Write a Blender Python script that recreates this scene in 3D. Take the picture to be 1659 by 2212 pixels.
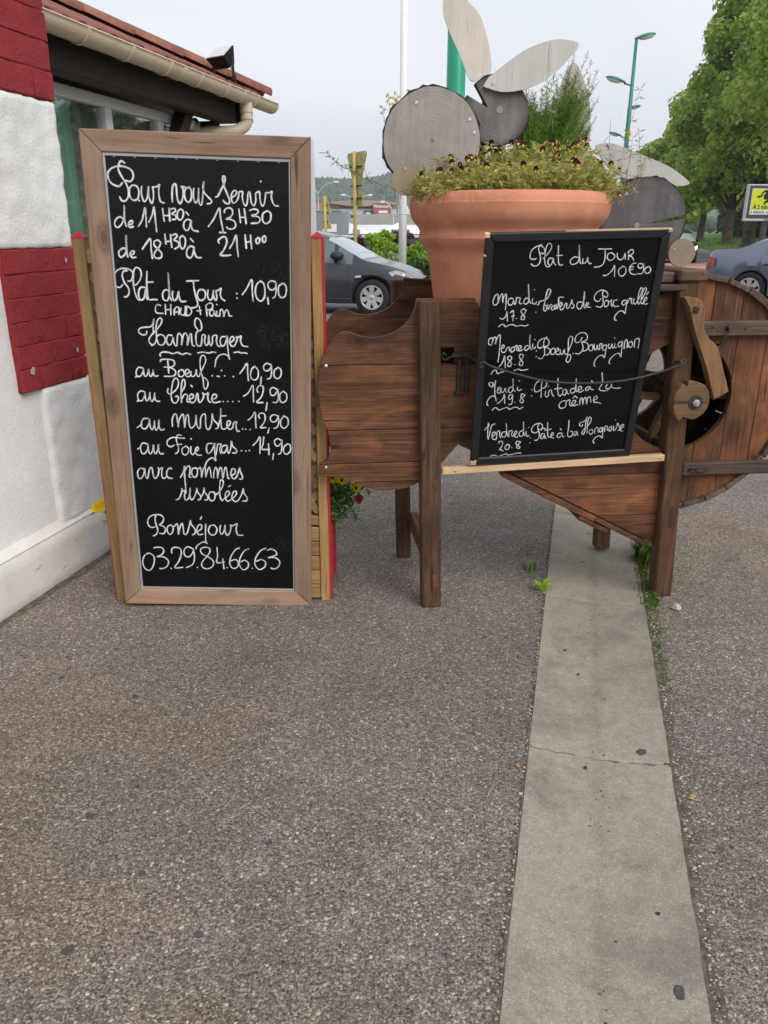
import bpy, bmesh, math, random
from mathutils import Vector, Matrix, Euler
R = math.radians
for o in list(bpy.data.objects):
    bpy.data.objects.remove(o, do_unlink=True)
SC = bpy.context.scene
COL = SC.collection

# ------------------------------------------------------------------ camera
cam = bpy.data.cameras.new('camera')
cam.sensor_fit = 'VERTICAL'
cam.sensor_height = 36.0
cam.lens = 27.45
cam.clip_start = 0.05
cam.clip_end = 6000
cam_ob = bpy.data.objects.new('camera', cam)
COL.objects.link(cam_ob)
cam_ob.location = (0, 0, 1.5)
cam_ob.rotation_euler = (R(90 - 19.8), 0, 0)
SC.camera = cam_ob
SC.render.resolution_x, SC.render.resolution_y = 768, 1024

# ------------------------------------------------------------------ overcast sky and soft sun
SUN_EL, SUN_AZ = 44.0, 142.0          # azimuth measured from +Y, clockwise
W = bpy.data.worlds.new('World')
SC.world = W
W.use_nodes = True
wn, wl = W.node_tree.nodes, W.node_tree.links
wn.clear()
wo = wn.new('ShaderNodeOutputWorld')
bg = wn.new('ShaderNodeBackground')
bg.inputs['Strength'].default_value = 0.1
sky = wn.new('ShaderNodeTexSky')
sky.sky_type = 'NISHITA'
sky.sun_disc = False
sky.sun_elevation = R(SUN_EL)
sky.sun_rotation = R(SUN_AZ)
sky.dust_density = 4.0
wtc = wn.new('ShaderNodeTexCoord')
wmap = wn.new('ShaderNodeMapping')
wmap.inputs['Scale'].default_value = (1.0, 1.0, 2.6)
wl.new(wtc.outputs['Generated'], wmap.inputs['Vector'])
cn = wn.new('ShaderNodeTexNoise')
cn.inputs['Scale'].default_value = 1.7
cn.inputs['Detail'].default_value = 5
cn.inputs['Roughness'].default_value = 0.5
cn.inputs['Distortion'].default_value = 0.35
wl.new(wmap.outputs['Vector'], cn.inputs['Vector'])
cr = wn.new('ShaderNodeValToRGB')
cr.color_ramp.elements[0].position = 0.3
cr.color_ramp.elements[0].color = (0.645, 0.685, 0.765, 1)
cr.color_ramp.elements[1].position = 0.72
cr.color_ramp.elements[1].color = (0.85, 0.875, 0.92, 1)
wl.new(cn.outputs['Fac'], cr.inputs['Fac'])
sc10 = wn.new('ShaderNodeVectorMath')
sc10.operation = 'SCALE'
sc10.inputs['Scale'].default_value = 7.3
wl.new(cr.outputs['Color'], sc10.inputs[0])
wmix = wn.new('ShaderNodeMixRGB')      # the cloud deck hides nearly all of the blue
wmix.inputs['Fac'].default_value = 0.93
wl.new(sky.outputs['Color'], wmix.inputs['Color1'])
wl.new(sc10.outputs['Vector'], wmix.inputs['Color2'])
wl.new(wmix.outputs['Color'], bg.inputs['Color'])
wl.new(bg.outputs['Background'], wo.inputs['Surface'])

sun = bpy.data.lights.new('sun', 'SUN')
sun.energy = 1.5
sun.angle = R(40)
sun.color = (1.0, 0.965, 0.91)
sun_ob = bpy.data.objects.new('sun', sun)
COL.objects.link(sun_ob)
sun_ob.location = (0, 0, 30)
_d = Vector((math.sin(R(SUN_AZ)) * math.cos(R(SUN_EL)), math.cos(R(SUN_AZ)) * math.cos(R(SUN_EL)), math.sin(R(SUN_EL))))
sun_ob.rotation_euler = _d.to_track_quat('Z', 'Y').to_euler()

SC.view_settings.view_transform = 'Standard'
SC.view_settings.look = 'None'
SC.view_settings.gamma = 1.0
SC.view_settings.exposure = 0.7
SC.cycles.max_bounces = 6
SC.cycles.transparent_max_bounces = 8
SC.cycles.volume_bounces = 0

# handwriting of the two boards: pen strokes in millimetres on each board (x from its middle, z from its foot)
INK_BIG = [
  "-249,1710 -259,1716 -267,1710 -272,1695 -270,1682 -262,1666 -251,1648 -244,1629 -243,1615 -247,1599 -257,1588 -269,1589 -275,1600;-263,1646 -272,1636 -284,1636 -300,1644 -309,1659 -309,1676 -299,1689 -283,1697 -263,1700 -243,1696 -228,1688 -222,1673 -226,1660 -235,1652 -249,1654;-213,1636 -226,1640 -238,1630 -241,1611 -236,1596 -224,1591 -212,1599 -207,1620 -211,1634 -217,1639;-209,1591;-196,1637 -199,1620 -197,1601 -191,1588 -181,1598 -175,1621 -172,1639 -174,1609 -170,1591 -164,1583 -158,1602 -157,1625 -158,1636 -148,1637 -140,1640 -134,1644 -138,1629 -138,1607 -134,1590 -122,1586;-93,1591 -93,1608 -91,1631 -86,1646 -79,1649 -76,1635 -76,1613 -73,1594 -67,1586 -60,1594 -54,1617 -54,1636 -59,1641 -47,1640;-30,1640 -43,1636 -50,1621 -48,1602 -39,1591 -28,1599 -24,1618 -26,1633 -34,1638;-16,1637 -18,1614 -16,1596 -10,1590 -2,1607 1,1638 -1,1607 1,1589 6,1583 10,1589 14,1612 18,1642 21,1659 16,1642 21,1623 33,1610 44,1598 40,1590 28,1588;59,1611 67,1615 80,1637 92,1659 94,1676 88,1679 86,1667 91,1644 100,1622 107,1603 105,1592 93,1592 85,1601;118,1613 128,1619 133,1631 125,1634 116,1625 114,1607 119,1594 129,1597 138,1612 141,1629 144,1631 154,1631 152,1613 156,1594 164,1586 170,1602 172,1625 178,1632 181,1613 184,1595 192,1587 199,1603 199,1624 202,1630 213,1632 214,1611 217,1594 223,1587 229,1596 233,1617 235,1630 246,1631 257,1636 254,1620 258,1601 266,1590 278,1589;218,1667",
  "-271,1529 -281,1535 -296,1525 -301,1510 -293,1499 -278,1509 -268,1530 -262,1574 -265,1534 -262,1507 -259,1504;-253,1510 -241,1512 -237,1522 -246,1521 -253,1510 -248,1501 -236,1504;-218,1505 -203,1528 -190,1569 -189,1537 -190,1504;-181,1520 -167,1545 -159,1572 -157,1534 -155,1489;-129,1567 -126,1525;-127,1544 -106,1545;-106,1568 -106,1526;-100,1566 -87,1569 -85,1559 -98,1551 -85,1546 -85,1534 -97,1532;-65,1568 -76,1559 -79,1540 -71,1531 -60,1541 -57,1560 -65,1568;-31,1530 -44,1534 -56,1524 -58,1506 -50,1497 -40,1503 -31,1529 -32,1515 -26,1499 -8,1495;-47,1558 -39,1549;29,1513 48,1537 65,1568 72,1574 73,1545 81,1495;68,1494 89,1494;87,1561 90,1571 102,1577 114,1573 116,1558 107,1546 93,1540 109,1539 123,1531 125,1516 112,1507 96,1509 94,1513;139,1574 143,1529;142,1547 160,1547;158,1575 163,1527;177,1571 192,1576 206,1572 202,1561 183,1554 205,1551 213,1542 205,1531 180,1528;239,1572 223,1561 222,1538 234,1529 248,1539 251,1562 239,1572",
  "-267,1426 -277,1430 -293,1420 -295,1405 -287,1399 -274,1409 -267,1429 -264,1475 -266,1441 -266,1409 -264,1400;-258,1408 -245,1410 -240,1420 -249,1420 -256,1410 -249,1399 -236,1400;-210,1429 -193,1451 -179,1465 -179,1432 -177,1398;-145,1455 -153,1461 -166,1456 -166,1442 -155,1431 -143,1417 -145,1403 -160,1399 -170,1406 -166,1420 -151,1437 -144,1451 -146,1457;-127,1481 -125,1449;-125,1457 -106,1459;-107,1481 -105,1438;-99,1480 -88,1484 -84,1476 -95,1464 -82,1457 -80,1443 -95,1433;-63,1479 -74,1471 -75,1447 -69,1435 -59,1442 -55,1467 -63,1479;-26,1441 -39,1444 -51,1432 -53,1412 -43,1404 -33,1413 -26,1440 -26,1425 -18,1407 -2,1406;-37,1470 -27,1459;64,1458 62,1467 74,1477 86,1480 92,1468 89,1452 78,1432 67,1418 84,1416 104,1418;101,1441 114,1461 126,1487 128,1453 131,1414;158,1488 161,1443;160,1464 178,1467;177,1488 180,1443;204,1481 196,1473 199,1461 207,1464 210,1476 204,1481;227,1488 219,1480 222,1466 230,1470 231,1482 227,1488",
  "-291,1303 -303,1293 -317,1300 -322,1320 -315,1344 -297,1358 -274,1360 -254,1352 -252,1334 -261,1318 -271,1317;-271,1353 -283,1351 -290,1337 -285,1313 -272,1293 -270,1277 -279,1262 -289,1261;-254,1304 -241,1306 -225,1327 -221,1351 -231,1364 -243,1361 -250,1338 -252,1302 -248,1273 -240,1253 -227,1251;-211,1296 -226,1296 -235,1282 -236,1261 -227,1251 -216,1262 -209,1291 -210,1270 -206,1254;-200,1352 -204,1311 -204,1275 -200,1254 -185,1254 -170,1254;-201,1315 -181,1316;-126,1287 -138,1290 -149,1276 -147,1256 -134,1252 -126,1269 -124,1293 -124,1350 -125,1285 -124,1265 -117,1252;-112,1286 -114,1269 -109,1253 -98,1261 -90,1286 -90,1270 -84,1251 -66,1251;-59,1323 -16,1326;-35,1325 -33,1292 -26,1259 -23,1243 -30,1232 -48,1227;-2,1295 -16,1292 -23,1276 -18,1259 -6,1257 5,1268 6,1287 -2,1295;17,1293 14,1273 20,1259 31,1265 37,1294 36,1273 43,1258 48,1270 46,1291 55,1294 65,1301 61,1282 65,1266 77,1257;120,1285 122,1283;121,1269 123,1268;141,1281 157,1302 177,1335 178,1298 180,1259;210,1332 195,1319 189,1295 194,1270 209,1260 222,1275 224,1304 219,1324 208,1331;234,1273 236,1250;263,1330 248,1333 236,1323 239,1306 252,1301 263,1311 264,1330 265,1305 262,1280 253,1272;290,1326 275,1314 274,1289 283,1275 298,1281 303,1306 297,1322 286,1325",
  "-159,1233 -171,1236 -179,1224 -176,1207 -152,1205;-142,1237 -143,1202;-141,1219 -124,1220;-122,1238 -124,1200;-112,1201 -110,1219 -102,1229 -93,1226 -95,1203;-110,1211 -95,1212;-85,1226 -89,1210 -83,1201 -73,1206 -68,1231;-65,1233 -68,1200;-70,1233 -56,1231 -47,1217 -55,1202 -72,1200;-27,1218 -12,1220;-18,1235 -15,1205;6,1237 9,1200;6,1239 22,1248 32,1240 25,1225 10,1223;31,1224 19,1217 21,1202 32,1205 36,1220 37,1207 43,1201;45,1218 43,1205 51,1201 56,1210;47,1243;56,1201 58,1220 63,1226 69,1218 70,1200 75,1216 82,1225 88,1217 90,1204 100,1203",
  "-217,1138 -220,1128 -235,1125 -247,1135 -242,1148 -222,1153 -201,1156 -191,1171 -187,1185 -192,1162 -193,1129;-199,1088 -210,1096 -210,1111 -198,1128 -180,1146 -164,1165 -158,1182 -166,1188 -176,1176 -182,1150 -183,1112 -193,1092 -204,1086;-182,1120 -168,1128 -154,1121 -151,1104 -163,1089 -177,1093 -182,1112;-125,1125 -139,1126 -146,1108 -141,1091 -130,1094 -121,1118 -121,1105 -116,1090 -109,1090 -104,1127 -95,1133 -89,1119 -92,1091 -83,1127 -74,1135 -67,1121 -70,1091 -59,1128 -53,1132 -53,1111 -51,1092 -44,1089;-23,1145 -32,1154 -38,1167 -36,1184 -29,1192 -18,1184 -13,1163 -17,1148 -28,1145 -35,1133 -37,1112 -33,1092 -20,1091 -15,1112 -13,1129 -2,1129 -5,1108 -1,1093 8,1100 12,1130 13,1104 18,1092 24,1105 26,1126 41,1130 39,1109 44,1092 52,1090;72,1127 59,1125 53,1110 57,1093 68,1095 76,1115 80,1130 80,1093 82,1067 86,1041 80,1056 65,1061 47,1056 35,1040 32,1029 29,1013;90,1104 104,1116 102,1127 93,1124 88,1106 96,1092 107,1096 116,1116 115,1127 123,1126 132,1131 129,1112 137,1095 155,1092;-173,1047 -174,1056 -162,1063 -141,1062 -126,1058 -108,1063 -92,1056 -76,1061 -60,1057;-33,1063 -13,1067 8,1064 22,1068 35,1067;102,1068 119,1071 132,1067 141,1069 152,1066",
  "-273,965 -264,970;-242,1000 -257,1003 -268,989 -267,970 -253,970 -243,988 -241,997 -240,975 -234,969 -224,982 -221,997 -220,977 -214,969 -205,985 -204,996 -203,978 -197,970 -187,973;-147,1030 -146,984;-175,1027 -171,1034 -153,1036 -127,1033 -122,1020 -133,1008 -162,1006;-142,1006 -125,998 -120,985 -131,973 -164,971;-96,998 -108,992 -109,976 -99,971 -89,981 -90,994 -97,999;-83,981 -69,988 -71,999 -81,997 -84,979 -75,972 -63,977;-62,993 -63,979 -56,973 -46,982 -42,1000 -41,980 -33,974 -25,992 -13,1014 -4,1036 -9,1053 -20,1051 -26,1031 -25,996 -18,965 -17,938 -11,925 -2,939 -1,957 -11,969 -22,972;17,978;36,977 44,976;64,979;53,999;97,977;122,989 137,1009 151,1029 152,996 154,963;180,1019 167,1006 163,979 175,966 189,975 192,1002 179,1019;203,978 200,951;240,1026 225,1031 213,1020 216,1005 229,1003 240,1016 242,1028 242,994 237,976 226,971;268,1017 253,1004 253,981 266,974 278,986 278,1009 266,1017",
  "-274,871 -268,877;-242,909 -258,912 -270,898 -268,876 -254,876 -244,894 -242,910 -242,888 -237,874 -227,888 -223,908 -224,886 -218,872 -208,886 -205,907 -205,884 -199,874 -188,874;-153,924 -156,912 -149,903 -131,913 -116,931 -112,954 -119,965 -130,958 -138,931 -143,895 -138,872 -125,870 -116,886 -119,896 -127,893;-104,911 -90,932 -87,954 -93,961 -100,945 -105,905 -105,871;-102,887 -92,903 -81,901 -84,878 -76,873;-73,885 -59,892 -61,904 -70,901 -75,885 -67,872 -53,879 -45,906 -41,906 -40,884 -34,873 -22,889 -19,905 -23,911;-19,905 -8,907 -1,912 -4,894 0,878 7,875;-65,939 -60,933;11,887 27,892 30,904 19,906 11,890 19,874 44,879;55,879;72,880;91,880;115,881;133,902 152,916 170,946 171,912 171,880;189,919 185,930 194,944 208,942 209,924 200,899 183,880 208,879;223,879 218,847;263,931 247,939 236,929 238,911 251,909 263,926 265,932 267,901 260,882 246,881;287,926 274,915 273,890 284,881 298,893 298,915 285,925",
  "-283,767 -271,775 -263,783;-238,805 -256,803 -265,786 -263,766 -250,764 -237,782 -232,803 -233,778 -226,760 -218,774 -214,796 -215,774 -210,758 -200,774 -196,800 -197,774 -192,760 -178,763;-146,775 -145,803 -136,824 -128,822 -125,799 -123,774 -119,799 -109,820 -101,823 -100,795 -99,772 -95,798 -89,819 -82,821 -81,786 -73,770 -58,787 -52,822 -52,787 -44,769 -38,778 -35,811 -25,827 -16,823 -17,788 -12,767 -2,772 7,798 10,830 14,807 29,789 31,775 21,770;31,780 41,813 44,852 42,808 44,776 53,769 67,778 78,793 77,804 67,799 66,781 75,769 87,777 92,795 103,800 100,782 104,763 113,763;44,822 63,823;125,772;138,771;155,770;148,808 162,820 176,841 177,807 178,777;193,816 189,828 198,837 212,833 214,812 206,794 195,779 217,780;229,778 223,757;263,827 248,832 235,822 237,806 252,804 263,818 265,830 267,804 260,783 247,777;288,828 274,809 276,786 289,779 303,796 301,819 286,828",
  "-288,680 -280,685;-250,702 -266,705 -276,688 -273,664 -261,663 -249,681 -246,703 -246,674 -240,661 -230,675 -225,698 -225,675 -219,662 -209,680 -205,701 -206,675 -200,663 -188,664;-102,729 -120,729 -147,731 -166,721 -172,707 -167,696 -156,693 -144,700;-115,740 -126,742 -134,729 -133,710 -128,687 -133,670 -142,665;-133,702 -115,704;-97,697 -113,687 -115,670 -104,660 -91,671 -89,688 -99,697;-79,695 -81,673 -74,662 -62,676 -51,684 -52,694 -60,688 -63,672 -54,661 -40,661;-77,727;3,710 -13,708 -19,689 -15,670 -4,673 9,695 14,711 13,676 15,640 9,648 -2,650 -19,636 -29,614;17,662 25,705 30,707 39,707 33,686 37,669;59,704 45,700 40,681 49,672 59,686 63,703 63,682 69,672 77,696 80,721 84,701 99,685 96,674 83,673;118,683;135,682;149,684;164,706 180,723 192,742 192,704 190,673;207,742 204,714 199,692 229,691;225,714 226,669;244,674 240,649;275,729 262,736 249,727 252,710 263,706 275,720 277,732 277,696 272,677 263,672;300,716 285,701 285,680 297,673 311,688 309,711 299,716",
  "-269,599 -285,600 -296,584 -293,560 -282,560 -271,580 -267,600 -266,573 -261,558 -256,566 -249,595 -242,605 -237,600 -235,574 -229,559 -217,572 -211,596 -214,605;-210,597 -196,605 -201,587 -200,565 -192,561 -185,567;-161,602 -171,603 -181,587 -178,565 -160,561;-128,566 -115,589 -109,615 -111,574 -110,535 -110,500;-109,594 -100,611 -89,613 -89,589 -93,570 -87,567;-62,607 -78,604 -82,584 -75,568 -63,575 -59,595 -63,606;-57,601 -52,606 -47,610 -44,590 -44,568 -37,600 -29,611 -27,591 -27,569 -18,601 -11,611 -7,591 -6,569;3,567 8,601 15,611 20,592 19,565 27,602 35,611 38,592 40,565 48,602 54,613 58,593 60,568 67,566;72,578 89,588 89,605 78,605 73,583 81,566 93,571 103,594 109,612 110,599 118,577 116,565 105,565",
  "-151,471 -141,474 -132,490 -124,513 -127,519 -122,509 -112,511;-112,511 -117,483 -112,469 -98,483 -92,523 -95,496 -92,473 -82,477 -70,501 -65,521 -64,506 -52,487 -55,474 -64,472;-55,477 -41,502 -36,524 -35,507 -24,487 -26,473 -36,472;2,507 -14,505 -20,487 -13,470 1,473 6,493 2,507;6,493 23,508 38,533 41,553 32,559 27,538 25,498 31,471 43,480 62,497 61,512 50,506 46,486 54,469 68,475 90,497 91,511 80,509 73,487 82,469 97,473 113,500 120,524 122,505 134,486 131,472 115,470;61,531 70,536",
  "-244,350 -259,347 -270,356 -272,374 -262,394 -241,403 -217,402 -207,388 -213,370 -225,359 -209,352 -203,337 -211,321 -228,321;-238,400 -242,382 -238,356 -234,336 -242,316 -254,310;-178,360 -193,352 -196,332 -186,317 -174,330 -172,350 -180,360;-170,352 -163,357 -154,366 -151,343 -151,318 -144,348 -134,368 -130,343 -128,320 -117,323 -106,354 -99,382 -97,365 -83,344 -84,324 -95,318;-77,330 -57,345 -56,363 -68,360 -76,337 -68,319 -53,322;-58,388 -53,399;-38,366 -41,325 -41,291 -36,280 -48,287 -65,280 -80,266 -84,255;-4,363 -21,358 -28,335 -18,319 -1,323 7,346 -3,363;22,362 18,339 24,323 35,336 41,365 40,337 46,319 57,328 64,352 62,364 73,362 90,371 85,348 91,322 112,320",
  "-277,231 -297,220 -307,188 -298,159 -278,154 -261,184 -259,216 -275,231 -286,230;-256,255 -242,259 -221,256 -217,240 -228,224 -247,216 -219,215 -201,198 -205,177 -222,163 -239,162;-191,163;-184,234 -184,248 -178,257 -163,260 -147,252 -146,228 -158,196 -176,167 -143,169;-96,255 -118,263 -133,247 -130,223 -114,218 -98,237 -95,256 -92,214 -101,184 -128,168;-82,170;-28,260 -47,263 -64,254 -60,233 -37,220 -16,202 -18,178 -40,164 -61,172 -62,193 -44,217 -27,241 -28,258;3,263 4,226 0,194 31,197;25,211 28,165;41,171;96,262 79,254 59,222 53,190 64,169 83,174 89,196 77,209 58,203;132,258 115,249 97,217 93,185 107,163 127,173 130,194 116,207 99,199;146,170;203,263 182,251 162,219 158,187 175,165 197,177 202,198 185,211 164,203;210,254 227,260 246,249 246,233 212,220 241,221 260,205 257,183 240,169 223,173",
]
INK_SMALL = [
  "-144,791 -154,789 -165,793 -167,808 -159,824 -141,834 -123,829 -116,816 -121,807 -131,811;-128,838 -137,834 -138,820 -130,798 -129,781 -136,769 -150,766 -161,774;-121,790 -105,805 -94,824 -95,837 -105,841 -112,828 -114,801 -112,779 -104,763 -91,763;-86,791 -98,790 -100,775 -91,766 -84,777 -82,789 -78,775 -71,767;-69,833 -65,796 -61,774 -54,766 -46,768;-71,799 -50,800;12,790 -6,793 -19,782 -15,769 -1,769 11,783 6,834 13,790 18,772 25,770;26,786 26,775 33,770 41,779 43,790 45,777 53,768 59,770;77,818 126,817;102,818 105,799 106,779 101,764 88,757 71,756;130,804 117,801 114,788 124,778 138,782 141,794 130,803;149,802 151,789 162,779 174,784 178,801 182,780;191,808 194,778;187,804 200,813 208,806 203,795 192,792 205,788 214,776",
  "109,726 121,726 133,735 143,750 146,759 152,721;176,756 164,743 169,726 182,722 192,735 187,752 174,756;224,766 211,763 204,746 213,729 232,726;202,752 217,754;203,743 217,744;251,761 237,764 234,754 244,747 253,756 252,764 257,743 253,729 237,728;272,752 262,744 265,731 278,729 284,740 276,752 266,751",
  "-267,645 -273,636 -282,634 -287,647 -281,666 -272,672 -269,658 -269,639 -265,656 -260,668 -254,671 -251,640 -249,661 -241,671 -239,640 -239,615;-215,654 -227,655 -232,643 -226,632 -215,635 -212,650 -210,639 -204,634 -202,652 -203,657 -189,655 -190,642 -187,635 -180,636;-158,654 -169,653 -174,641 -167,633 -157,641 -158,664 -163,704 -157,660 -152,641 -147,635;-142,652 -142,638 -133,632 -126,640;-139,683;-122,629;-125,602;-117,631 -116,640 -105,643 -89,650 -80,669 -80,681 -89,683 -93,666 -95,643 -98,619 -94,606 -87,611 -89,625 -99,627;-84,629 -80,611 -75,626 -69,628;-60,624 -70,618 -65,608 -58,614 -58,626 -53,610;-53,628 -47,612 -44,633 -45,652 -28,653;-37,618 -30,627 -35,635 -39,627 -34,609 -24,612 -19,628 -13,630 -12,616 -5,613 3,632 4,643 7,631 14,623 14,614 6,613;44,633 29,633 26,619 35,608 44,614 50,646 48,671 49,638 54,614 59,612;60,620 69,625 66,631 61,628 62,616 78,613;113,643 106,634 94,636 87,650 94,665 109,674 127,670 137,658 133,647 122,653;121,672 116,663 121,643 124,623 116,612 99,616;135,637 128,627 134,613 144,619 143,633 135,636;143,630 150,632 155,638 155,622 161,613;175,637 164,634 163,620 171,613 185,614;212,634 199,633 196,623 204,617 212,628 213,636 214,616 214,593 214,585 203,595 189,593 177,578 178,564 186,561;216,622 221,636 222,640 230,639 230,628 236,620;239,639 240,625 248,619 255,631 261,650 266,671 259,677 254,658 255,631 262,619 273,646 281,669 275,677 268,662 267,632 273,619 280,626 289,637 285,643 279,636 279,622 286,617 296,619;283,651 290,661",
  "-257,585 -246,582 -235,593 -233,609 -228,573;-220,604 -216,608 -209,609 -208,574;-214,590 -204,593;-196,582;-162,611 -174,616 -181,607 -174,597 -165,586 -168,577 -177,579 -177,589 -168,598 -162,610;-259,554 -249,562 -239,560 -234,553 -220,559 -205,560 -194,554 -176,556 -159,553 -149,558",
  "-280,487 -290,489 -292,506 -284,514 -278,509 -279,491 -275,511 -270,517 -265,511 -266,490 -261,513 -254,524 -250,518 -249,486 -249,449 -251,421;-243,470 -232,477 -235,485 -242,479 -241,463 -232,456 -224,463 -221,474 -212,476 -213,468 -207,461;-194,476 -204,472 -204,457 -193,462 -191,477 -183,481 -184,469 -180,461 -168,472 -170,480 -177,477 -176,462 -167,461 -159,466;-142,479 -152,476 -152,463 -143,463 -136,477 -138,520 -136,485 -131,466 -126,464;-124,485 -124,472 -116,466 -113,474;-118,501;-108,457;-106,435;-86,473 -94,467 -104,473 -104,490 -91,502 -73,503 -63,490 -66,476 -82,470 -63,466 -55,455 -62,441 -76,441;-73,509 -81,501 -83,483 -77,462 -76,441 -85,426 -98,430;-42,465 -52,459 -51,444 -41,441 -35,450 -37,462 -44,465;-33,450 -23,456 -25,464 -33,460 -32,446 -22,439 -16,444 -16,459 -14,445 -6,440 -1,459 2,444 12,440 19,462 26,487 25,503 16,507 11,495 14,462 15,433 11,416 20,407 28,420 26,435 14,437;36,441;54,487 47,482 37,488 38,507 53,519 71,518 82,505 80,491 65,484 83,480 91,467 87,453 73,449;63,501 59,489 70,468 70,452 59,439 46,441;105,473 94,467 95,453 106,449 111,460 104,473;113,473 115,458 123,451 126,470 129,457 136,452 135,472 143,473 143,457;162,468 150,467 148,454 155,448 162,456 163,468 162,443 161,420 152,429 137,426 125,409 124,392 130,386;170,472 170,460 178,455 183,472 185,460 192,456 194,473 194,461 202,456;189,494;221,478 210,477 207,464 215,459 221,470 222,481 224,449 226,419 217,433 202,431 186,415 182,400 187,394;233,451 231,478 238,486 243,469 244,455;258,479 248,473 250,459 260,456 264,468 257,479;273,455 270,481 280,489 287,484 288,467 288,451",
  "-244,403 -233,419 -227,443 -221,397;-200,439 -211,442 -215,433 -207,424 -198,413 -203,401 -212,405 -210,416 -201,428 -200,438;-185,408;-157,444 -168,447 -171,437 -164,426 -155,415 -158,404 -167,405 -167,418 -158,432 -156,443;-273,375 -266,387 -256,389 -248,375 -234,381 -216,382;-187,385 -169,389 -156,384 -133,387",
  "-269,342 -279,339 -276,330 -265,323 -264,338 -269,342;-263,325 -256,340 -254,348 -255,322 -252,292 -245,265 -251,283 -266,286 -280,267 -280,254 -275,249;-244,308 -233,315 -236,321 -242,317 -244,302 -234,297 -229,317 -229,304 -221,299 -214,316 -212,303 -206,299;-185,320 -198,317 -201,304 -192,297 -184,310 -187,353 -183,314 -175,301;-166,318 -166,307 -158,304 -150,308;-161,343;-109,304;-108,279;-74,304 -84,296 -96,297 -100,315 -92,334 -74,341 -59,339 -53,323 -60,310 -69,309;-72,341 -73,318 -71,291 -70,271;-54,295 -54,279 -47,272 -41,279 -41,294 -33,300 -26,280 -18,273;-45,314;-11,345 -8,306 -3,283 5,273 12,280;-20,303 9,305;27,299 15,296 16,280 26,277 30,295 33,284 40,279;59,302 46,298 46,285 55,283 63,293 62,341 65,302 69,288 75,292 87,299 84,308 76,306 75,290 85,285 97,292;119,306 106,302 106,292 114,291 121,304 125,295 137,292;124,329 128,323;161,360 168,323 164,304 159,293 180,285 199,291;189,311 184,300 192,293 204,299 206,312 209,299 222,294 246,294;29,253 14,249 6,234 15,222 32,227 35,250 48,254 48,238 57,230 71,244 68,252 59,249 59,233 71,230 81,234;58,260 65,270 77,261;89,230 89,256 96,258 102,232 103,256 111,260 117,233 118,257 127,263 134,241;142,247 156,255 152,266 143,258 147,240 161,239 174,233",
  "-240,256 -229,262 -219,277 -215,290 -211,254;-184,288 -195,287 -198,276 -191,269 -184,279 -183,290 -182,262 -185,249 -195,250;-171,257;-134,285 -146,289 -150,278 -142,269 -138,257 -145,253 -152,262 -145,273 -134,283;-258,228 -250,238 -240,236 -232,228 -216,233 -200,237 -190,229 -173,236 -160,235 -150,228 -138,235",
  "-281,147 -276,156 -267,162 -269,176 -269,140 -265,106 -259,140 -255,165 -243,171;-249,115 -238,128 -241,137 -249,131 -249,111 -240,104 -232,108 -232,134 -223,140 -219,120 -215,109;-197,135 -209,133 -212,120 -203,112 -195,119 -194,144 -198,170 -193,136 -187,114;-182,112 -183,135 -171,137 -172,122 -167,114 -152,127 -155,136 -161,132 -162,117 -152,108 -146,112;-128,136 -140,131 -141,116 -132,111 -125,123 -129,173 -125,132 -118,112;-114,131 -113,116 -105,109 -101,113;-106,147;-94,102;-94,81;-67,128 -76,123 -90,128 -93,143 -84,157 -66,163 -51,155 -52,140 -63,137;-67,163 -69,146 -60,119 -60,100 -69,90 -77,92;-39,118 -51,115 -51,99 -43,97 -38,112 -34,98 -29,97;-54,132 -48,142 -37,137;-31,163 -27,126 -21,102 -11,104 -2,112 -5,120 -10,116 -11,101 2,96;-39,131 -13,136;33,115 19,115 15,102 23,96 32,107 34,114 37,101 43,98;23,136 29,129;55,169 57,138 57,106 66,97 76,103 76,118 67,121;94,119 84,117 83,104 90,102 94,117 100,101;113,148 112,140 102,144 101,155 113,159 123,165 127,179 125,147 127,121 121,104 115,111 120,124 136,142 146,163 141,177 134,173 133,147 137,108;155,125 145,120 147,107 156,103 161,115 154,125;168,106 168,128 177,131 182,114 185,109;200,129 187,127 188,113 196,113 200,130 202,104 203,84 191,94 175,88 167,73 173,62;209,112 208,134 218,133 218,120 224,116;233,133 225,124 230,113 237,117 236,130 231,133;243,134 246,114 254,119 257,136 258,146 266,131 273,117 265,113;275,121 285,130 280,139 273,130 276,113 285,109;247,159",
  "-219,86 -220,94 -209,94 -204,83 -211,66 -218,55 -213,59 -200,52;-186,79 -194,69 -190,58 -180,59 -176,74 -187,80;-166,64;-133,88 -146,91 -151,81 -143,72 -133,65 -137,59 -147,64 -143,74 -132,87;-251,31 -239,36 -227,33 -218,29 -204,34 -188,38 -178,33 -155,36 -139,39 -126,38",
]

# ------------------------------------------------------------------ helpers
def tag(o, label=None, cat=None, group=None, kind=None):
    if label: o['label'] = label
    if cat: o['category'] = cat
    if group: o['group'] = group
    if kind: o['kind'] = kind
    return o

def thing(name, label, cat, loc=(0, 0, 0), rotz=0.0, group=None):
    o = bpy.data.objects.new(name, None)
    COL.objects.link(o)
    o.empty_display_size = 0.1
    o.location = loc
    o.rotation_euler = (0, 0, rotz)
    return tag(o, label, cat, group)

def link_mesh(name, me, m=None, parent=None):
    o = bpy.data.objects.new(name, me)
    COL.objects.link(o)
    if m is not None and not me.materials:
        me.materials.append(m)
    if parent is not None:
        o.parent = parent
    return o

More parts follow.
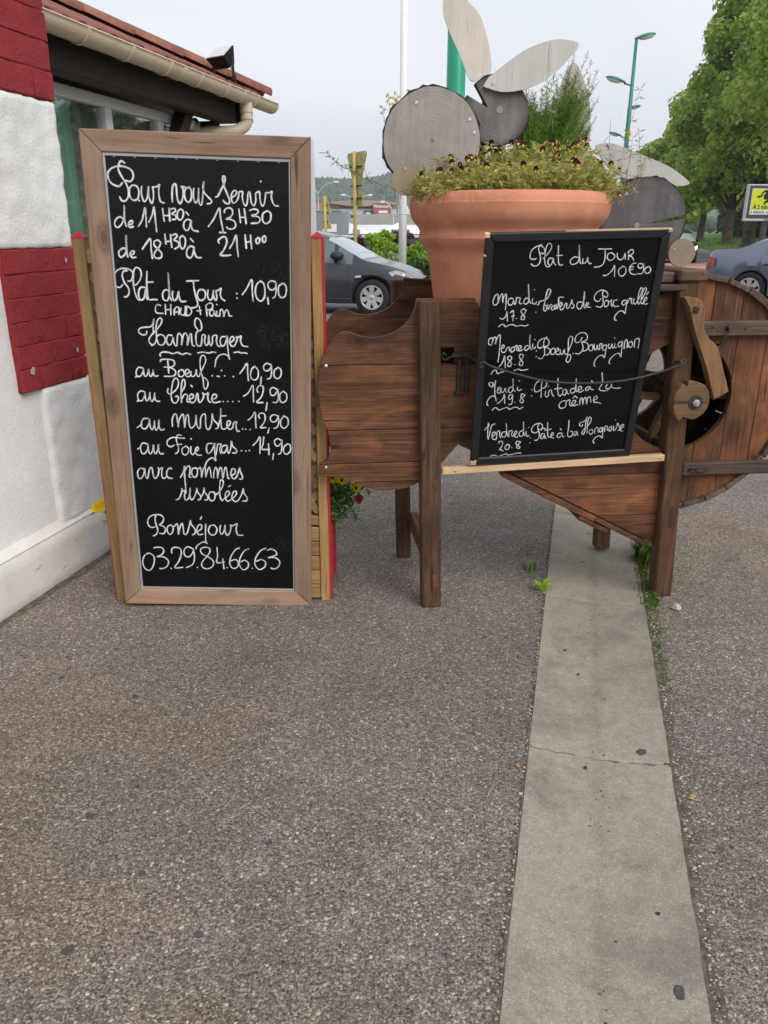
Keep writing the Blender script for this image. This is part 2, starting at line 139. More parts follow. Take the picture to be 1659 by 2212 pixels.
def from_bm(name, bm, m, parent=None, smooth=False, recalc=True):
    if recalc:
        bmesh.ops.recalc_face_normals(bm, faces=bm.faces)
    me = bpy.data.meshes.new(name)
    bm.to_mesh(me)
    bm.free()
    if smooth:
        for p in me.polygons:
            p.use_smooth = True
    return link_mesh(name, me, m, parent)

def from_data(name, v, f, m, parent=None, smooth=False):
    me = bpy.data.meshes.new(name)
    me.from_pydata(v, [], f)
    if smooth:
        me.polygons.foreach_set('use_smooth', [True] * len(me.polygons))
    me.update()
    return link_mesh(name, me, m, parent)

def bm_box(bm, x, y, z, mat=None, bev=0.0):
    """add a box with the given ranges to bm; mat = optional 4x4 transform"""
    vs = [bm.verts.new((a, b, c)) for c in z for b in y for a in x]
    fs = [(0, 2, 3, 1), (4, 5, 7, 6), (0, 1, 5, 4), (2, 6, 7, 3), (0, 4, 6, 2), (1, 3, 7, 5)]
    faces = [bm.faces.new([vs[i] for i in f]) for f in fs]
    if bev > 0:
        es = {e for f in faces for e in f.edges}
        r = bmesh.ops.bevel(bm, geom=list(es), offset=bev, segments=1, affect='EDGES', clamp_overlap=True)
        vs = list({v for v in vs if v.is_valid} | set(r['verts']))
    if mat is not None:
        bmesh.ops.transform(bm, matrix=mat, verts=vs)
    return vs

def box(name, x, y, z, m, parent=None, bev=0.003, mat=None):
    bm = bmesh.new()
    bm_box(bm, x, y, z, mat, bev)
    return from_bm(name, bm, m, parent)

def bm_prism(bm, outline, y0, y1, bev=0.0, mat=None):
    """outline [(x,z)] extruded from y0 to y1"""
    n = len(outline)
    a = [bm.verts.new((p[0], y0, p[1])) for p in outline]
    b = [bm.verts.new((p[0], y1, p[1])) for p in outline]
    fa = bm.faces.new(a)
    fb = bm.faces.new(b[::-1])
    for i in range(n):
        j = (i + 1) % n
        bm.faces.new([a[i], b[i], b[j], a[j]])
    vs = a + b
    if bev > 0:
        r = bmesh.ops.bevel(bm, geom=list(fa.edges) + list(fb.edges), offset=bev, segments=1, affect='EDGES', clamp_overlap=True)
        vs = list({v for v in vs if v.is_valid} | set(r['verts']))
    if mat is not None:
        bmesh.ops.transform(bm, matrix=mat, verts=vs)
    return vs

def prism(name, outline, y0, y1, m, parent=None, bev=0.0, mat=None):
    bm = bmesh.new()
    bm_prism(bm, outline, y0, y1, bev, mat)
    bmesh.ops.triangulate(bm, faces=[f for f in bm.faces if len(f.verts) > 4])
    return from_bm(name, bm, m, parent)

def clip(poly, axis, lim, keep_greater):
    out = []
    n = len(poly)
    for i in range(n):
        p, q = poly[i], poly[(i + 1) % n]
        ip = (p[axis] >= lim) == keep_greater
        iq = (q[axis] >= lim) == keep_greater
        if ip: out.append(p)
        if ip != iq:
            t = (lim - p[axis]) / (q[axis] - p[axis])
            out.append((p[0] + (q[0] - p[0]) * t, p[1] + (q[1] - p[1]) * t))
    return out

def band(poly, axis, lo, hi):
    return clip(clip(poly, axis, lo, True), axis, hi, False)

def catmull(pts, k=6, closed=False):
    pts = [Vector(p) for p in pts]
    n = len(pts)
    if n < 3: return pts
    out = []
    for i in range(n if closed else n - 1):
        if closed:
            p0, p1, p2, p3 = pts[(i - 1) % n], pts[i], pts[(i + 1) % n], pts[(i + 2) % n]
        else:
            p1, p2 = pts[i], pts[i + 1]
            p0 = pts[i - 1] if i else p1 * 2 - p2
            p3 = pts[i + 2] if i + 2 < n else p2 * 2 - p1
        for j in range(k):
            t = j / k
            out.append(0.5 * ((2 * p1) + (p2 - p0) * t + (2 * p0 - 5 * p1 + 4 * p2 - p3) * t * t + (3 * p1 - p0 - 3 * p2 + p3) * t ** 3))
    if not closed: out.append(pts[-1])
    return out

def smooth2(pts, k=5):
    return [(p[0], p[1]) for p in catmull([(a, b, 0) for a, b in pts], k)]

def bm_tube(bm, path, rad, n=8, cap=True):
    path = [Vector(p) for p in path]
    rings = []
    up = Vector((0, 0, 1))
    L = len(path)
    prev = None
    for i, p in enumerate(path):
        t = (path[min(i + 1, L - 1)] - path[max(i - 1, 0)]).normalized()
        if prev is None:
            a = t.cross(up if abs(t.z) < 0.9 else Vector((1, 0, 0))).normalized()
        else:
            a = (prev - t * prev.dot(t)).normalized()
        prev = a
        b = t.cross(a)
        r = rad[i] if isinstance(rad, (list, tuple)) else rad
        rings.append([bm.verts.new(p + (a * math.cos(2 * math.pi * k / n) + b * math.sin(2 * math.pi * k / n)) * r) for k in range(n)])
    for i in range(L - 1):
        for k in range(n):
            bm.faces.new([rings[i][k], rings[i][(k + 1) % n], rings[i + 1][(k + 1) % n], rings[i + 1][k]])
    if cap:
        bm.faces.new(rings[0][::-1])
        bm.faces.new(rings[-1])
    return [v for r in rings for v in r]

def tube(name, path, rad, m, parent=None, n=10, smooth=True):
    bm = bmesh.new()
    bm_tube(bm, path, rad, n)
    o = from_bm(name, bm, m, parent, smooth)
    return o

def bm_lathe(bm, prof, n=32, mat=None, close=False):
    """prof [(r,z)] revolved about z"""
    rings = []
    for r, z in prof:
        if r < 1e-6:
            rings.append([bm.verts.new((0, 0, z))])
        else:
            rings.append([bm.verts.new((r * math.cos(2 * math.pi * k / n), r * math.sin(2 * math.pi * k / n), z)) for k in range(n)])
    for a, b in zip(rings, rings[1:]):
        for k in range(n):
            if len(a) == 1 and len(b) == 1: break
            if len(a) == 1: bm.faces.new([a[0], b[k], b[(k + 1) % n]])
            elif len(b) == 1: bm.faces.new([a[k], a[(k + 1) % n], b[0]])
            else: bm.faces.new([a[k], a[(k + 1) % n], b[(k + 1) % n], b[k]])
    vs = [v for r in rings for v in r]
    if mat is not None:
        bmesh.ops.transform(bm, matrix=mat, verts=vs)
    return vs

def lathe(name, prof, m, parent=None, n=32, smooth=True, mat=None):
    bm = bmesh.new()
    bm_lathe(bm, prof, n, mat)
    return from_bm(name, bm, m, parent, smooth)

def copy_tree(o, parent=None):
    c = o.copy()
    COL.objects.link(c)
    c.parent = parent
    for ch in list(o.children):
        copy_tree(ch, c)
    return c

def auto_smooth(o, deg=40):
    me = o.data
    for p in me.polygons: p.use_smooth = True
    bm = bmesh.new(); bm.from_mesh(me)
    for e in bm.edges:
        if len(e.link_faces) == 2 and e.calc_face_angle(0) > R(deg): e.smooth = False
    bm.to_mesh(me); bm.free()
    return o

def lettering(name, body, size, m, parent, loc, rot=(R(90), 0, 0), depth=0.0, align='CENTER', bold=0.0, sx=1.0):
    cu = bpy.data.curves.new(name, 'FONT')
    cu.body = body
    cu.size = size
    cu.align_x = align
    cu.extrude = depth
    cu.offset = bold
    cu.resolution_u = 3
    t = bpy.data.objects.new(name, cu)
    COL.objects.link(t)
    dg = bpy.context.evaluated_depsgraph_get()
    me = bpy.data.meshes.new_from_object(t.evaluated_get(dg))
    bpy.data.objects.remove(t)
    o = link_mesh(name, me, None, parent)
    me.materials.clear(); me.materials.append(m)
    o.location = loc
    o.rotation_euler = rot
    o.scale = (sx, 1, 1)
    return o

# ------------------------------------------------------------------ materials
class NT:
    def __init__(s, name):
        s.m = bpy.data.materials.new(name)
        s.m.use_nodes = True
        s.t = s.m.node_tree
        s.t.nodes.clear()
        s.out = s.n('ShaderNodeOutputMaterial')
        s.bsdf = s.n('ShaderNodeBsdfPrincipled')
        s.l(s.bsdf.outputs[0], s.out.inputs['Surface'])
    def n(s, typ, **kw):
        nd = s.t.nodes.new(typ)
        for k, v in kw.items():
            if k.startswith('_'): setattr(nd, k[1:], v)
            else: nd.inputs[k.replace('__', ' ')].default_value = v
        return nd
    def l(s, a, b): s.t.links.new(a, b)
    def ramp(s, fac, stops, interp='LINEAR'):
        r = s.n('ShaderNodeValToRGB')
        r.color_ramp.interpolation = interp
        el = r.color_ramp.elements
        while len(el) < len(stops): el.new(0.5)
        for e, (p, c) in zip(el, stops):
            e.position = p
            e.color = (c, c, c, 1) if isinstance(c, (int, float)) else (*c[:3], 1)
        s.l(fac, r.inputs['Fac'])
        return r.outputs['Color']
    def mix(s, fac, a, b, typ='MIX'):
        x = s.n('ShaderNodeMixRGB', _blend_type=typ)
        for v, i in ((fac, 'Fac'), (a, 'Color1'), (b, 'Color2')):
            if hasattr(v, 'links'): s.l(v, x.inputs[i])
            elif isinstance(v, (int, float)): x.inputs[i].default_value = v if i == 'Fac' else (v, v, v, 1)
            else: x.inputs[i].default_value = (*v[:3], 1)
        return x.outputs['Color']
    def math(s, op, a, b=0.0):
        x = s.n('ShaderNodeMath', _operation=op)
        for v, i in ((a, 0), (b, 1)):
            if hasattr(v, 'links'): s.l(v, x.inputs[i])
            else: x.inputs[i].default_value = v
        return x.outputs[0]
    def coord(s, scale=(1, 1, 1), rnd=True, which='Object', rot=(0, 0, 0)):
        tc = s.n('ShaderNodeTexCoord')
        mp = s.n('ShaderNodeMapping', Scale=scale, Rotation=rot)
        src = tc.outputs[which]
        if rnd:
            oi = s.n('ShaderNodeObjectInfo')
            sc = s.n('ShaderNodeVectorMath', _operation='SCALE', Scale=1.0)
            cx = s.n('ShaderNodeCombineXYZ')
            for i, k in enumerate((17.0, 31.0, 23.0)):
                s.l(s.math('MULTIPLY', oi.outputs['Random'], k), cx.inputs[i])
            ad = s.n('ShaderNodeVectorMath', _operation='ADD')
            s.l(src, ad.inputs[0]); s.l(cx.outputs[0], ad.inputs[1])
            src = ad.outputs[0]
        s.l(src, mp.inputs['Vector'])
        return mp.outputs[0]
    def noise(s, vec, scale, detail=4, rough=0.55, dist=0.0):
        x = s.n('ShaderNodeTexNoise', Scale=scale, Detail=detail, Roughness=rough, Distortion=dist)
        s.l(vec, x.inputs['Vector'])
        return x.outputs['Fac']
    def voro(s, vec, scale, feature='F1', rnd=1.0):
        x = s.n('ShaderNodeTexVoronoi', _feature=feature, Scale=scale, Randomness=rnd)
        s.l(vec, x.inputs['Vector'])
        return x
    def bump(s, h, dist=0.002, strength=1.0, prev=None):
        b = s.n('ShaderNodeBump', Strength=strength, Distance=dist)
        s.l(h, b.inputs['Height'])
        if prev is not None: s.l(prev, b.inputs['Normal'])
        return b.outputs['Normal']
    def done(s, color=None, rough=0.6, normal=None, spec=0.3, metal=0.0, **kw):
        b = s.bsdf
        if color is not None:
            if hasattr(color, 'links'): s.l(color, b.inputs['Base Color'])
            else: b.inputs['Base Color'].default_value = (*color[:3], 1)
        if hasattr(rough, 'links'): s.l(rough, b.inputs['Roughness'])
        else: b.inputs['Roughness'].default_value = rough
        b.inputs['Specular IOR Level'].default_value = spec
        b.inputs['Metallic'].default_value = metal
        if normal is not None: s.l(normal, b.inputs['Normal'])
        for k, v in kw.items(): b.inputs[k.replace('__', ' ')].default_value = v
        return s.m

def plain(name, col, rough=0.6, spec=0.3, metal=0.0, var=0.12, scale=8.0, bump=0.0, **kw):
    """paint, plastic or metal with slight soiling"""
    t = NT(name)
    c = t.coord()
    f = t.noise(c, scale, 5, 0.6)
    lo = tuple(x * (1 - var) for x in col)
    hi = tuple(min(1, x * (1 + var)) for x in col)
    color = t.ramp(f, [(0.3, lo), (0.7, hi)])
    nm = t.bump(t.noise(c, scale * 12, 3), bump) if bump else None
    return t.done(color, rough, nm, spec, metal, **kw)

def wood(name, dark, mid, light, axis='X', dense=1.0, rough=0.72, knots=True, bump=0.0016, blotch=0.5, spec=0.25, grey=None, warm=None):
    t = NT(name)
    k = {'X': (1.6, 24, 24), 'Y': (24, 1.6, 24), 'Z': (24, 24, 1.6)}[axis]
    k2 = {'X': (4.0, 150, 150), 'Y': (150, 4.0, 150), 'Z': (150, 150, 4.0)}[axis]
    iso = t.coord((1, 1, 1))
    g = t.coord(tuple(a * dense for a in k))
    f2 = t.coord(tuple(a * dense for a in k2))
    grain = t.noise(g, 1.0, 8, 0.66, 2.2)
    fib = t.noise(f2, 1.0, 4, 0.6, 0.4)
    bl = t.noise(iso, 3.3, 4, 0.6)
    v = t.math('ADD', t.math('MULTIPLY', grain, 0.62), t.math('MULTIPLY', fib, 0.38))
    col = t.ramp(v, [(0.28, dark), (0.5, mid), (0.72, light)])
    if warm:
        wv = t.ramp(t.noise(t.coord((1.6, 1.6, 1.6) if axis != 'X' else (1.1, 1.1, 3.0)), 2.6, 5, 0.65, 0.8), [(0.46, 0.0), (0.66, 1.0)])
        col = t.mix(wv, col, t.mix(0.5, warm, col))
    if blotch:
        shade = t.ramp(bl, [(0.3, 1 - blotch), (0.68, 1.12)])
        col = t.mix(1.0, col, shade, 'MULTIPLY')
    oi = t.n('ShaderNodeObjectInfo')
    per = t.ramp(oi.outputs['Random'], [(0.0, (0.66, 0.69, 0.74)), (0.3, (1.02, 0.96, 0.90)), (0.6, (0.84, 0.87, 0.92)), (0.8, (1.12, 1.04, 0.96)), (1.0, (1.32, 1.22, 1.12))])
    col = t.mix(1.0, col, per, 'MULTIPLY')
    if grey:
        gm = t.ramp(t.noise(g, 0.5, 4, 0.6), [(0.45, 0.0), (0.7, 0.75)])
        col = t.mix(gm, col, grey)
    h = v
    if knots:
        kv = t.voro(t.coord({'X': (3.6, 7.0, 7.0), 'Y': (7.0, 3.6, 7.0), 'Z': (7.0, 7.0, 3.6)}[axis]), 1.0)
        kn = t.ramp(kv.outputs['Distance'], [(0.07, 1.0), (0.11, 0.5), (0.14, 0.75), (0.26, 0.0)])
        col = t.mix(t.math('MULTIPLY', kn, 0.75), col, tuple(x * 0.45 for x in dark))
        h = t.math('SUBTRACT', v, t.math('MULTIPLY', kn, 0.2))
    scr = t.ramp(t.noise(t.coord(tuple(a * .55 for a in k2)), 1.0, 6, 0.75, 0.3), [(0.56, 0.0), (0.70, 1.0)])
    if warm: col = t.mix(t.math('MULTIPLY', scr, 0.42), col, tuple(min(1, x * 1.55) for x in light))
    cracks = t.ramp(t.noise(t.coord(tuple(a * 1.7 for a in k)), 1.0, 3, 0.5, 0.6), [(0.27, 0.35), (0.33, 1.0)])
    col = t.mix(1.0, col, cracks, 'MULTIPLY')
    nm = t.bump(t.math('MULTIPLY', h, t.math('ADD', 0.4, t.math('MULTIPLY', cracks, 0.6))), bump * 2, 0.9)
    return t.done(col, rough, nm, spec)

M = {}
for ax in 'XYZ':
    M['tarare' + ax] = wood('old_brown_wood_' + ax, (0.033, 0.015, 0.009), (0.116, 0.051, 0.028), (0.25, 0.125, 0.070), ax, 1.0, 0.62, True, 0.0022, 0.55, warm=(0.35, 0.138, 0.060))
    M['post' + ax] = wood('worn_post_wood_' + ax, (0.030, 0.016, 0.010), (0.105, 0.054, 0.030), (0.215, 0.122, 0.068), ax, 1.2, 0.75, False, 0.002, 0.4)
    M['greywood' + ax] = wood('weathered_batten_wood_' + ax, (0.045, 0.030, 0.024), (0.115, 0.078, 0.058), (0.20, 0.145, 0.112), ax, 1.2, 0.8, False, 0.002, 0.4)
    M['frame' + ax] = wood('sign_frame_wood_' + ax, (0.17, 0.100, 0.066), (0.30, 0.190, 0.128), (0.39, 0.265, 0.185), ax, 0.9, 0.7, True, 0.0012, 0.22, grey=(0.34, 0.255, 0.20))
    M['pine' + ax] = wood('treated_pine_' + ax, (0.19, 0.112, 0.040), (0.36, 0.230, 0.100), (0.50, 0.350, 0.175), ax, 0.9, 0.65, True, 0.001, 0.2)
    M['fresh' + ax] = wood('fresh_pine_strip_' + ax, (0.42, 0.27, 0.14), (0.60, 0.42, 0.25), (0.70, 0.53, 0.34), ax, 0.8, 0.6, True, 0.0008, 0.12)
    M['beam' + ax] = wood('dark_stained_beam_' + ax, (0.018, 0.011, 0.009), (0.035, 0.022, 0.018), (0.055, 0.037, 0.03), ax, 0.8, 0.6, False, 0.001, 0.3)
    M['cam' + ax] = wood('pale_beech_' + ax, (0.10, 0.055, 0.027), (0.21, 0.122, 0.063), (0.30, 0.185, 0.102), ax, 0.9, 0.6, False, 0.0012, 0.35)
M['dark_iron'] = plain('old_iron', (0.055, 0.048, 0.044), 0.55, 0.4, 0.6, 0.4, 40, 0.0006)
M['steel'] = plain('zinc_screw', (0.55, 0.52, 0.46), 0.35, 0.5, 0.8, 0.15, 60)
M['brass'] = plain('brass_screw', (0.55, 0.40, 0.15), 0.35, 0.5, 0.8, 0.15, 60)
M['black'] = plain('matt_black_paint', (0.012, 0.012, 0.013), 0.5, 0.4, 0, 0.3, 9)
M['grey_trim'] = plain('grey_metal_trim', (0.42, 0.42, 0.42), 0.45, 0.4, 0.3, 0.1)
M['white_panel'] = plain('white_sheet', (0.66, 0.69, 0.74), 0.45, 0.3, 0, 0.05)
def chalk_mat():
    t = NT('white_chalk_ink')
    c = t.coord()
    f = t.math('ADD', t.math('MULTIPLY', t.noise(c, 55, 4, .65), .6), t.math('MULTIPLY', t.noise(c, 400, 3, .6), .4))
    return t.done(t.ramp(f, [(.32, (.10, .105, .115)), (.43, (.50, .51, .54)), (.60, (.80, .81, .845))]), .85, None, .1)
M['chalk'] = chalk_mat()
M['chalk_old'] = plain('rubbed_out_chalk', (0.016, 0.016, 0.018), 0.7, 0.1, 0, 0.4, 60)
M['red_edge'] = plain('red_lacquer', (0.44, 0.022, 0.035), 0.45, 0.4, 0, 0.2, 25)
M['white_pole'] = plain('white_pole_paint', (0.78, 0.77, 0.74), 0.5, 0.3, 0, 0.06, 3)
M['green_pole'] = plain('green_pole_paint', (0.005, 0.30, 0.17), 0.35, 0.5, 0, 0.08, 3)
M['green_lamp'] = plain('green_lamp_paint', (0.012, 0.20, 0.135), 0.4, 0.5, 0, 0.1, 6)
M['glass_pale'] = plain('lamp_glass', (0.6, 0.62, 0.62), 0.2, 0.5, 0, 0.05)
M['sign_back'] = plain('yellowed_sign_back', (0.44, 0.36, 0.13), 0.6, 0.3, 0, 0.2, 4)
M['gutter'] = plain('sand_coloured_gutter', (0.58, 0.475, 0.335), 0.4, 0.4, 0, 0.08, 5)
M['pvc'] = plain('white_window_frame', (0.72, 0.72, 0.71), 0.4, 0.4, 0, 0.05)
M['galv'] = plain('galvanised_steel', (0.42, 0.43, 0.44), 0.5, 0.4, 0.5, 0.15, 20)

def chalkboard_mat():
    t = NT('chalkboard_black')
    c = t.coord((1, 1, 1))
    sm = t.noise(c, 5.0, 6, 0.65, 0.6)
    ghost = t.noise(t.coord((1, 1, 5)), 9.0, 5, 0.6)
    col = t.ramp(sm, [(0.35, (0.0032, 0.0036, 0.0038)), (0.75, (0.006, 0.0064, 0.0068))])
    col = t.mix(t.ramp(ghost, [(0.6, 0.0), (0.8, 0.35)]), col, (0.014, 0.014, 0.015))
    ro = t.ramp(sm, [(0.3, 0.20), (0.7, 0.30)])
    return t.done(col, ro, t.bump(t.noise(c, 220, 2), 0.0001, 0.3), 0.27)
M['board'] = chalkboard_mat()

def aggregate(name, tint=(1, 1, 1), dens=1.0):
    """asphalt washed to show its pebbles"""
    t = NT(name)
    c = t.coord((1, 1, 1), rnd=False)
    warp = t.n('ShaderNodeTexNoise', Scale=60.0, Detail=2.0)
    t.l(c, warp.inputs['Vector'])
    vm = t.n('ShaderNodeVectorMath', _operation='SCALE', Scale=0.006)
    t.l(warp.outputs['Color'], vm.inputs[0])
    va = t.n('ShaderNodeVectorMath', _operation='ADD')
    t.l(c, va.inputs[0]); t.l(vm.outputs[0], va.inputs[1])
    big = t.voro(va.outputs[0], 115.0 * dens)
    small = t.voro(va.outputs[0], 230.0 * dens)
    def colour(v):
        sep = t.n('ShaderNodeSeparateColor')
        t.l(v.outputs['Color'], sep.inputs[0])
        a = t.ramp(sep.outputs[0], [(0.0, (0.085, 0.071, 0.065)), (0.30, (0.165, 0.140, 0.128)), (0.58, (0.245, 0.213, 0.196)), (0.80, (0.34, 0.303, 0.277)), (0.94, (0.44, 0.405, 0.367)), (1.0, (0.60, 0.58, 0.54))])
        return a, sep.outputs[1]
    ca, ga = colour(big)
    cb, gb = colour(small)
    gap = t.ramp(big.outputs['Distance'], [(0.42, 0.0), (0.62, 1.0)])
    fine = t.mix(0.35, cb, (0.155, 0.133, 0.120))
    isbig = t.ramp(ga, [(0.42, 0.0), (0.46, 1.0)])
    col = t.mix(t.math('MULTIPLY', isbig, t.math('SUBTRACT', 1.0, gap)), fine, ca)
    edge = t.ramp(small.outputs['Distance'], [(0.45, 1.0), (0.8, 0.5)])
    col = t.mix(1.0, col, edge, 'MULTIPLY')
    pat = t.noise(c, 0.9, 5, 0.6)
    pat2 = t.noise(c, 5.0, 4, 0.6)
    pat3 = t.noise(c, 0.45, 3, 0.55, 0.6)
    shade = t.ramp(pat, [(0.3, (0.76, 0.75, 0.735)), (0.5, (1.0, 0.99, 0.98)), (0.7, (1.12, 1.11, 1.10))])
    col = t.mix(1.0, col, shade, 'MULTIPLY')
    col = t.mix(1.0, col, t.ramp(pat2, [(0.3, 0.88), (0.7, 1.08)]), 'MULTIPLY')
    col = t.mix(1.0, col, t.ramp(pat3, [(0.36, (1.06, 0.99, 0.86)), (0.5, (1.0, 1.0, 1.0)), (0.64, (1.0, 0.98, 1.02))]), 'MULTIPLY')
    spots_ = t.ramp(t.noise(c, 2.3, 6, 0.72, 1.0), [(0.26, 0.62), (0.36, 1.0)])
    col = t.mix(1.0, col, spots_, 'MULTIPLY')
    col = t.mix(1.0, col, tint, 'MULTIPLY')
    h = t.math('ADD', t.math('MULTIPLY', t.math('SUBTRACT', 1.0, big.outputs['Distance']), 0.6), t.math('MULTIPLY', t.math('SUBTRACT', 1.0, small.outputs['Distance']), 0.4))
    nm = t.bump(h, 0.006, 0.9)
    return t.done(col, 0.78, nm, 0.3)
M['aggregate'] = aggregate('washed_aggregate', (1.0, 0.985, 0.965))

def concrete(name, base=(0.315, 0.283, 0.236), dish=0.0):
    t = NT(name)
    c = t.coord((1, 1, 1))
    cells = t.voro(c, 300.0)
    sep = t.n('ShaderNodeSeparateColor'); t.l(cells.outputs['Color'], sep.inputs[0])
    sp = t.ramp(sep.outputs[0], [(0.0, 0.78), (0.3, 0.96), (0.88, 1.04), (0.98, 1.35)])
    col = t.mix(1.0, base, sp, 'MULTIPLY')
    st = t.noise(c, 2.6, 6, 0.66, 0.4)
    col = t.mix(1.0, col, t.ramp(st, [(0.34, (0.70, 0.71, 0.725)), (0.49, (0.96, 0.96, 0.955)), (0.75, (1.08, 1.07, 1.04))]), 'MULTIPLY')
    st2 = t.noise(c, 38.0, 4, 0.7)
    col = t.mix(1.0, col, t.ramp(st2, [(0.3, 0.84), (0.7, 1.1)]), 'MULTIPLY')
    if dish:
        sx = t.n('ShaderNodeSeparateXYZ'); tc_ = t.n('ShaderNodeTexCoord'); t.l(tc_.outputs['Object'], sx.inputs[0])
        dd = t.math('ABSOLUTE', t.math('SUBTRACT', t.math('ADD', sx.outputs[0], t.math('MULTIPLY', t.noise(c, 6.0, 4, .6), 0.05)), dish + 0.025))
        col = t.mix(1.0, col, t.ramp(dd, [(0.0, (0.90, 0.89, 0.88)), (0.03, (1.0, 1.0, 1.0))]), 'MULTIPLY')
    nm = t.bump(t.math('ADD', st2, t.math('MULTIPLY', cells.outputs['Distance'], 0.5)), 0.002, 0.5)
    return t.done(col, 0.85, nm, 0.2)
M['concrete'] = concrete('kerb_concrete')
M['channel'] = concrete('channel_concrete', dish=0.21)

def stucco(name, base, scale=60.0, amp=0.006, grime=0.18):
    t = NT(name)
    c = t.coord((1, 1, 1), rnd=False)
    a = t.noise(c, scale, 6, 0.65)
    b = t.noise(c, scale * 0.3, 5, 0.55, 0.2)
    lum = t.ramp(t.noise(c, 2.2, 6, 0.65), [(0.3, tuple(1 - grime * k for k in (1.0, 1.05, 1.2))), (0.62, (1.0, 1.0, 1.0))])
    col = t.mix(1.0, base, lum, 'MULTIPLY')
    h = t.math('ADD', t.math('MULTIPLY', a, 1.0), t.math('MULTIPLY', b, 0.5))
    return t.done(col, 0.85, t.bump(h, amp, 0.9), 0.2)
M['stucco'] = stucco('white_roughcast', (0.80, 0.795, 0.785), 120, 0.0032)
M['stucco_rough'] = stucco('white_painted_stone', (0.80, 0.795, 0.78), 95, 0.0045)
M['plinth'] = stucco('white_plinth_render', (0.74, 0.725, 0.685), 90, 0.004, 0.22)
M['red_paint'] = stucco('red_masonry_paint', (0.30, 0.036, 0.042), 55, 0.008, 0.3)
M['bare'] = stucco('bare_mortar', (0.42, 0.40, 0.36), 60, 0.004)

def terracotta():
    t = NT('terracotta')
    c = t.coord((1, 1, 1), rnd=False)
    a = t.noise(c, 3.0, 6, 0.65, 0.5)
    b = t.noise(t.coord((9, 9, 1.2), rnd=False), 1.0, 5, 0.6)
    col = t.ramp(a, [(0.28, (0.50, 0.195, 0.110)), (0.55, (0.62, 0.262, 0.158)), (0.78, (0.68, 0.335, 0.22))])
    col = t.mix(1.0, col, t.ramp(b, [(0.3, 0.88), (0.7, 1.05)]), 'MULTIPLY')
    chalky = t.ramp(t.noise(c, 11, 5, 0.7), [(0.58, 0.0), (0.8, 0.35)])
    col = t.mix(chalky, col, (0.66, 0.47, 0.39))
    dirt = t.ramp(t.noise(t.coord((7, 7, 2.2), rnd=False), 1.6, 7, 0.7, 0.6), [(0.28, 0.74), (0.42, 1.0)])
    col = t.mix(1.0, col, dirt, 'MULTIPLY')
    bloom = t.ramp(t.noise(t.coord((2.5, 2.5, 7), rnd=False), 2.0, 6, 0.7, 0.8), [(0.56, 0.0), (0.74, 0.55)])
    col = t.mix(bloom, col, (0.70, 0.48, 0.36))
    return t.done(col, 0.8, t.bump(t.noise(c, 130, 3), 0.0012, 0.6), 0.2)
M['terracotta'] = terracotta()

def slice_mat(name, dark, light, cx=0.0, cz=0.0, rings=55.0, streak=0.34, edge_r=0.0):
    """end grain of a log: rings about the object's own origin, in its XZ plane"""
    t = NT(name)
    c = t.coord((1, 0.02, 1), rnd=False)
    ln = t.n('ShaderNodeVectorMath', _operation='LENGTH')
    wob = t.n('ShaderNodeTexNoise', Scale=9.0, Detail=2.0); t.l(c, wob.inputs['Vector'])
    t.l(c, ln.inputs[0])
    rad = t.math('ADD', ln.outputs['Value'], t.math('MULTIPLY', wob.outputs['Fac'], 0.018))
    w = t.n('ShaderNodeTexNoise', _noise_dimensions='1D', Scale=170.0, Detail=3.0, Roughness=0.7)
    t.l(rad, w.inputs['W'])
    n1 = t.noise(t.coord((26, 1, 1.6)), 1.0, 6, 0.65)
    n2 = t.noise(t.coord(), 6.0, 5, 0.65)
    f = t.math('ADD', t.math('MULTIPLY', w.outputs['Fac'], 0.22), t.math('ADD', t.math('MULTIPLY', n1, streak), t.math('MULTIPLY', n2, 0.78 - streak)))
    col = t.ramp(f, [(0.32, dark), (0.68, light)])
    if edge_r: col = t.mix(1.0, col, t.ramp(ln.outputs['Value'], [(edge_r * .78, 1.0), (edge_r, 0.42)]), 'MULTIPLY')
    return t.done(col, 0.85, t.bump(f, 0.002, 0.6), 0.2)
M['slice_grey'] = slice_mat('grey_log_end', (0.18, 0.16, 0.148), (0.46, 0.425, 0.395))
M['slice_dark'] = slice_mat('dark_log_end', (0.060, 0.056, 0.055), (0.27, 0.26, 0.255), edge_r=0.122)
M['slice_pale'] = slice_mat('pale_disc', (0.22, 0.165, 0.115), (0.36, 0.285, 0.205), streak=0.2)
M['slice_cracked'] = slice_mat('cracked_log_end', (0.050, 0.047, 0.048), (0.215, 0.205, 0.205), edge_r=0.185)
M['bark'] = plain('bark', (0.075, 0.058, 0.046), 0.9, 0.1, 0, 0.5, 30, 0.006)
M['ply'] = wood('bleached_plywood', (0.50, 0.48, 0.455), (0.575, 0.555, 0.525), (0.64, 0.62, 0.59), 'Z', 0.8, 0.8, False, 0.0006, 0.1)

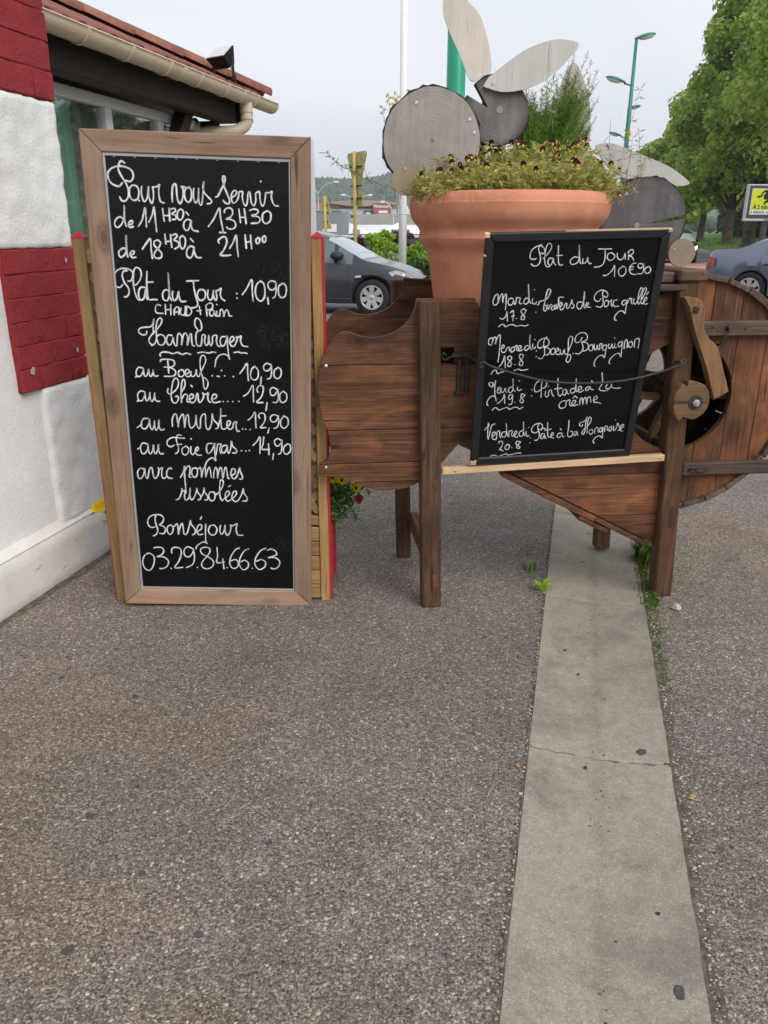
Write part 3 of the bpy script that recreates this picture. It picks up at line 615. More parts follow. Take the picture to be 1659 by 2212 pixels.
def leaf(name, a, b, c2, trans=0.35, rough=0.55):
    t = NT(name)
    g = t.n('ShaderNodeNewGeometry')
    col = t.ramp(g.outputs['Random Per Island'], [(0.0, a), (0.5, b), (1.0, c2)])
    t.done(col, rough, None, 0.3)
    tr = t.n('ShaderNodeBsdfTranslucent')
    t.l(col, tr.inputs['Color'])
    mx = t.n('ShaderNodeMixShader', Fac=trans)
    t.l(t.bsdf.outputs[0], mx.inputs[1]); t.l(tr.outputs[0], mx.inputs[2])
    t.l(mx.outputs[0], t.out.inputs['Surface'])
    return t.m
M['plane_leaf'] = leaf('plane_tree_leaf', (0.18, 0.29, 0.045), (0.36, 0.50, 0.085), (0.56, 0.66, 0.18), 0.55)
M['plane_leaf_yel'] = leaf('plane_tree_leaf_yellowing', (0.28, 0.37, 0.055), (0.50, 0.57, 0.10), (0.68, 0.68, 0.20), 0.55)
M['dark_leaf'] = leaf('undergrowth_leaf', (0.018, 0.042, 0.014), (0.035, 0.075, 0.022), (0.07, 0.125, 0.035), 0.3)
M['lime_leaf'] = leaf('lime_shrub_leaf', (0.17, 0.30, 0.02), (0.32, 0.50, 0.035), (0.48, 0.62, 0.07), 0.5)
M['varieg_leaf'] = leaf('variegated_leaf', (0.22, 0.27, 0.10), (0.38, 0.42, 0.22), (0.55, 0.55, 0.38), 0.35)
M['hedge_leaf'] = leaf('hedge_leaf', (0.04, 0.095, 0.025), (0.075, 0.155, 0.035), (0.13, 0.24, 0.05), 0.35)
M['purple_leaf'] = leaf('purple_hedge_leaf', (0.05, 0.010, 0.022), (0.10, 0.018, 0.04), (0.17, 0.03, 0.07), 0.3)
M['pansy_leaf'] = leaf('fading_pansy_leaf', (0.26, 0.32, 0.06), (0.52, 0.52, 0.14), (0.74, 0.66, 0.30), 0.55)
M['dry_stem'] = leaf('dry_stem', (0.34, 0.24, 0.10), (0.50, 0.38, 0.17), (0.62, 0.52, 0.28), 0.3)
M['feather_leaf'] = leaf('feathery_leaf', (0.10, 0.27, 0.035), (0.19, 0.40, 0.055), (0.32, 0.52, 0.10), 0.55)
M['feather_dry'] = leaf('feathery_brown', (0.10, 0.075, 0.05), (0.15, 0.13, 0.08), (0.20, 0.18, 0.11), 0.2)
M['box_leaf'] = leaf('flower_box_leaf', (0.045, 0.13, 0.03), (0.085, 0.20, 0.045), (0.17, 0.31, 0.08), 0.35)
M['yellow_petal'] = leaf('yellow_petal', (0.72, 0.52, 0.012), (0.80, 0.60, 0.015), (0.85, 0.68, 0.03), 0.3)
M['pale_petal'] = leaf('pale_yellow_petal', (0.66, 0.62, 0.20), (0.72, 0.70, 0.28), (0.78, 0.76, 0.36), 0.3)
M['wine_petal'] = leaf('dark_wine_petal', (0.035, 0.004, 0.012), (0.06, 0.006, 0.018), (0.09, 0.010, 0.025), 0.15)
M['red_petal'] = leaf('red_petal', (0.22, 0.012, 0.012), (0.30, 0.02, 0.015), (0.36, 0.03, 0.02), 0.2)
M['moss'] = leaf('moss_and_weeds', (0.045, 0.095, 0.015), (0.10, 0.17, 0.025), (0.17, 0.26, 0.04), 0.3)
M['far_leaf'] = leaf('far_wood', (0.040, 0.070, 0.038), (0.060, 0.098, 0.050), (0.085, 0.125, 0.062), 0.1, 0.8)

# ================================================================== GROUND
rnd = random.Random(7)
def sheet(name, pts, z, m, kind='structure'):
    o = from_data(name, [(x, y, z) for x, y in pts], [list(range(len(pts)))], m)
    return tag(o, kind=kind)

def ground_mat():
    t = NT('far_ground')
    c = t.coord((1, 1, 1), rnd=False)
    col = t.ramp(t.noise(c, 0.05, 6, 0.6), [(0.35, (0.075, 0.10, 0.045)), (0.65, (0.13, 0.15, 0.075))])
    return t.done(col, 0.9, None, 0.1)
def asphalt_mat(name, a=0.075, b=0.115):
    t = NT(name)
    c = t.coord((1, 1, 1), rnd=False)
    col = t.ramp(t.noise(c, 0.6, 7, 0.7), [(0.3, (a, a * 0.98, a * 0.97)), (0.7, (b, b * 0.98, b * 0.97))])
    col = t.mix(1.0, col, t.ramp(t.noise(c, 60, 3, 0.6), [(0.3, 0.8), (0.7, 1.15)]), 'MULTIPLY')
    return t.done(col, 0.75, None, 0.3)
sheet('ground', [(-3500, -60), (3500, -60), (3500, 4500), (-3500, 4500)], -0.05, ground_mat())
sheet('road', [(-60, 11.4), (26, 11.4), (26, 30), (120, 190), (60, 190), (22, 56), (-60, 45)], -0.046, asphalt_mat('road_asphalt', 0.13, 0.19))

DIRX, DIRY = math.sin(R(13.6)), math.cos(R(13.6))
def strip_left(y): return 0.229 + (y - 1.128) * 0.2425
WID = 0.432           # measured along X
Y0, Y1 = -1.6, 11.3
sheet('pavement', [(-9, Y0), (strip_left(Y0) - 0.004, Y0), (strip_left(Y1) - 0.004, Y1), (-9, Y1)], 0.0, M['aggregate'])
sheet('pavement_street_side', [(strip_left(Y0) + WID + 0.010, Y0), (16, Y0), (16, Y1), (strip_left(Y1) + WID + 0.010, Y1)], 0.0, M['aggregate'])
o = box('road_kerb', (-9, 16), (11.3, 11.45), (-0.2, 0.012), M['concrete'], None, 0.01)
tag(o, kind='structure')

def soil_mat():
    t = NT('joint_soil')
    c = t.coord((1, 1, 1), rnd=False)
    col = t.ramp(t.noise(c, 30, 6, 0.7), [(0.3, (0.06, 0.05, 0.038)), (0.55, (0.14, 0.12, 0.095)), (0.72, (0.24, 0.215, 0.18))])
    return t.done(col, 0.95, t.bump(t.noise(c, 90, 4, 0.7), 0.006, 1.0), 0.1)
M['soil'] = soil_mat()
rnd = random.Random(5)
pts_l, pts_r = [], []
n = 90
for i in range(n + 1):
    y = -0.3 + i * 0.075
    pts_l.append((strip_left(y) + WID - 0.02, y))
    pts_r.append((strip_left(y) + WID + 0.026 + rnd.uniform(-0.012, 0.010), y))
sheet('soil_joint', pts_l + pts_r[::-1], 0.003, M['soil'])
pts_l = [(strip_left(y) - 0.006 + rnd.uniform(-0.004, 0.003), y) for y in [i * 0.05 for i in range(0, 110)]]
pts_r = [(strip_left(y) + 0.004, y) for y in [i * 0.05 for i in range(0, 110)]]
sheet('soil_joint_wall_side', pts_l + pts_r[::-1], 0.0025, M['soil'])

# drainage channel of dished concrete slabs, each slab its own piece
chan = thing('drain_channel', None, None, (strip_left(0), 0, 0), -R(13.6))
tag(chan, kind='structure')
wperp = WID * DIRY
joints = [-1.2, -0.13, 0.95, 2.03, 3.10, 4.17, 5.25, 6.33, 7.4, 8.5, 9.6, 10.7, 11.5]
rnd = random.Random(3)
for a, b in zip(joints, joints[1:]):
    la, lb = a / DIRY + 0.0028, b / DIRY - 0.0028
    us = [0, .004, .010] + [.010 + (wperp - .020) * q / 16 for q in range(1, 16)] + [wperp - .010, wperp - .004, wperp]
    ls = [la, la + .006, la + .014] + [la + .014 + (lb - la - .028) * q / 20 for q in range(1, 20)] + [lb - .014, lb - .006, lb]
    nx, ny = len(us) - 1, len(ls) - 1
    v, f = [], []
    ja = [rnd.uniform(-0.005, 0.005) for _ in range(nx + 1)]
    jb = [rnd.uniform(-0.005, 0.005) for _ in range(nx + 1)]
    dz = rnd.uniform(-0.0015, 0.0015)
    for i in range(ny + 1):
        for j in range(nx + 1):
            x, l = us[j], ls[i]
            if i <= 1: l += ja[j]
            if i >= ny - 1: l += jb[j]
            u = abs(x / wperp - 0.5) * 2
            z = 0.006 - 0.017 * (1 - u ** 1.4) + dz
            if i in (0, ny) or j in (0, nx): z -= 0.005
            ex = 0
            if j in (0, nx): ex = (rnd.uniform(-0.002, 0.003) + (rnd.random() < .15) * .006) * (1 if j == 0 else -1)
            v.append((x + ex, l, z))
    for i in range(ny):
        for j in range(nx):
            k = i * (nx + 1) + j
            f.append((k, k + 1, k + nx + 2, k + nx + 1))
    base = len(v)
    rim = [j for j in range(nx + 1)] + [i * (nx + 1) + nx for i in range(1, ny + 1)] + [ny * (nx + 1) + j for j in range(nx - 1, -1, -1)] + [i * (nx + 1) for i in range(ny - 1, 0, -1)]
    for k in rim: v.append((v[k][0], v[k][1], -0.10))
    L = len(rim)
    for q in range(L): f.append((rim[q], base + q, base + (q + 1) % L, rim[(q + 1) % L]))
    auto_smooth(from_data('slab', v, f, M['channel'], chan, True), 25)
sheet('channel_bed', [(strip_left(-1.3) - 0.01, -1.3), (strip_left(-1.3) + WID + 0.03, -1.3), (strip_left(11.3) + WID + 0.03, 11.3), (strip_left(11.3) - 0.01, 11.3)], -0.02, M['soil'])

# gum spots and droppings on the paving
M['gum'] = plain('old_gum', (0.085, 0.083, 0.082), 0.85, 0.1, 0, 0.35, 90, 0.001)
def spot(name, x, y, r, z, label, group=None, asp=1.0):
    rr = random.Random(int(x * 1000) + int(y * 77))
    n = 28
    h1, h2 = rr.uniform(0, 6), rr.uniform(0, 6)
    w_ = lambda a: r * (1 + .12 * math.sin(2 * a + h1) + .07 * math.sin(5 * a + h2) + .04 * math.sin(9 * a))
    p = [(w_(2 * math.pi * k / n) * math.cos(2 * math.pi * k / n), asp * w_(2 * math.pi * k / n) * math.sin(2 * math.pi * k / n)) for k in range(n)]
    v = [(0, 0, 0.0022)] + [(a * .8, b * .8, 0.002) for a, b in p] + [(a, b, 0.0) for a, b in p]
    f = [(0, 1 + k, 1 + (k + 1) % n) for k in range(n)] + [(1 + k, 1 + n + k, 1 + n + (k + 1) % n, 1 + (k + 1) % n) for k in range(n)]
    o = from_data(name, v, f, M['gum'])
    o.location = (x, y, z)
    return tag(o, label, 'gum spot', group)
spot('gum_spot', 0.79, 2.002, 0.016, -0.002, 'small dark gum spot on the concrete channel just past a slab joint', None, 1.0)
spot('gum_spot', 0.634, 1.195, 0.026, -0.001, 'largest dark round gum spot trodden into the concrete channel')
for q, (x, y) in enumerate([(-1.02, 2.62), (-0.85, 2.30), (-0.80, 1.72), (-0.60, 1.52), (-0.42, 1.34), (-0.70, 1.30), (-0.30, 1.62), (-1.15, 2.42)]):
    spot('gum_spot', x, y, 0.009 + 0.002 * (q % 3), 0.0005, 'faint dark gum spot trodden into the pebbled pavement', 'gum spots on the pavement')

def pebble(name, x, y, z, s, m, label, cat='stone', group=None, seed=1, flat=0.6):
    bm = bmesh.new()
    bmesh.ops.create_icosphere(bm, subdivisions=2, radius=s)
    rr = random.Random(seed)
    ph = [rr.uniform(0, 6) for _ in range(6)]
    for v in bm.verts:
        d = v.co.normalized()
        k = 1 + .18 * math.sin(3 * d.x + ph[0]) + .16 * math.sin(4 * d.y + ph[1]) + .1 * math.sin(5 * d.z + ph[2])
        v.co = Vector((d.x * s * k * 1.15, d.y * s * k, d.z * s * k * flat))
    o = from_bm(name, bm, m, None, False)
    o.location = (x, y, z + s * flat * 0.8)
    return tag(o, label, cat, group)
M['pale_stone'] = plain('pale_stone', (0.46, 0.41, 0.34), 0.8, 0.2, 0, 0.2, 40, 0.002)
M['dark_bit'] = plain('dark_litter', (0.035, 0.032, 0.03), 0.8, 0.2, 0, 0.3, 40)
pebble('stone', 1.229, 2.949, 0, 0.019, M['pale_stone'], 'pale angular stone lying beside the right leg of the wooden machine', seed=4, flat=0.75)
for q, (x, y) in enumerate([(0.40, 1.694), (0.728, 1.529), (0.64, 1.40), (0.86, 2.22), (0.70, 2.45), (0.69, 2.62), (0.83, 1.80), (0.80, 1.79), (0.60, 1.93)]):
    pebble('seed_pod', x, y, -0.006, 0.0036 + 0.0009 * (q % 3), M['dark_bit'], 'tiny dark seed pod dropped on the concrete channel', 'seed pod', 'dark seed pods on the channel', q)
# loose grit and crumbs of soil gathered along the joints and in the dish
rr = random.Random(31)
gv, gf = [], []
oct_ = [(1, 0, 0), (0, 1, 0), (-1, 0, 0), (0, -1, 0), (0, 0, 1), (0, 0, -1)]
of_ = [(0, 1, 4), (1, 2, 4), (2, 3, 4), (3, 0, 4), (1, 0, 5), (2, 1, 5), (3, 2, 5), (0, 3, 5)]
for q in range(2600):
    y = 0.8 + 5.2 * rr.random() ** 1.5
    w = rr.random()
    if w < .62: x = strip_left(y) + WID + .006 + abs(rr.gauss(0, .012)); z = .004
    elif w < .94: x = strip_left(y) - .002 - abs(rr.gauss(0, .007)); z = .003
    else: x = strip_left(y) + WID * .5 + rr.gauss(0, .03); z = -.009
    s_ = rr.uniform(.0012, .0042) * (1.5 if rr.random() < .07 else 1)
    k = len(gv); a = rr.uniform(0, 6.28)
    for p in oct_:
        gv.append((x + s_ * 1.2 * (p[0] * math.cos(a) - p[1] * math.sin(a)), y + s_ * (p[0] * math.sin(a) + p[1] * math.cos(a)), z + s_ * .7 * p[2]))
    gf += [tuple(t + k for t in t_) for t_ in of_]
M['grit'] = leaf('grit', (.06, .05, .042), (.20, .17, .145), (.52, .49, .44), 0.0, .9)
tag(from_data('grit', gv, gf, M['grit']), 'loose grit and soil crumbs along the edges of the channel', 'grit', kind='stuff')
# two dry leaves
def dry_leaf(x, y, z, s, rz, label, m):
    pr = [(-1, 0), (-.55, .35), (-.2, .28), (0, .62), (.25, .33), (.75, .42), (.65, .05), (1, -.1), (.6, -.2), (.55, -.5), (.1, -.32), (-.25, -.55), (-.5, -.25)]
    v = [(0, 0, .25 * s)] + [(a * s, b * s, (0.12 * math.sin(a * 5) + .15) * s) for a, b in pr]
    n = len(pr)
    o = from_data('fallen_leaf', v, [(0, 1 + k, 1 + (k + 1) % n) for k in range(n)], m)
    o.location = (x, y, z); o.rotation_euler = (0, 0, rz)
    return tag(o, label, 'leaf')
M['tan_leaf'] = plain('tan_dead_leaf', (0.42, 0.27, 0.11), 0.7, 0.2, 0, 0.25, 60)
M['orange_leaf'] = plain('orange_dead_leaf', (0.42, 0.19, 0.035), 0.7, 0.2, 0, 0.25, 60)
dry_leaf(0.865, 1.79, 0.004, 0.017, 0.6, 'curled tan dead leaf in the soil joint right of the channel', M['tan_leaf'])
dry_leaf(0.398, 1.93, 0.003, 0.013, 1.4, 'small orange dead leaf beside the left edge of the channel', M['orange_leaf'])

# weeds and moss in the joints
def blades(name, spots, m, seed=0):
    """spots: (x,y,z, count, height, spread) tufts of thin leaves"""
    rr = random.Random(seed)
    v, f = [], []
    for x, y, z, cnt, h, sp in spots:
        for _ in range(cnt):
            bx, by = x + rr.gauss(0, sp), y + rr.gauss(0, sp)
            a = rr.uniform(0, 6.283); l = h * rr.uniform(.4, 1.1); w = l * rr.uniform(.06, .16)
            dx, dy = math.cos(a), math.sin(a)
            bend = rr.uniform(.15, .8) * l
            k = len(v)
            v += [(bx - dy * w, by + dx * w, z), (bx + dy * w, by - dx * w, z),
                  (bx + dx * bend * .4 + dy * w, by + dy * bend * .4 - dx * w, z + l * .62), (bx + dx * bend * .4 - dy * w, by + dy * bend * .4 + dx * w, z + l * .62),
                  (bx + dx * bend, by + dy * bend, z + l * .9)]
            f += [(k, k + 1, k + 2, k + 3), (k + 3, k + 2, k + 4)]
    return from_data(name, v, f, m)
def joint_x(y): return strip_left(y) + WID + 0.012
rr = random.Random(12)
spots = []
for i in range(460):
    y = rr.uniform(2.3, 4.3)
    dens = 1.0 if 2.95 < y < 3.75 else 0.55
    if rr.random() > dens: continue
    spots.append((joint_x(y) + rr.gauss(0.012, .014), y, 0.002, 7, 0.012 if y < 2.95 else rr.choice((.012, .018, .03)), 0.012))
for i in range(9): spots.append((joint_x(3.45) + .03 + rr.gauss(0, .02), 3.45 + rr.gauss(0, .08), .002, 14, .11, .012))
o = blades('moss', spots, M['moss'], 4)
tag(o, 'green moss and low weeds filling the joint right of the channel', 'moss', kind='stuff')
def rosette(name, x, y, z, nl, ll, m, label, seed, up=0.5, wide=.45):
    rr = random.Random(seed); v, f = [], []
    for q in range(nl):
        a = 2.4 * q + rr.uniform(-.3, .3); l = ll * rr.uniform(.6, 1.1); w = l * wide * .5
        e = up * rr.uniform(.5, 1.3)
        d = Vector((math.cos(a), math.sin(a), 0)); s = Vector((-d.y, d.x, 0)); u = Vector((0, 0, 1))
        base = Vector((0, 0, .004 + q * .0035))
        p = [base, base + d * l * .45 + u * l * .5 * e + s * w, base + d * l + u * l * e * .7, base + d * l * .45 + u * l * .5 * e - s * w, base + d * l * .5 + u * l * .44 * e]
        k = len(v); v += [tuple(t) for t in p]
        f += [(k, k + 1, k + 4), (k + 1, k + 2, k + 4), (k + 2, k + 3, k + 4), (k + 3, k, k + 4)]
    o = from_data(name, v, f, m); o.location = (x, y, z)
    return tag(o, label, 'weed')
rosette('weed', 0.695, 3.125, 0.0, 9, 0.045, M['lime_leaf'], 'bright green broad-leaved weed sprouting beside the slab joint', 2, 1.0, .7)
o = blades('weed', [(0.70, 3.36, 0.0, 16, 0.055, 0.016)], M['moss'], 9)
tag(o, 'thin grassy weed growing against the left edge of the channel', 'weed')

# ================================================================== BUILDING ON THE LEFT
# local frame: x runs along the street wall away from the viewer, y into the building
bld = thing('restaurant_building', 'white rendered house with red painted quoins, sand gutter and tiled roof', 'building', (-1.38, 3.65, 0), R(76))
def rough_block(name, x, y, z, m, parent, step=0.035, amp=0.006, seed=1, bev=0.008, crisp=False):
    """box whose faces are subdivided and knocked about like painted rubble"""
    bm = bmesh.new()
    bm_box(bm, x, y, z, None, bev)
    for it in range(6):
        es = [e for e in bm.edges if e.calc_length() > step * 1.6]
        if not es or len(bm.verts) > 24000: break
        bmesh.ops.subdivide_edges(bm, edges=es, cuts=1, use_grid_fill=True)
    bmesh.ops.recalc_face_normals(bm, faces=bm.faces)
    bm.normal_update()
    import mathutils.noise as mn
    for v in bm.verts:
        p = v.co * 14 + Vector((seed * 3.1, 0, 0))
        q = v.co * 45 + Vector((0, seed * 7.7, 0))
        v.co += v.normal * (amp * (mn.noise(p) * 1.1 + 0.45 * mn.noise(q)))
    o = from_bm(name, bm, m, parent, True)
    if crisp: auto_smooth(o, 34)
    return o
# carcass
box('wall', (-5.2, -0.02), (0.022, 0.5), (0, 3.4), M['stucco'], bld, 0.01)
rough_block('plinth', (-5.2, 0.03), (-0.022, 0.08), (-0.02, 0.235), M['plinth'], bld, 0.06, 0.004, 2, 0.012)
prism('plinth_slope', [(0, 0), (0.045, 0), (0.045, 0.03)], -5.2, 0.028, M['plinth'], bld, 0, Matrix.Translation((0, -0.022, 0.234)) @ Matrix(((0, 1, 0, 0), (1, 0, 0, 0), (0, 0, 1, 0), (0, 0, 0, 1))))
# dirt gathered along the foot of the wall
rr = random.Random(2)
d_ = [(-5.2 + i * .05, -0.050 - abs(rr.gauss(0, .010)), .0022) for i in range(108)]
from_data('wall_foot_dirt', d_ + [(x, -.015, .0026) for x, _, _ in d_[::-1]], [list(range(216))], M['soil'], bld)
# corner pier, seen as alternating white and red bands
rough_block('quoin_block', (-0.335, 0.0), (-0.004, 0.42), (0.24, 0.862), M['stucco_rough'], bld, 0.02, 0.0052, 5)
rough_block('quoin_block', (-0.60, 0.0), (-0.006, 0.42), (1.432, 2.004), M['stucco_rough'], bld, 0.02, 0.0055, 8)
rb = rough_block('quoin_core', (-0.462, -0.006), (-0.003, 0.41), (0.863, 1.431), M['red_paint'], bld, 0.05, 0.005, 11)
ru = rough_block('quoin_core', (-0.95, -0.006), (-0.0045, 0.41), (2.005, 3.2), M['red_paint'], bld, 0.06, 0.005, 12)
rnd = random.Random(21)
def brick_courses(parent, x0, x1, z0, z1, ch, bl, proud, seed, bev):
    rr = random.Random(seed)
    nz = round((z1 - z0) / ch)
    ch = (z1 - z0) / nz
    for i in range(nz):
        xs = [x1]
        first = bl if i % 2 else bl * 0.5
        x = x1 - first
        while x > x0 + bl * .3:
            xs.append(x); x -= bl * rr.uniform(.92, 1.08)
        xs.append(x0)
        for a, b in zip(xs, xs[1:]):
            rough_block('brick', (b + .002, a - (.002 if a != x1 else -.004)), (-0.010 - proud + rr.uniform(-.0012, .0012), 0.03), (z0 + i * ch + .002, z0 + (i + 1) * ch - .002), M['red_paint'], parent, 0.028, 0.0045, rr.random() * 50, bev, True)
brick_courses(rb, -0.462, -0.004, 0.866, 1.430, 0.094, 0.23, -0.0035, 3, 0.003)
brick_courses(ru, -0.95, -0.004, 2.006, 2.76, 0.108, 0.235, -0.001, 4, 0.004)
# hairline cracks in the plinth render
rr = random.Random(14)
for x0, z0, L_, ang_ in ((-.10, .135, .10, 12), (-.22, .10, .07, -60), (-.33, .06, .06, -70), (-.30, .17, .05, -75), (-.60, .12, .08, 20), (-.42, .05, .05, 35)):
    n = 9; v, f = [], []
    x, z = x0, z0; a = R(ang_)
    for k in range(n):
        w = .0012 * (1 - abs(k - 4) / 5)
        v += [(x, -.0268, z + w), (x, -.0268, z - w)]
        a_ = a + rr.uniform(-.7, .7); x += L_ / n * math.cos(a_); z += L_ / n * math.sin(a_)
    f = [(2 * k, 2 * k + 1, 2 * k + 3, 2 * k + 2) for k in range(n - 1)]
    from_data('crack', v, f, M['soil'], bld)
# chips in the paint
for x, z, s in ((-0.395, 0.95, 0.018), (-0.075, 0.995, 0.010), (-0.075, 1.38, 0.010)):
    n = 9; rr = random.Random(int(z * 1000))
    v = [(x, -0.0118, z)] + [(x + s * math.cos(k * 2 * math.pi / n) * rr.uniform(.6, 1.1), -0.0116, z + 1.4 * s * math.sin(k * 2 * math.pi / n) * rr.uniform(.6, 1.1)) for k in range(n)]
    from_data('paint_chip', v, [(0, 1 + (k + 1) % n, 1 + k) for k in range(n)], M['bare'], bld)

# glazed lean-to behind the pier
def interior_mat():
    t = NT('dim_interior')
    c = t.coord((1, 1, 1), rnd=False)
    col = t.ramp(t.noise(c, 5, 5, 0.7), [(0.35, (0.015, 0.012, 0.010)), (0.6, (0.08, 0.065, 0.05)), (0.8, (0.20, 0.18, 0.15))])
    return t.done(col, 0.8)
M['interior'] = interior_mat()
def thin_glass(name, tint, refl):
    t = NT(name)
    tr = t.n('ShaderNodeBsdfTransparent'); tr.inputs['Color'].default_value = (*tint, 1)
    gl = t.n('ShaderNodeBsdfGlossy', Roughness=0.03)
    fr = t.n('ShaderNodeFresnel', IOR=1.5)
    mx = t.n('ShaderNodeMixShader')
    t.l(t.math('MULTIPLY', fr.outputs[0], refl), mx.inputs[0]); t.l(tr.outputs[0], mx.inputs[1]); t.l(gl.outputs[0], mx.inputs[2])
    t.l(mx.outputs[0], t.out.inputs['Surface'])
    return t.m
M['pane'] = thin_glass('window_glass', (0.95, 0.98, 0.97), 0.6)
def lace_mat():
    t = NT('green_net_curtain')
    c = t.coord((1, 1, 1), rnd=False)
    f = t.noise(t.coord((30, 30, 1.5), rnd=False), 1.0, 4, .6)
    col = t.ramp(f, [(.3, (.34, .60, .46)), (.7, (.55, .80, .66))])
    return t.done(col, .7, None, .2)
M['green_net'] = lace_mat()
M['lace'] = plain('lace_curtain', (0.42, 0.39, 0.33), 0.8, 0.1, 0, 0.5, 25)
box('side_wall', (0.02, 3.15), (0.45, 0.9), (0, 0.95), M['stucco'], bld, 0.008)
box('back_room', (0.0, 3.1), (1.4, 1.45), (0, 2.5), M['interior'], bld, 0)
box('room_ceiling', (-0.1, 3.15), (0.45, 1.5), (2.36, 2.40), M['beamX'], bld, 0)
# window: frame, mullions, panes
win = box('window', (0.02, 2.62), (0.56, 0.62), (2.175, 2.235), M['pvc'], bld, 0.004)
box('sill_rail', (0.02, 2.62), (0.555, 0.625), (0.95, 1.01), M['pvc'], win, 0.004)
mull = [0.45, 1.32, 1.93, 2.59]
for x in mull: box('mullion', (x - 0.035, x + 0.035), (0.558, 0.618), (1.01, 2.176), M['pvc'], win, 0.004)
for a, b in zip([0.02] + mull, mull):
    box('pane', (a + .03 if a > .03 else a, b - .03), (0.585, 0.591), (1.005, 2.18), M['pane'], win, 0)
# curtains hang inside: a folded green net and lace behind the rest
def curtain(name, x0, x1, z0, z1, y, m, parent, folds, amp):
    v, f = [], []
    n = folds * 8
    for i in range(n + 1):
        x = x0 + (x1 - x0) * i / n
        d = y + amp * math.sin(i / 8 * 2 * math.pi) + amp * .4 * math.sin(i * 1.37)
        v += [(x, d, z0), (x, d, z1)]
    f = [(2 * i, 2 * i + 2, 2 * i + 3, 2 * i + 1) for i in range(n)]
    o = from_data(name, v, f, m, parent, True)
    return o
curtain('green_curtain', 0.66, 1.075, 0.98, 2.18, 0.66, M['green_net'], bld, 7, 0.012)
curtain('lace_curtain', 1.15, 2.6, 1.0, 2.19, 0.70, M['lace'], bld, 16, 0.016)
# timber: eaves beam, posts, brace
box('eaves_beam', (0.03, 2.66), (0.35, 0.47), (2.235, 2.385), M['beamX'], bld, 0.006)
box('eaves_post', (2.50, 2.64), (0.47, 0.60), (0.0, 2.24), M['beamZ'], bld, 0.006)
box('soffit', (0.02, 2.7), (0.28, 0.60), (2.386, 2.402), M['beamX'], bld, 0.002)
br = Matrix.Translation((2.08, 0.5, 2.16)) @ Matrix.Rotation(R(-52), 4, 'Y')
box('brace', (-0.32, 0.32), (-0.045, 0.045), (-0.045, 0.045), M['beamX'], bld, 0.004, br)
box('fascia_end', (2.80, 2.86), (0.30, 0.62), (2.26, 2.40), M['beamY'], bld, 0.004)
# half-round gutter
def gutter_profile(r, t):
    pts = [(r * math.cos(a), r * math.sin(a)) for a in [math.pi + math.pi * k / 14 for k in range(15)]]
    pts += [(r + .006, .004), (r + .002, .010), (r - .006, .004)]
    inn = [((r - t) * math.cos(a), (r - t) * math.sin(a)) for a in [2 * math.pi - math.pi * k / 14 for k in range(15)]]
    return pts + inn
def sweep_x(name, prof, x0, x1, cy, cz, m, parent):
    bm = bmesh.new()
    a = [bm.verts.new((x0, cy + p, cz + q)) for p, q in prof]
    b = [bm.verts.new((x1, cy + p, cz + q)) for p, q in prof]
    n = len(prof)
    for i in range(n): bm.faces.new([a[i], a[(i + 1) % n], b[(i + 1) % n], b[i]])
    bm.faces.new(a); bm.faces.new(b[::-1])
    return from_bm(name, bm, m, parent)
GY, GZ, GR = 0.25, 2.412, 0.062
gut = sweep_x('gutter', [(-p, q) for p, q in gutter_profile(GR, 0.004)], 0.03, 3.10, GY, GZ, M['gutter'], bld)
auto_smooth(gut, 50)
cap = [(GR * math.cos(math.pi + math.pi * k / 14), GR * math.sin(math.pi + math.pi * k / 14)) for k in range(15)]
sweep_x('gutter_end', cap, 3.10, 3.112, GY, GZ, M['gutter'], gut)
for x in (0.62, 1.02, 1.43, 1.82, 2.21, 2.70):
    ring = [((GR + .007) * math.cos(a), (GR + .007) * math.sin(a)) for a in [math.pi + math.pi * k / 14 for k in range(15)]]
    rin = [((GR + .0005) * math.cos(a), (GR + .0005) * math.sin(a)) for a in [2 * math.pi - math.pi * k / 14 for k in range(15)]]
    sweep_x('bracket', ring + rin, x - .012, x + .012, GY, GZ, M['gutter'], gut)
for x in (1.60, 2.47):
    ring = [((GR + .004) * math.cos(a), (GR + .004) * math.sin(a)) for a in [math.pi + math.pi * k / 14 for k in range(15)]]
    rin = [((GR + .0005) * math.cos(a), (GR + .0005) * math.sin(a)) for a in [2 * math.pi - math.pi * k / 14 for k in range(15)]]
    sweep_x('gutter_joint', ring + rin, x - .022, x + .022, GY, GZ, M['gutter'], gut)
path = catmull([(2.62, GY, 2.36), (2.62, GY, 2.27), (2.62, GY + .01, 2.225), (2.60, GY + .05, 2.19), (2.57, GY + .10, 2.175), (2.50, GY + .22, 2.165), (2.46, GY + .28, 2.155), (2.44, GY + .31, 2.12), (2.44, GY + .32, 2.05), (2.44, GY + .32, 0.1)], 5)
dp = tube('downpipe', path, 0.041, M['gutter'], gut, 16)
for z0, z1, rr_ in ((2.30, 2.365, 0.046), (2.255, 2.275, 0.045)):
    lathe('pipe_socket', [(0.038, z0), (rr_, z0), (rr_, z1), (0.038, z1)], M['gutter'], dp, 20, False, Matrix.Translation((2.62, GY, 0)))
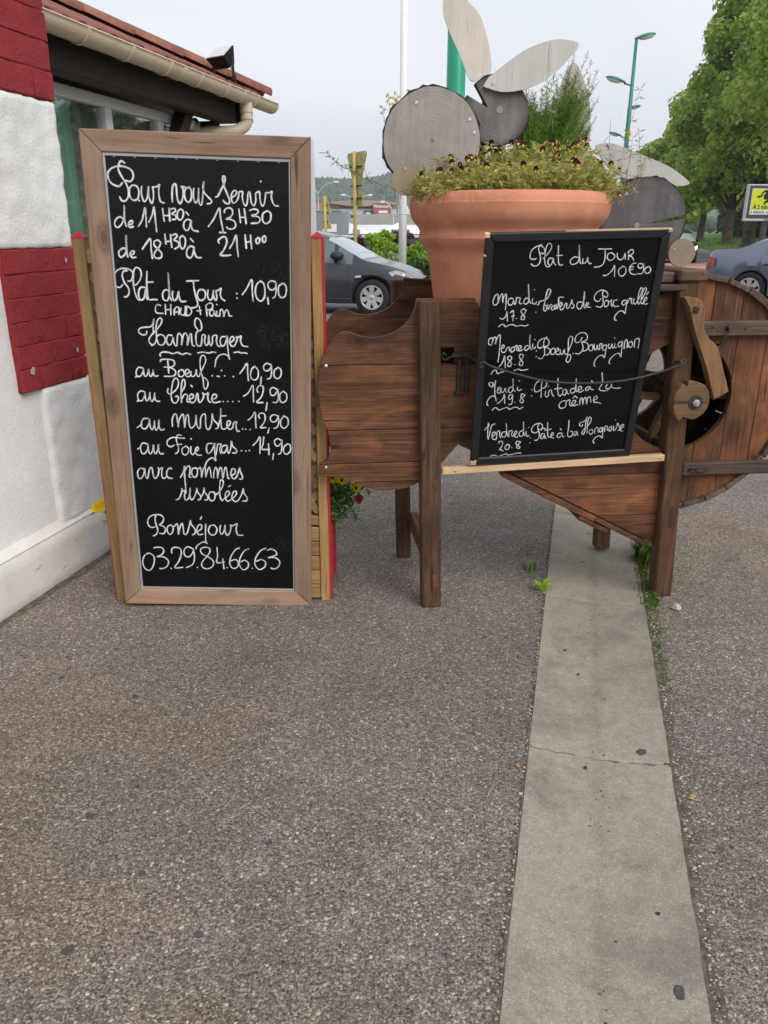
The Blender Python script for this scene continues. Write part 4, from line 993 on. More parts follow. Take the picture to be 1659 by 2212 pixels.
# roof of roman tiles, each tile its own piece
def tile_mat():
    t = NT('roof_tile')
    c = t.coord()
    oi = t.n('ShaderNodeObjectInfo')
    base = t.ramp(oi.outputs['Random'], [(0, (0.19, 0.060, 0.040)), (.5, (0.25, 0.085, 0.055)), (1, (0.31, 0.120, 0.080))])
    n_ = t.ramp(t.noise(c, 14, 5, .7), [(.3, .6), (.7, 1.15)])
    return t.done(t.mix(1.0, base, n_, 'MULTIPLY'), .62, t.bump(t.noise(c, 90, 3), .001, .5), .35)
M['tile'] = tile_mat()
def tile_mesh(length, rad0, rad1, name):
    v, f = [], []
    n = 8
    for i, (l, rad) in enumerate(((0, rad0), (length, rad1))):
        for k in range(n + 1):
            a = math.pi * k / n
            v.append((rad * math.cos(a), l, rad * math.sin(a) * .75))
        for k in range(n + 1):
            a = math.pi * k / n
            v.append(((rad - .012) * math.cos(a), l, (rad - .012) * math.sin(a) * .75))
    m_ = n + 1
    for k in range(n):
        f.append((k, k + 1, 2 * m_ + k + 1, 2 * m_ + k))
        f.append((m_ + k + 1, m_ + k, 3 * m_ + k, 3 * m_ + k + 1))
        f.append((k + 1, k, m_ + k, m_ + k + 1))
        f.append((2 * m_ + k, 2 * m_ + k + 1, 3 * m_ + k + 1, 3 * m_ + k))
    me = bpy.data.meshes.new(name); me.from_pydata(v, [], f)
    me.polygons.foreach_set('use_smooth', [True] * len(f)); me.update()
    me.materials.append(M['tile'])
    return me
SL = R(23)
TS, HX, EY, EZ = math.tan(SL), 3.06, 0.305, 2.432
roof = from_data('roof', [(-.1, EY, EZ - .012), (HX, EY, EZ - .012), (HX - 1.6, EY + 1.6, EZ + 1.6 * TS - .012), (-.1, EY + 1.6, EZ + 1.6 * TS - .012), (HX, EY + 3.2, EZ - .012)], [(0, 1, 2, 3), (1, 4, 2)], M['tile'], bld)
tm = tile_mesh(0.34, 0.068, 0.058, 'roof_tile')
for i in range(23):
    for j in range(5):
        x_ = 0.02 + i * 0.138
        l = j * 0.25 - 0.015
        if l * math.cos(SL) > HX - x_ - .06: continue
        o = link_mesh('roof_tile', tm, None, roof)
        o.location = (x_, EY + l * math.cos(SL), EZ - .008 + l * math.sin(SL) + 0.003 * (i % 2))
        o.rotation_euler = (SL + R(2.0), 0, R(rnd.uniform(-1.2, 1.2)))
rm = tile_mesh(0.40, 0.098, 0.082, 'hip_tile')
for i in range(6):
    o = link_mesh('hip_tile', rm, None, roof)
    t_ = -.03 + i * .235
    o.location = (HX - t_, EY + t_, EZ + .042 + t_ * TS)
    o.rotation_euler = (math.atan(TS / math.sqrt(2)) + R(2), 0, R(45))
# floodlight on the roof edge (its own thing, clamped to the gutter side)
fl = thing('floodlight', 'black square floodlight tilted skyward on the tiled roof edge', 'floodlight')
fl.parent = None
fl.location = bld.matrix_basis @ Vector((2.60, 0.40, 2.530))
fl.rotation_euler = (0, 0, R(-35))
fl.scale = (.8, .8, .8)
bm = bmesh.new()
hd = Matrix.Translation((0, 0, 0.150)) @ Matrix.Rotation(R(-50), 4, 'X')
v = [bm.verts.new(hd @ Vector(p)) for p in [(-.115, -.05, -.085), (.115, -.05, -.085), (.115, -.05, .085), (-.115, -.05, .085), (-.085, .065, -.065), (.085, .065, -.065), (.07, .085, .03), (-.07, .085, .03)]]
for q in [(0, 1, 2, 3), (4, 7, 6, 5), (0, 4, 5, 1), (1, 5, 6, 2), (2, 6, 7, 3), (3, 7, 4, 0)]: bm.faces.new([v[i] for i in q])
bmesh.ops.bevel(bm, geom=list(bm.edges), offset=.006, segments=2, affect='EDGES')
from_bm('housing', bm, M['black'], fl)
box('lens', (-.100, .100), (-.056, -.049), (-.072, .072), M['glass_pale'], fl, .002, hd)
bm = bmesh.new()
for s in (-1, 1): bm_box(bm, (s * .120 - .004, s * .120 + .004), (-.014, .014), (-.02, .150), None, .001)
bm_box(bm, (-.124, .124), (-.014, .014), (-.028, -.02))
from_bm('bracket', bm, M['black'], fl)
tube('cable', catmull([(.02, .05, .10), (.05, .09, .03), (.04, .10, -.02), (.09, .06, -.05)], 5), .005, M['black'], fl, 6)

# ================================================================== CHALKBOARDS
def posed(name, label, cat, loc, yaw, lean, roll):
    o = thing(name, label, cat)
    ax = Vector((math.cos(yaw), math.sin(yaw), 0)); n = Vector((-math.sin(yaw), math.cos(yaw), 0)); up = Vector((0, 0, 1))
    u2 = up * math.cos(lean) + n * math.sin(lean)
    a2 = ax * math.cos(roll) + u2 * math.sin(roll)
    u3 = u2 * math.cos(roll) - ax * math.sin(roll)
    y = u3.cross(a2)
    m = Matrix((a2, y, u3)).transposed()
    o.location = loc
    o.rotation_euler = m.to_euler()
    return o

def handwriting(line, parent, width, y, m, seed, dx=0.0, dz=0.0, taper=0.25):
    """one written line: pen strokes given in mm as x,z pairs, laid as thin ink ribbons"""
    rr = random.Random(seed)
    v, f = [], []
    def fan(c, r, k=10):
        b = len(v); v.append((c[0], y - .0006, c[1]))
        for i in range(k):
            a = 2 * math.pi * i / k
            v.append((c[0] + r * math.cos(a), y - .0003, c[1] + r * math.sin(a)))
        for i in range(k): f.append((b, b + 1 + (i + 1) % k, b + 1 + i))
    for s, st in enumerate(line.split(';')):
        p = [tuple(float(q) / 1000 for q in t.split(',')) for t in st.split()]
        p = [(a + dx, b + dz) for a, b in p]
        w0 = width * rr.uniform(.88, 1.1) / 2
        if len(p) == 1:
            fan(p[0], w0 * 1.15); continue
        c = smooth2(p, 6) if len(p) > 2 else [(p[0][0] + (p[1][0] - p[0][0]) * k / 6, p[0][1] + (p[1][1] - p[0][1]) * k / 6) for k in range(7)]
        L = len(c); b0 = len(v)
        ph = rr.uniform(0, 6)
        yy = y - .0004 - .00002 * (s % 8)
        for i, q in enumerate(c):
            a, b = c[max(i - 1, 0)], c[min(i + 1, L - 1)]
            dx_, dz_ = b[0] - a[0], b[1] - a[1]
            d = math.hypot(dx_, dz_) or 1
            nx, nz = -dz_ / d, dx_ / d
            w = w0 * (1 + .13 * math.sin(i * .33 + ph) + rr.uniform(-.05, .05))
            v.append((q[0] + nx * w, yy, q[1] + nz * w)); v.append((q[0] - nx * w, yy, q[1] - nz * w))
        for i in range(L - 1):
            k = b0 + 2 * i
            f.append((k, k + 1, k + 3, k + 2))
        fan(c[0], w0 * .97); fan(c[-1], w0 * .9)
    return from_data('handwriting', v, f, m, parent)

def mitred_frame(parent, w, h, fw, y0, y1, mats, bev=0.003, names=('frame_rail', 'frame_stile')):
    a, b = w / 2, w / 2 - fw
    prism(names[0], [(-a, 0), (a, 0), (b, fw), (-b, fw)], y0, y1, mats[0], parent, bev)
    prism(names[0], [(-b, h - fw), (b, h - fw), (a, h), (-a, h)], y0, y1, mats[0], parent, bev)
    g = .0008
    prism(names[1], [(-a, g * 2), (-b, fw + g), (-b, h - fw - g), (-a, h - g * 2)], y0, y1, mats[1], parent, bev)
    prism(names[1], [(b, fw + g), (a, g * 2), (a, h - g * 2), (b, h - fw - g)], y0, y1, mats[1], parent, bev)

BW, BH = 0.7846, 1.8126
big = posed('tall_chalkboard', 'tall black chalkboard in a pale wooden frame listing hours and hamburger prices', 'chalkboard', (-.703, 2.9876, 0.004), .0283, -.0279, -.0319)
FW = 0.070
mitred_frame(big, BW, BH, FW, 0.0, 0.030, (M['frameX'], M['frameZ']))
box('writing_panel', (-BW / 2 + FW - .004, BW / 2 - FW + .004), (0.012, 0.020), (FW - .004, BH - FW + .004), M['board'], big, 0)
iw, i0, i1 = BW / 2 - FW, FW, BH - FW
for nm, x, z in (('trim_strip', (-iw, iw), (i1 - .011, i1 - .001)), ('trim_strip', (-iw, iw), (i0 + .001, i0 + .008)), ('trim_strip', (-iw + .001, -iw + .009), (i0 + .008, i1 - .011)), ('trim_strip', (iw - .006, iw - .001), (i0 + .008, i1 - .011))):
    box(nm, x, (0.006, 0.0118), z, M['grey_trim'], big, .001)
for k in range(9):       # brads along the top of the panel
    x = -iw + .04 + k * (2 * iw - .08) / 8
    box('brad', (x - .004, x + .004), (0.009, 0.0117), (i1 - .015, i1 - .0115), M['grey_trim'], big, .0008)
for x, z in ((-.36, .40), (-.355, .82), (-.362, 1.05), (-.36, 1.50), (.36, 1.42), (.358, .62), (-.02, .03), (.03, .033), (.36, .98), (-.358, .22)):
    lathe('screw_plug', [(0, -.0014), (.0045, -.001), (.0055, .001)], M['frameZ'], big, 12, False, Matrix.Translation((x, 0, z)) @ Matrix.Rotation(R(90), 4, 'X'))
def words_of(line, gap):
    """cut a line into words where the pen left a gap"""
    st = []
    for s in line.split(';'):
        xs = [float(t.split(',')[0]) for t in s.split()]
        st.append((min(xs), max(xs), s))
    st.sort()
    out, cur, hi = [], [st[0][2]], st[0][1]
    for a, b, s in st[1:]:
        if a - hi > gap: out.append(';'.join(cur)); cur = []
        cur.append(s); hi = max(hi, b)
    return out + [';'.join(cur)]
for i, ln in enumerate(INK_BIG):
    for w_ in words_of(ln, 13): handwriting(w_, big, 0.0056 if i < 4 else 0.0050, 0.012, M['chalk'], i)
# half rubbed-out prices of an older menu, still faintly visible
def tail_strokes(line, n): return ';'.join(line.split(';')[-n:])
for i, (src, dx, dz) in enumerate(((7, .012, .745), (7, .015, .46), (8, .01, .315), (7, .014, .225), (9, .005, .145), (9, .0, -.42))):
    handwriting(tail_strokes(INK_BIG[src], 4), big, 0.0035, 0.0122, M['chalk_old'], 90 + i, dx, dz).name = 'rubbed_out_writing'
SW, SH = 0.6628, 0.8817
small = posed('dish_chalkboard', 'smaller black chalkboard with dish of the day menu tilted on the wooden machine', 'chalkboard', (.6699, 3.0103, 0.634), .1384, -.1892, .0224)
mitred_frame(small, SW, SH, 0.031, 0.0, 0.020, (M['black'], M['black']), 0.004)
box('writing_panel', (-SW / 2 + .028, SW / 2 - .028), (0.010, 0.014), (.028, SH - .028), M['board'], small, 0)
for x, z, a in ((-SW / 2 + .012, .011, .0125), (-SW / 2 + .006, SH - .008, .010), (SW / 2 - .004, SH - .006, .008), (-SW / 2 + .003, SH - .075, .005)):
    box('worn_corner', (x - a, x + a), (-.0008, .018), (z - a * .9, z + a * .9), M['freshX'], small, .003)
box('worn_edge', (-.05, SW / 2 - .01), (.002, .018), (SH - .004, SH + .0012), M['freshX'], small, .001)
for i, ln in enumerate(INK_SMALL):
    for w_ in words_of(ln, 9): handwriting(w_, small, 0.0034, 0.010, M['chalk'], 40 + i)

# ================================================================== TRELLIS PLANTER BEHIND THE TALL BOARD
pl = thing('trellis_planter', 'treated pine planter box with diamond trellis and red edged posts behind the tall chalkboard', 'planter', (-1.15, 3.04, 0), 0.0)
PW, PD, PH = 0.926, 0.34, 1.475
for x in (0.0, PW - .046):
    for y in (0.0, PD - .046):
        ph = PH if y == 0 else 0.42
        po = box('post', (x, x + .046), (y, y + .046), (0.0, ph), M['pineZ'], pl, .002)
        bm = bmesh.new()
        vs = [bm.verts.new(p) for p in [(x - .001, y - .001, ph - .002), (x + .047, y - .001, ph - .002), (x + .047, y + .047, ph - .002), (x - .001, y + .047, ph - .002), (x - .001, y - .001, ph + .004), (x + .047, y - .001, ph + .004), (x + .047, y + .047, ph + .004), (x - .001, y + .047, ph + .004), (x + .023, y + .023, ph + .024)]]
        for q in [(0, 1, 5, 4), (1, 2, 6, 5), (2, 3, 7, 6), (3, 0, 4, 7), (4, 5, 8), (5, 6, 8), (6, 7, 8), (7, 4, 8)]: bm.faces.new([vs[i] for i in q])
        from_bm('post_cap', bm, M['red_edge'], po)
        sx = x - .0012 if x == 0 else x + .0460
        if x: box('red_edge', (x + .038, x + .0462), (y - .0012, y + .001), (.004, ph - .003), M['red_edge'], po, 0)
        else: box('red_edge', (x - .0002, x + .0025), (y - .0012, y + .001), (.004, ph - .003), M['red_edge'], po, 0)
        box('red_side', (sx, sx + .0012), (y + .001, y + .045), (.004, ph - .003), M['red_edge'], po, 0)
# five boards on the front and back, red boards on the ends
for k in range(5):
    z0 = .008 + k * .066
    box('box_board', (.046, PW - .046), (.006, .024), (z0, z0 + .063), M['pineX'], pl, .004)
    box('box_board', (.046, PW - .046), (PD - .024, PD - .006), (z0, z0 + .063), M['pineX'], pl, .004)
    box('end_board', (.006, .024), (.046, PD - .046), (z0, z0 + .063), M['red_edge'], pl, .004)
    box('end_board', (PW - .024, PW - .006), (.046, PD - .046), (z0, z0 + .063), M['red_edge'], pl, .004)
box('potting_soil', (.026, PW - .026), (.026, PD - .026), (.02, .30), M['soil'], pl, 0)
box('back_sheet', (.15, .898), (.052, .058), (.35, 1.812), M['white_panel'], pl, .001)
box('top_rail', (.046, PW - .046), (.004, .042), (1.385, 1.435), M['pineX'], pl, .003)
box('bottom_rail', (.046, PW - .046), (.004, .042), (.345, .385), M['pineX'], pl, .003)
# diagonal lattice, each strip its own piece, in two layers
for layer, sgn in ((0, 1), (1, -1)):
    y0 = .012 + layer * .010
    k = -12
    while k < 24:
        c0 = k * .112
        # line x + sgn*z = c0 (within the opening)
        X0, X1, Z0, Z1 = .046, PW - .046, .386, 1.384
        pts = []
        for z in (Z0, Z1):
            x = c0 - sgn * (z - Z0)
            pts.append((x, z))
        (xa, za), (xb, zb) = pts
        def cut(xv): return Z0 + (c0 - xv) / sgn
        P = []
        for x, z in pts:
            if x < X0: P.append((X0, cut(X0)))
            elif x > X1: P.append((X1, cut(X1)))
            else: P.append((x, z))
        k += 1
        if (xa < X0 and xb < X0) or (xa > X1 and xb > X1): continue
        (xa, za), (xb, zb) = P
        L = math.hypot(xb - xa, zb - za)
        if L < .06: continue
        ang = math.atan2(zb - za, xb - xa)
        mt = Matrix.Translation((xa, y0, za)) @ Matrix.Rotation(-ang, 4, 'Y')
        box('lattice_strip', (0, L), (0, .009), (-.0155, .0155), M['pineX'], pl, .001, mt)

# ================================================================== WINNOWING MACHINE
MX, MY, MYAW = 0.168, 2.965, R(6)
wm = thing('winnowing_machine', 'old brown wooden winnowing machine with round fan drum on four legs', 'farm machine', (MX, MY, 0), MYAW)
MT = Matrix.Translation((MX, MY, 0)) @ Matrix.Rotation(MYAW, 4, 'Z')
def mw(s, d, z): return MT @ Vector((s, d, z))
def shear(k, z0=0.0):
    m = Matrix.Identity(4); m[0][2] = k; m[0][3] = -k * z0
    return m
legs = [(-0.006, 0.074, 0.0, 0.075, 1.258, -.025), (1.015, 1.093, 0.0, 0.075, 1.318, -.047), (-0.045, 0.022, 0.545, 0.612, 1.30, -.025), (0.955, 1.025, 0.545, 0.612, 1.318, -.03)]
for x0, x1, y0, y1, h, k in legs:
    lg = box('leg', (x0, x1), (y0, y1), (0, h), M['postZ'], wm, .006, shear(k))
fl_leg = [o for o in wm.children if o.name.startswith('leg')][0]
fr_leg = [o for o in wm.children if o.name.startswith('leg')][1]
for z0, z1 in ((0.50, 0.562), (0.095, 0.152)):
    box('tenon_end', (.038, .060), (-.0012, .004), (z0, z1), M['tarareZ'], fl_leg, .001, shear(-.025))
box('tenon_end', (1.05, 1.075), (-.0012, .004), (0.325, 0.42), M['tarareZ'], fr_leg, .001, shear(-.047))
box('stretcher', (0.012, 0.052), (0.074, 0.546), (0.155, 0.235), M['postY'], wm, .004)
box('stretcher', (0.985, 1.02), (0.074, 0.546), (0.62, 0.68), M['postY'], wm, .004)

CX, CZ, RH, RO = 1.03, 0.873, 0.222, 0.455
left_curve = smooth2([(-0.042, 1.262), (-0.046, 1.231), (-0.065, 1.189), (-0.1, 1.154), (-0.136, 1.135), (-0.177, 1.124), (-0.207, 1.121), (-0.248, 1.126), (-0.277, 1.137), (-0.3, 1.144), (-0.321, 1.143), (-0.342, 1.129), (-0.36, 1.113), (-0.381, 1.083), (-0.399, 1.043), (-0.412, 0.996), (-0.418, 0.948), (-0.415, 0.9), (-0.408, 0.845), (-0.397, 0.802), (-0.383, 0.761), (-0.378, 0.714), (-0.375, 0.682), (-0.382, 0.657), (-0.401, 0.641), (-0.421, 0.636)], 3) + [(-0.422, 0.59), (-0.409, 0.582)] + smooth2([(-0.359, 0.58), (-0.316, 0.571), (-0.272, 0.546), (-0.222, 0.525), (-0.165, 0.516), (-0.108, 0.519), (-0.057, 0.529), (-0.013, 0.551), (.03, .585)], 3)
def body_outline(back=False):
    CX, RH = (0.985, 0.205) if back else (1.03, 0.222)
    p = list(left_curve) + [(0.068, 0.621), (0.132, 0.70), (0.184, 0.672), (0.354, 0.572), (1.0, 0.234)]
    a0 = math.acos((1.0 - CX) / RH)
    for k in range(13):                 # around the left half of the fan opening, from below to above
        a = 2 * math.pi - a0 - (2 * math.pi - 2 * a0) * k / 12
        p.append((CX + RH * math.cos(a), CZ + RH * math.sin(a)))
    p += [(1.0, 1.30), (0.88, 1.262)]
    if back:
        p = [(x + .012, z + max(0.0, .045 * (z - .6) / .6)) if x < .3 else (x, z) for x, z in p]
    return p
def planks(d0, d1, back):
    out = body_outline(back)
    zs = [0.20, 0.370, 0.552, 0.631, 0.766, 1.019, 1.32]
    rr = random.Random(4 + back)
    for a, b in zip(zs, zs[1:]):
        pieces = [out] if b > 0.7 else [clip(out, 0, .132, False), clip(out, 0, .132, True)]
        for pc in pieces:
            q = band(pc, 1, a + .0012, b - .0012) if len(pc) > 2 else []
            if len(q) < 3: continue
            if b == 1.32 and not back:   # slot beside the left leg
                q2 = []
                for i, pt in enumerate(q):
                    nx = q[(i + 1) % len(q)]
                    q2.append(pt)
                    if abs(pt[1] - (a + .0012)) < 1e-6 and abs(nx[1] - (a + .0012)) < 1e-6 and abs(pt[0] - nx[0]) > .5:
                        sl = [(.036, pt[1]), (.036, 1.083), (.110, 1.083), (.110, pt[1])]
                        q2 += sl if pt[0] < nx[0] else sl[::-1]
                q = q2
            o_ = rr.uniform(-.0015, .0015)
            prism('plank', q, d0 + o_, d1 + o_, M['tarareX'], wm, .0022)
planks(.045, .070, False)
planks(.505, .530, True)
# fan drum: upright boards pierced by the round opening
def drum_face(d0, d1, HX_, RH):
    T = lambda s: CZ + math.sqrt(max(0, RO ** 2 - (s - CX) ** 2))
    B = lambda s: CZ - math.sqrt(max(0, RO ** 2 - (s - CX) ** 2))
    hu = lambda s: CZ + math.sqrt(max(0, RH ** 2 - (s - HX_) ** 2))
    hd = lambda s: CZ - math.sqrt(max(0, RH ** 2 - (s - HX_) ** 2))
    def run(fn, a, b, n=9): return [(a + (b - a) * k / n, fn(a + (b - a) * k / n)) for k in range(n + 1)]
    e = HX_ + RH
    for a, b in ((1.002, 1.122), (1.124, 1.242), (1.244, 1.365), (1.367, 1.4848)):
        if b < e:
            prism('drum_board', run(hu, a, b) + run(T, b, a), d0, d1, M['tarareZ'], wm, .0018)
            prism('drum_board', run(B, a, b) + run(hd, b, a), d0, d1, M['tarareZ'], wm, .0018)
        elif a < e:
            prism('drum_board', run(B, a, b) + [(b, T(b))] + run(T, b, a)[1:] + run(hu, a, e - 1e-4) + run(hd, e - 1e-4, a)[1:], d0, d1, M['tarareZ'], wm, .0015)
        else:
            prism('drum_board', run(B, a, b) + run(T, b, a), d0, d1, M['tarareZ'], wm, .0018)
drum_face(.045, .070, 1.03, 0.222)
drum_face(.505, .530, 0.985, 0.205)
rr = random.Random(8)
for k in range(16):          # staves round the drum
    a0, a1 = R(97 - k * 11.9), R(97 - (k + 1) * 11.9 + .5)
    ro = RO + .024 + rr.uniform(-.003, .004)
    pts = [(CX + ro * math.cos(a0), CZ + ro * math.sin(a0)), (CX + ro * math.cos(a1), CZ + ro * math.sin(a1)), (CX + (RO + .001) * math.cos(a1), CZ + (RO + .001) * math.sin(a1)), (CX + (RO + .001) * math.cos(a0), CZ + (RO + .001) * math.sin(a0))]
    f0 = .022 + rr.uniform(-.004, .004)
    prism('drum_stave', pts, f0, .555, M['greywoodY'], wm, .003)
# chute boards under the funnel
ang = math.atan2(.572 - .234, .354 - 1.0)
L = math.hypot(.646, .338)
ch = Matrix.Translation((.345, 0, .574)) @ Matrix.Rotation(math.atan2(.338, .646), 4, 'Y')
box('chute_board', (-.02, L * .60), (.032, .545), (-.026, -.002), M['tarareX'], wm, .003, ch)
box('chute_board', (L * .60 + .003, L * .97), (.036, .54), (-.022, -.002), M['tarareX'], wm, .003, ch)
box('chute_cleat', (L * .50, L * .70), (.020, .56), (-.045, -.027), M['tarareX'], wm, .003, ch)
box('floor_board', (0.02, 0.93), (.071, .29), (1.185, 1.210), M['tarareX'], wm, .003)
box('floor_board', (0.02, 0.93), (.293, .504), (1.185, 1.210), M['tarareX'], wm, .003)
box('inner_partition', (0.76, 0.785), (.071, .504), (.72, 1.18), M['tarareZ'], wm, .003, shear(-.25, .72))
box('inner_sieve', (0.05, 0.62), (.071, .504), (.80, .825), M['tarareX'], wm, .003)
# top cap and rails
box('cap_beam', (.945, 1.058), (-.012, .60), (1.3185, 1.364), M['greywoodY'], wm, .008)
box('cap_rail', (.80, .943), (.02, .58), (1.313, 1.353), M['greywoodX'], wm, .006)
box('cap_lip', (.84, .985), (-.004, .03), (1.285, 1.310), M['greywoodX'], wm, .005)
# battens carrying the drum, the lower one is a carrying handle
box('batten', (1.075, 1.52), (.012, .0435), (1.113, 1.171), M['greywoodX'], wm, .004)
box('carrying_handle', (1.070, 1.78), (.010, .0435), (.545, .600), M['greywoodX'], wm, .006, shear(0.0))
box('carrying_handle', (1.070, 1.78), (.532, .566), (.545, .600), M['greywoodX'], wm, .006)
# fan wheel
ax = lathe('axle', [(0, -.03), (.024, -.03), (.024, .60), (0, .60)], M['postZ'], wm, 14, True, Matrix.Translation((CX, 0, CZ)) @ Matrix.Rotation(R(-90), 4, 'X'))
lathe('axle_hub', [(0, .17), (.045, .17), (.05, .20), (.05, .38), (.045, .41), (0, .41)], M['postZ'], wm, 14, True, Matrix.Translation((CX, 0, CZ)) @ Matrix.Rotation(R(-90), 4, 'X'))
for a in (175, 250, 355, 70):
    mt = Matrix.Translation((CX, 0, CZ)) @ Matrix.Rotation(-R(a), 4, 'Y')
    sp = box('fan_paddle', (.20, .425), (.10, .48), (-.008, .010), M['postY'], wm, .002, mt)
    for y in (.14, .40): box('spoke', (.03, .41), (y, y + .036), (.011, .040), M['camX'], sp, .003, mt)
# snail cam with its bolt, and the curved pawl hanging on the post
cam_pts = [(1.003, .929), (1.0, .957)] + [(1.032 + r_ * math.cos(R(a)), .875 + r_ * math.sin(R(a))) for a, r_ in ((95, .079), (75, .076), (55, .072), (35, .068), (15, .064), (-5, .063), (-25, .064), (-45, .066), (-65, .067), (-80, .068), (-92, .070))] + [(1.016, .815), (.992, .826), (.984, .797), (.966, .812), (.952, .845), (.948, .88), (.953, .91), (.972, .938), (.985, .945)]
cw = prism('cam_wheel', cam_pts, -.080, -.036, M['camX'], wm, .004)
lathe('washer', [(0, .0835), (.027, .0835), (.029, .0805)], M['dark_iron'], cw, 20, False, Matrix.Translation((1.037, 0, .873)) @ Matrix.Rotation(R(90), 4, 'X'))
lathe('bolt', [(0, .101), (.008, .101), (.008, .0935), (.0145, .0925), (.0145, .0835)], M['galv'], cw, 6, False, Matrix.Translation((1.037, 0, .873)) @ Matrix.Rotation(R(90), 4, 'X'))
lathe('cam_boss', [(0, .036), (.035, .036), (.035, 0.0)], M['postZ'], cw, 16, True, Matrix.Translation((1.035, 0, .873)) @ Matrix.Rotation(R(90), 4, 'X'))
pw = smooth2([(0.954, 1.267), (1.001, 1.264), (1.029, 1.246), (1.043, 1.213), (1.044, 1.165), (1.066, 1.118), (1.108, 1.087), (1.141, 1.015), (1.185, 0.906)], 3) + [(1.129, 0.875)] + smooth2([(1.129, 0.875), (1.08, 1.004), (1.02, 1.128), (0.989, 1.207), (0.975, 1.245)], 3)[1:]
pawl = prism('pawl', pw, -.050, -.008, M['camZ'], wm, .004)
box('square_nut', (-.010, .010), (-.060, -.049), (-.010, .010), M['dark_iron'], pawl, .002, Matrix.Translation((1.005, 0, 1.222)) @ Matrix.Rotation(R(20), 4, 'Y'))
lathe('pivot_pin', [(0, .012), (.012, .012), (.012, -.02)], M['dark_iron'], pawl, 12, True, Matrix.Translation((1.005, 0, 1.222)) @ Matrix.Rotation(R(90), 4, 'X'))
# ironwork
def iron(name, path, r, parent=wm, n=8): return tube(name, catmull(path, 5), r, M['dark_iron'], parent, n)
bm = bmesh.new()
bm_box(bm, (.118, .132), (.030, .044), (.905, 1.045), None, .001)
bm_box(bm, (.148, .162), (.030, .044), (.905, 1.045), None, .001)
bm_box(bm, (.112, .168), (.026, .044), (.902, .914), None, .001)
bm_box(bm, (.095, .170), (.024, .044), (1.045, 1.062), None, .001)
from_bm('latch_plate', bm, M['dark_iron'], wm)
iron('latch_hook', [(.075, .030, 1.050), (.062, .028, 1.062), (.055, .028, 1.048), (.068, .028, 1.036), (.085, .026, 1.045), (.105, .020, 1.052), (.125, .018, 1.050), (.150, -.010, 1.055), (.166, -.050, 1.046), (.178, -.094, 1.036)], .0048)
iron('hasp_ring', [(.170, -.094, 1.036), (.178, -.088, 1.048), (.188, -.096, 1.038), (.180, -.102, 1.026), (.170, -.095, 1.034)], .0040)
iron('restraining_rod', [(.182, -.100, 1.028), (.176, -.104, 1.042), (.189, -.108, 1.048), (.202, -.112, 1.038), (.24, -.114, 1.024), (.32, -.116, 1.000), (.445, -.116, .972), (.593, -.112, .963), (.742, -.102, .970), (.88, -.072, .992), (.965, -.035, 1.008), (.995, -.026, 1.016), (1.006, -.022, 1.028), (.992, -.020, 1.030), (.982, -.026, 1.018)], .0046)
iron('rod_staple', [(.975, .002, 1.020), (.985, -.020, 1.024), (1.000, -.022, 1.020), (1.006, .002, 1.012)], .0045)
iron('batten_hook', [(1.178, .012, 1.145), (1.178, -.004, 1.146), (1.172, -.006, 1.130), (1.160, -.004, 1.105), (1.150, .002, 1.085), (1.148, .040, 1.076)], .004)
lathe('hook_rosette', [(0, .004), (.008, .004), (.011, -.012)], M['dark_iron'], wm, 14, True, Matrix.Translation((1.178, 0, 1.146)) @ Matrix.Rotation(R(90), 4, 'X'))
iron('handle_hook', [(1.098, .010, .572), (1.098, -.004, .580), (1.108, -.006, .584), (1.118, -.004, .574), (1.135, -.002, .568), (1.16, -.002, .570), (1.18, .010, .575)], .0038)
def rivet(s, d, z, r, m): lathe('nail_head', [(0, .0022), (r * .6, .002), (r, .0)], m, wm, 10, True, Matrix.Translation((s, d, z)) @ Matrix.Rotation(R(90), 4, 'X'))
for s, z in ((-.385, 1.018), (-.395, .618)): rivet(s, .0445, z, .007, M['steel'])
for s, z in ((1.115, 1.15), (1.14, 1.135), (1.25, 1.142), (1.30, .572), (1.17, .565), (1.13, .58)): rivet(s, .011, z, .005, M['dark_iron'])
# the fresh strip that carries the menu board
st = thing('support_strip', 'fresh pale pine strip nailed between the machine legs under the menu board', 'wooden strip', (MX, MY, 0), MYAW)
box('strip', (.063, .975), (-.012, .022), (.588, .614), M['freshX'], st, .002, Matrix(((1, 0, 0, 0), (0, 1, 0, 0), (.033, 0, 1, 0), (0, 0, 0, 1))))
for s in (.115, .955): lathe('screw', [(0, .002), (.004, .0018), (.0055, 0)], M['brass'], st, 10, True, Matrix.Translation((s, -.012, .601 + .033 * s)) @ Matrix.Rotation(R(90), 4, 'X'))

# ================================================================== TERRACOTTA POT
PX, PY, PZ = 0.487, 3.280, 1.2115
pot = thing('terracotta_pot', 'large terracotta flower pot with thick rolled rim standing on the machine', 'flower pot', (PX, PY, PZ))
prof = [(0, .002), (.262, 0), (.276, .006), (.283, .03), (.2865, .034), (.288, .0395), (.289, .05), (.300, .13), (.311, .19), (.318, .215), (.330, .232), (.343, .246), (.350, .262), (.347, .279), (.346, .288), (.351, .300), (.368, .318), (.380, .336), (.386, .36), (.388, .385), (.3865, .388), (.3855, .3935), (.384, .405), (.376, .418), (.362, .424), (.348, .420), (.340, .40), (.335, .36)]
auto_smooth(lathe('body', prof, M['terracotta'], pot, 72), 30)
lathe('potting_soil', [(0, .37), (.20, .375), (.342, .36), (.334, .34), (0, .33)], M['soil'], pot, 40)

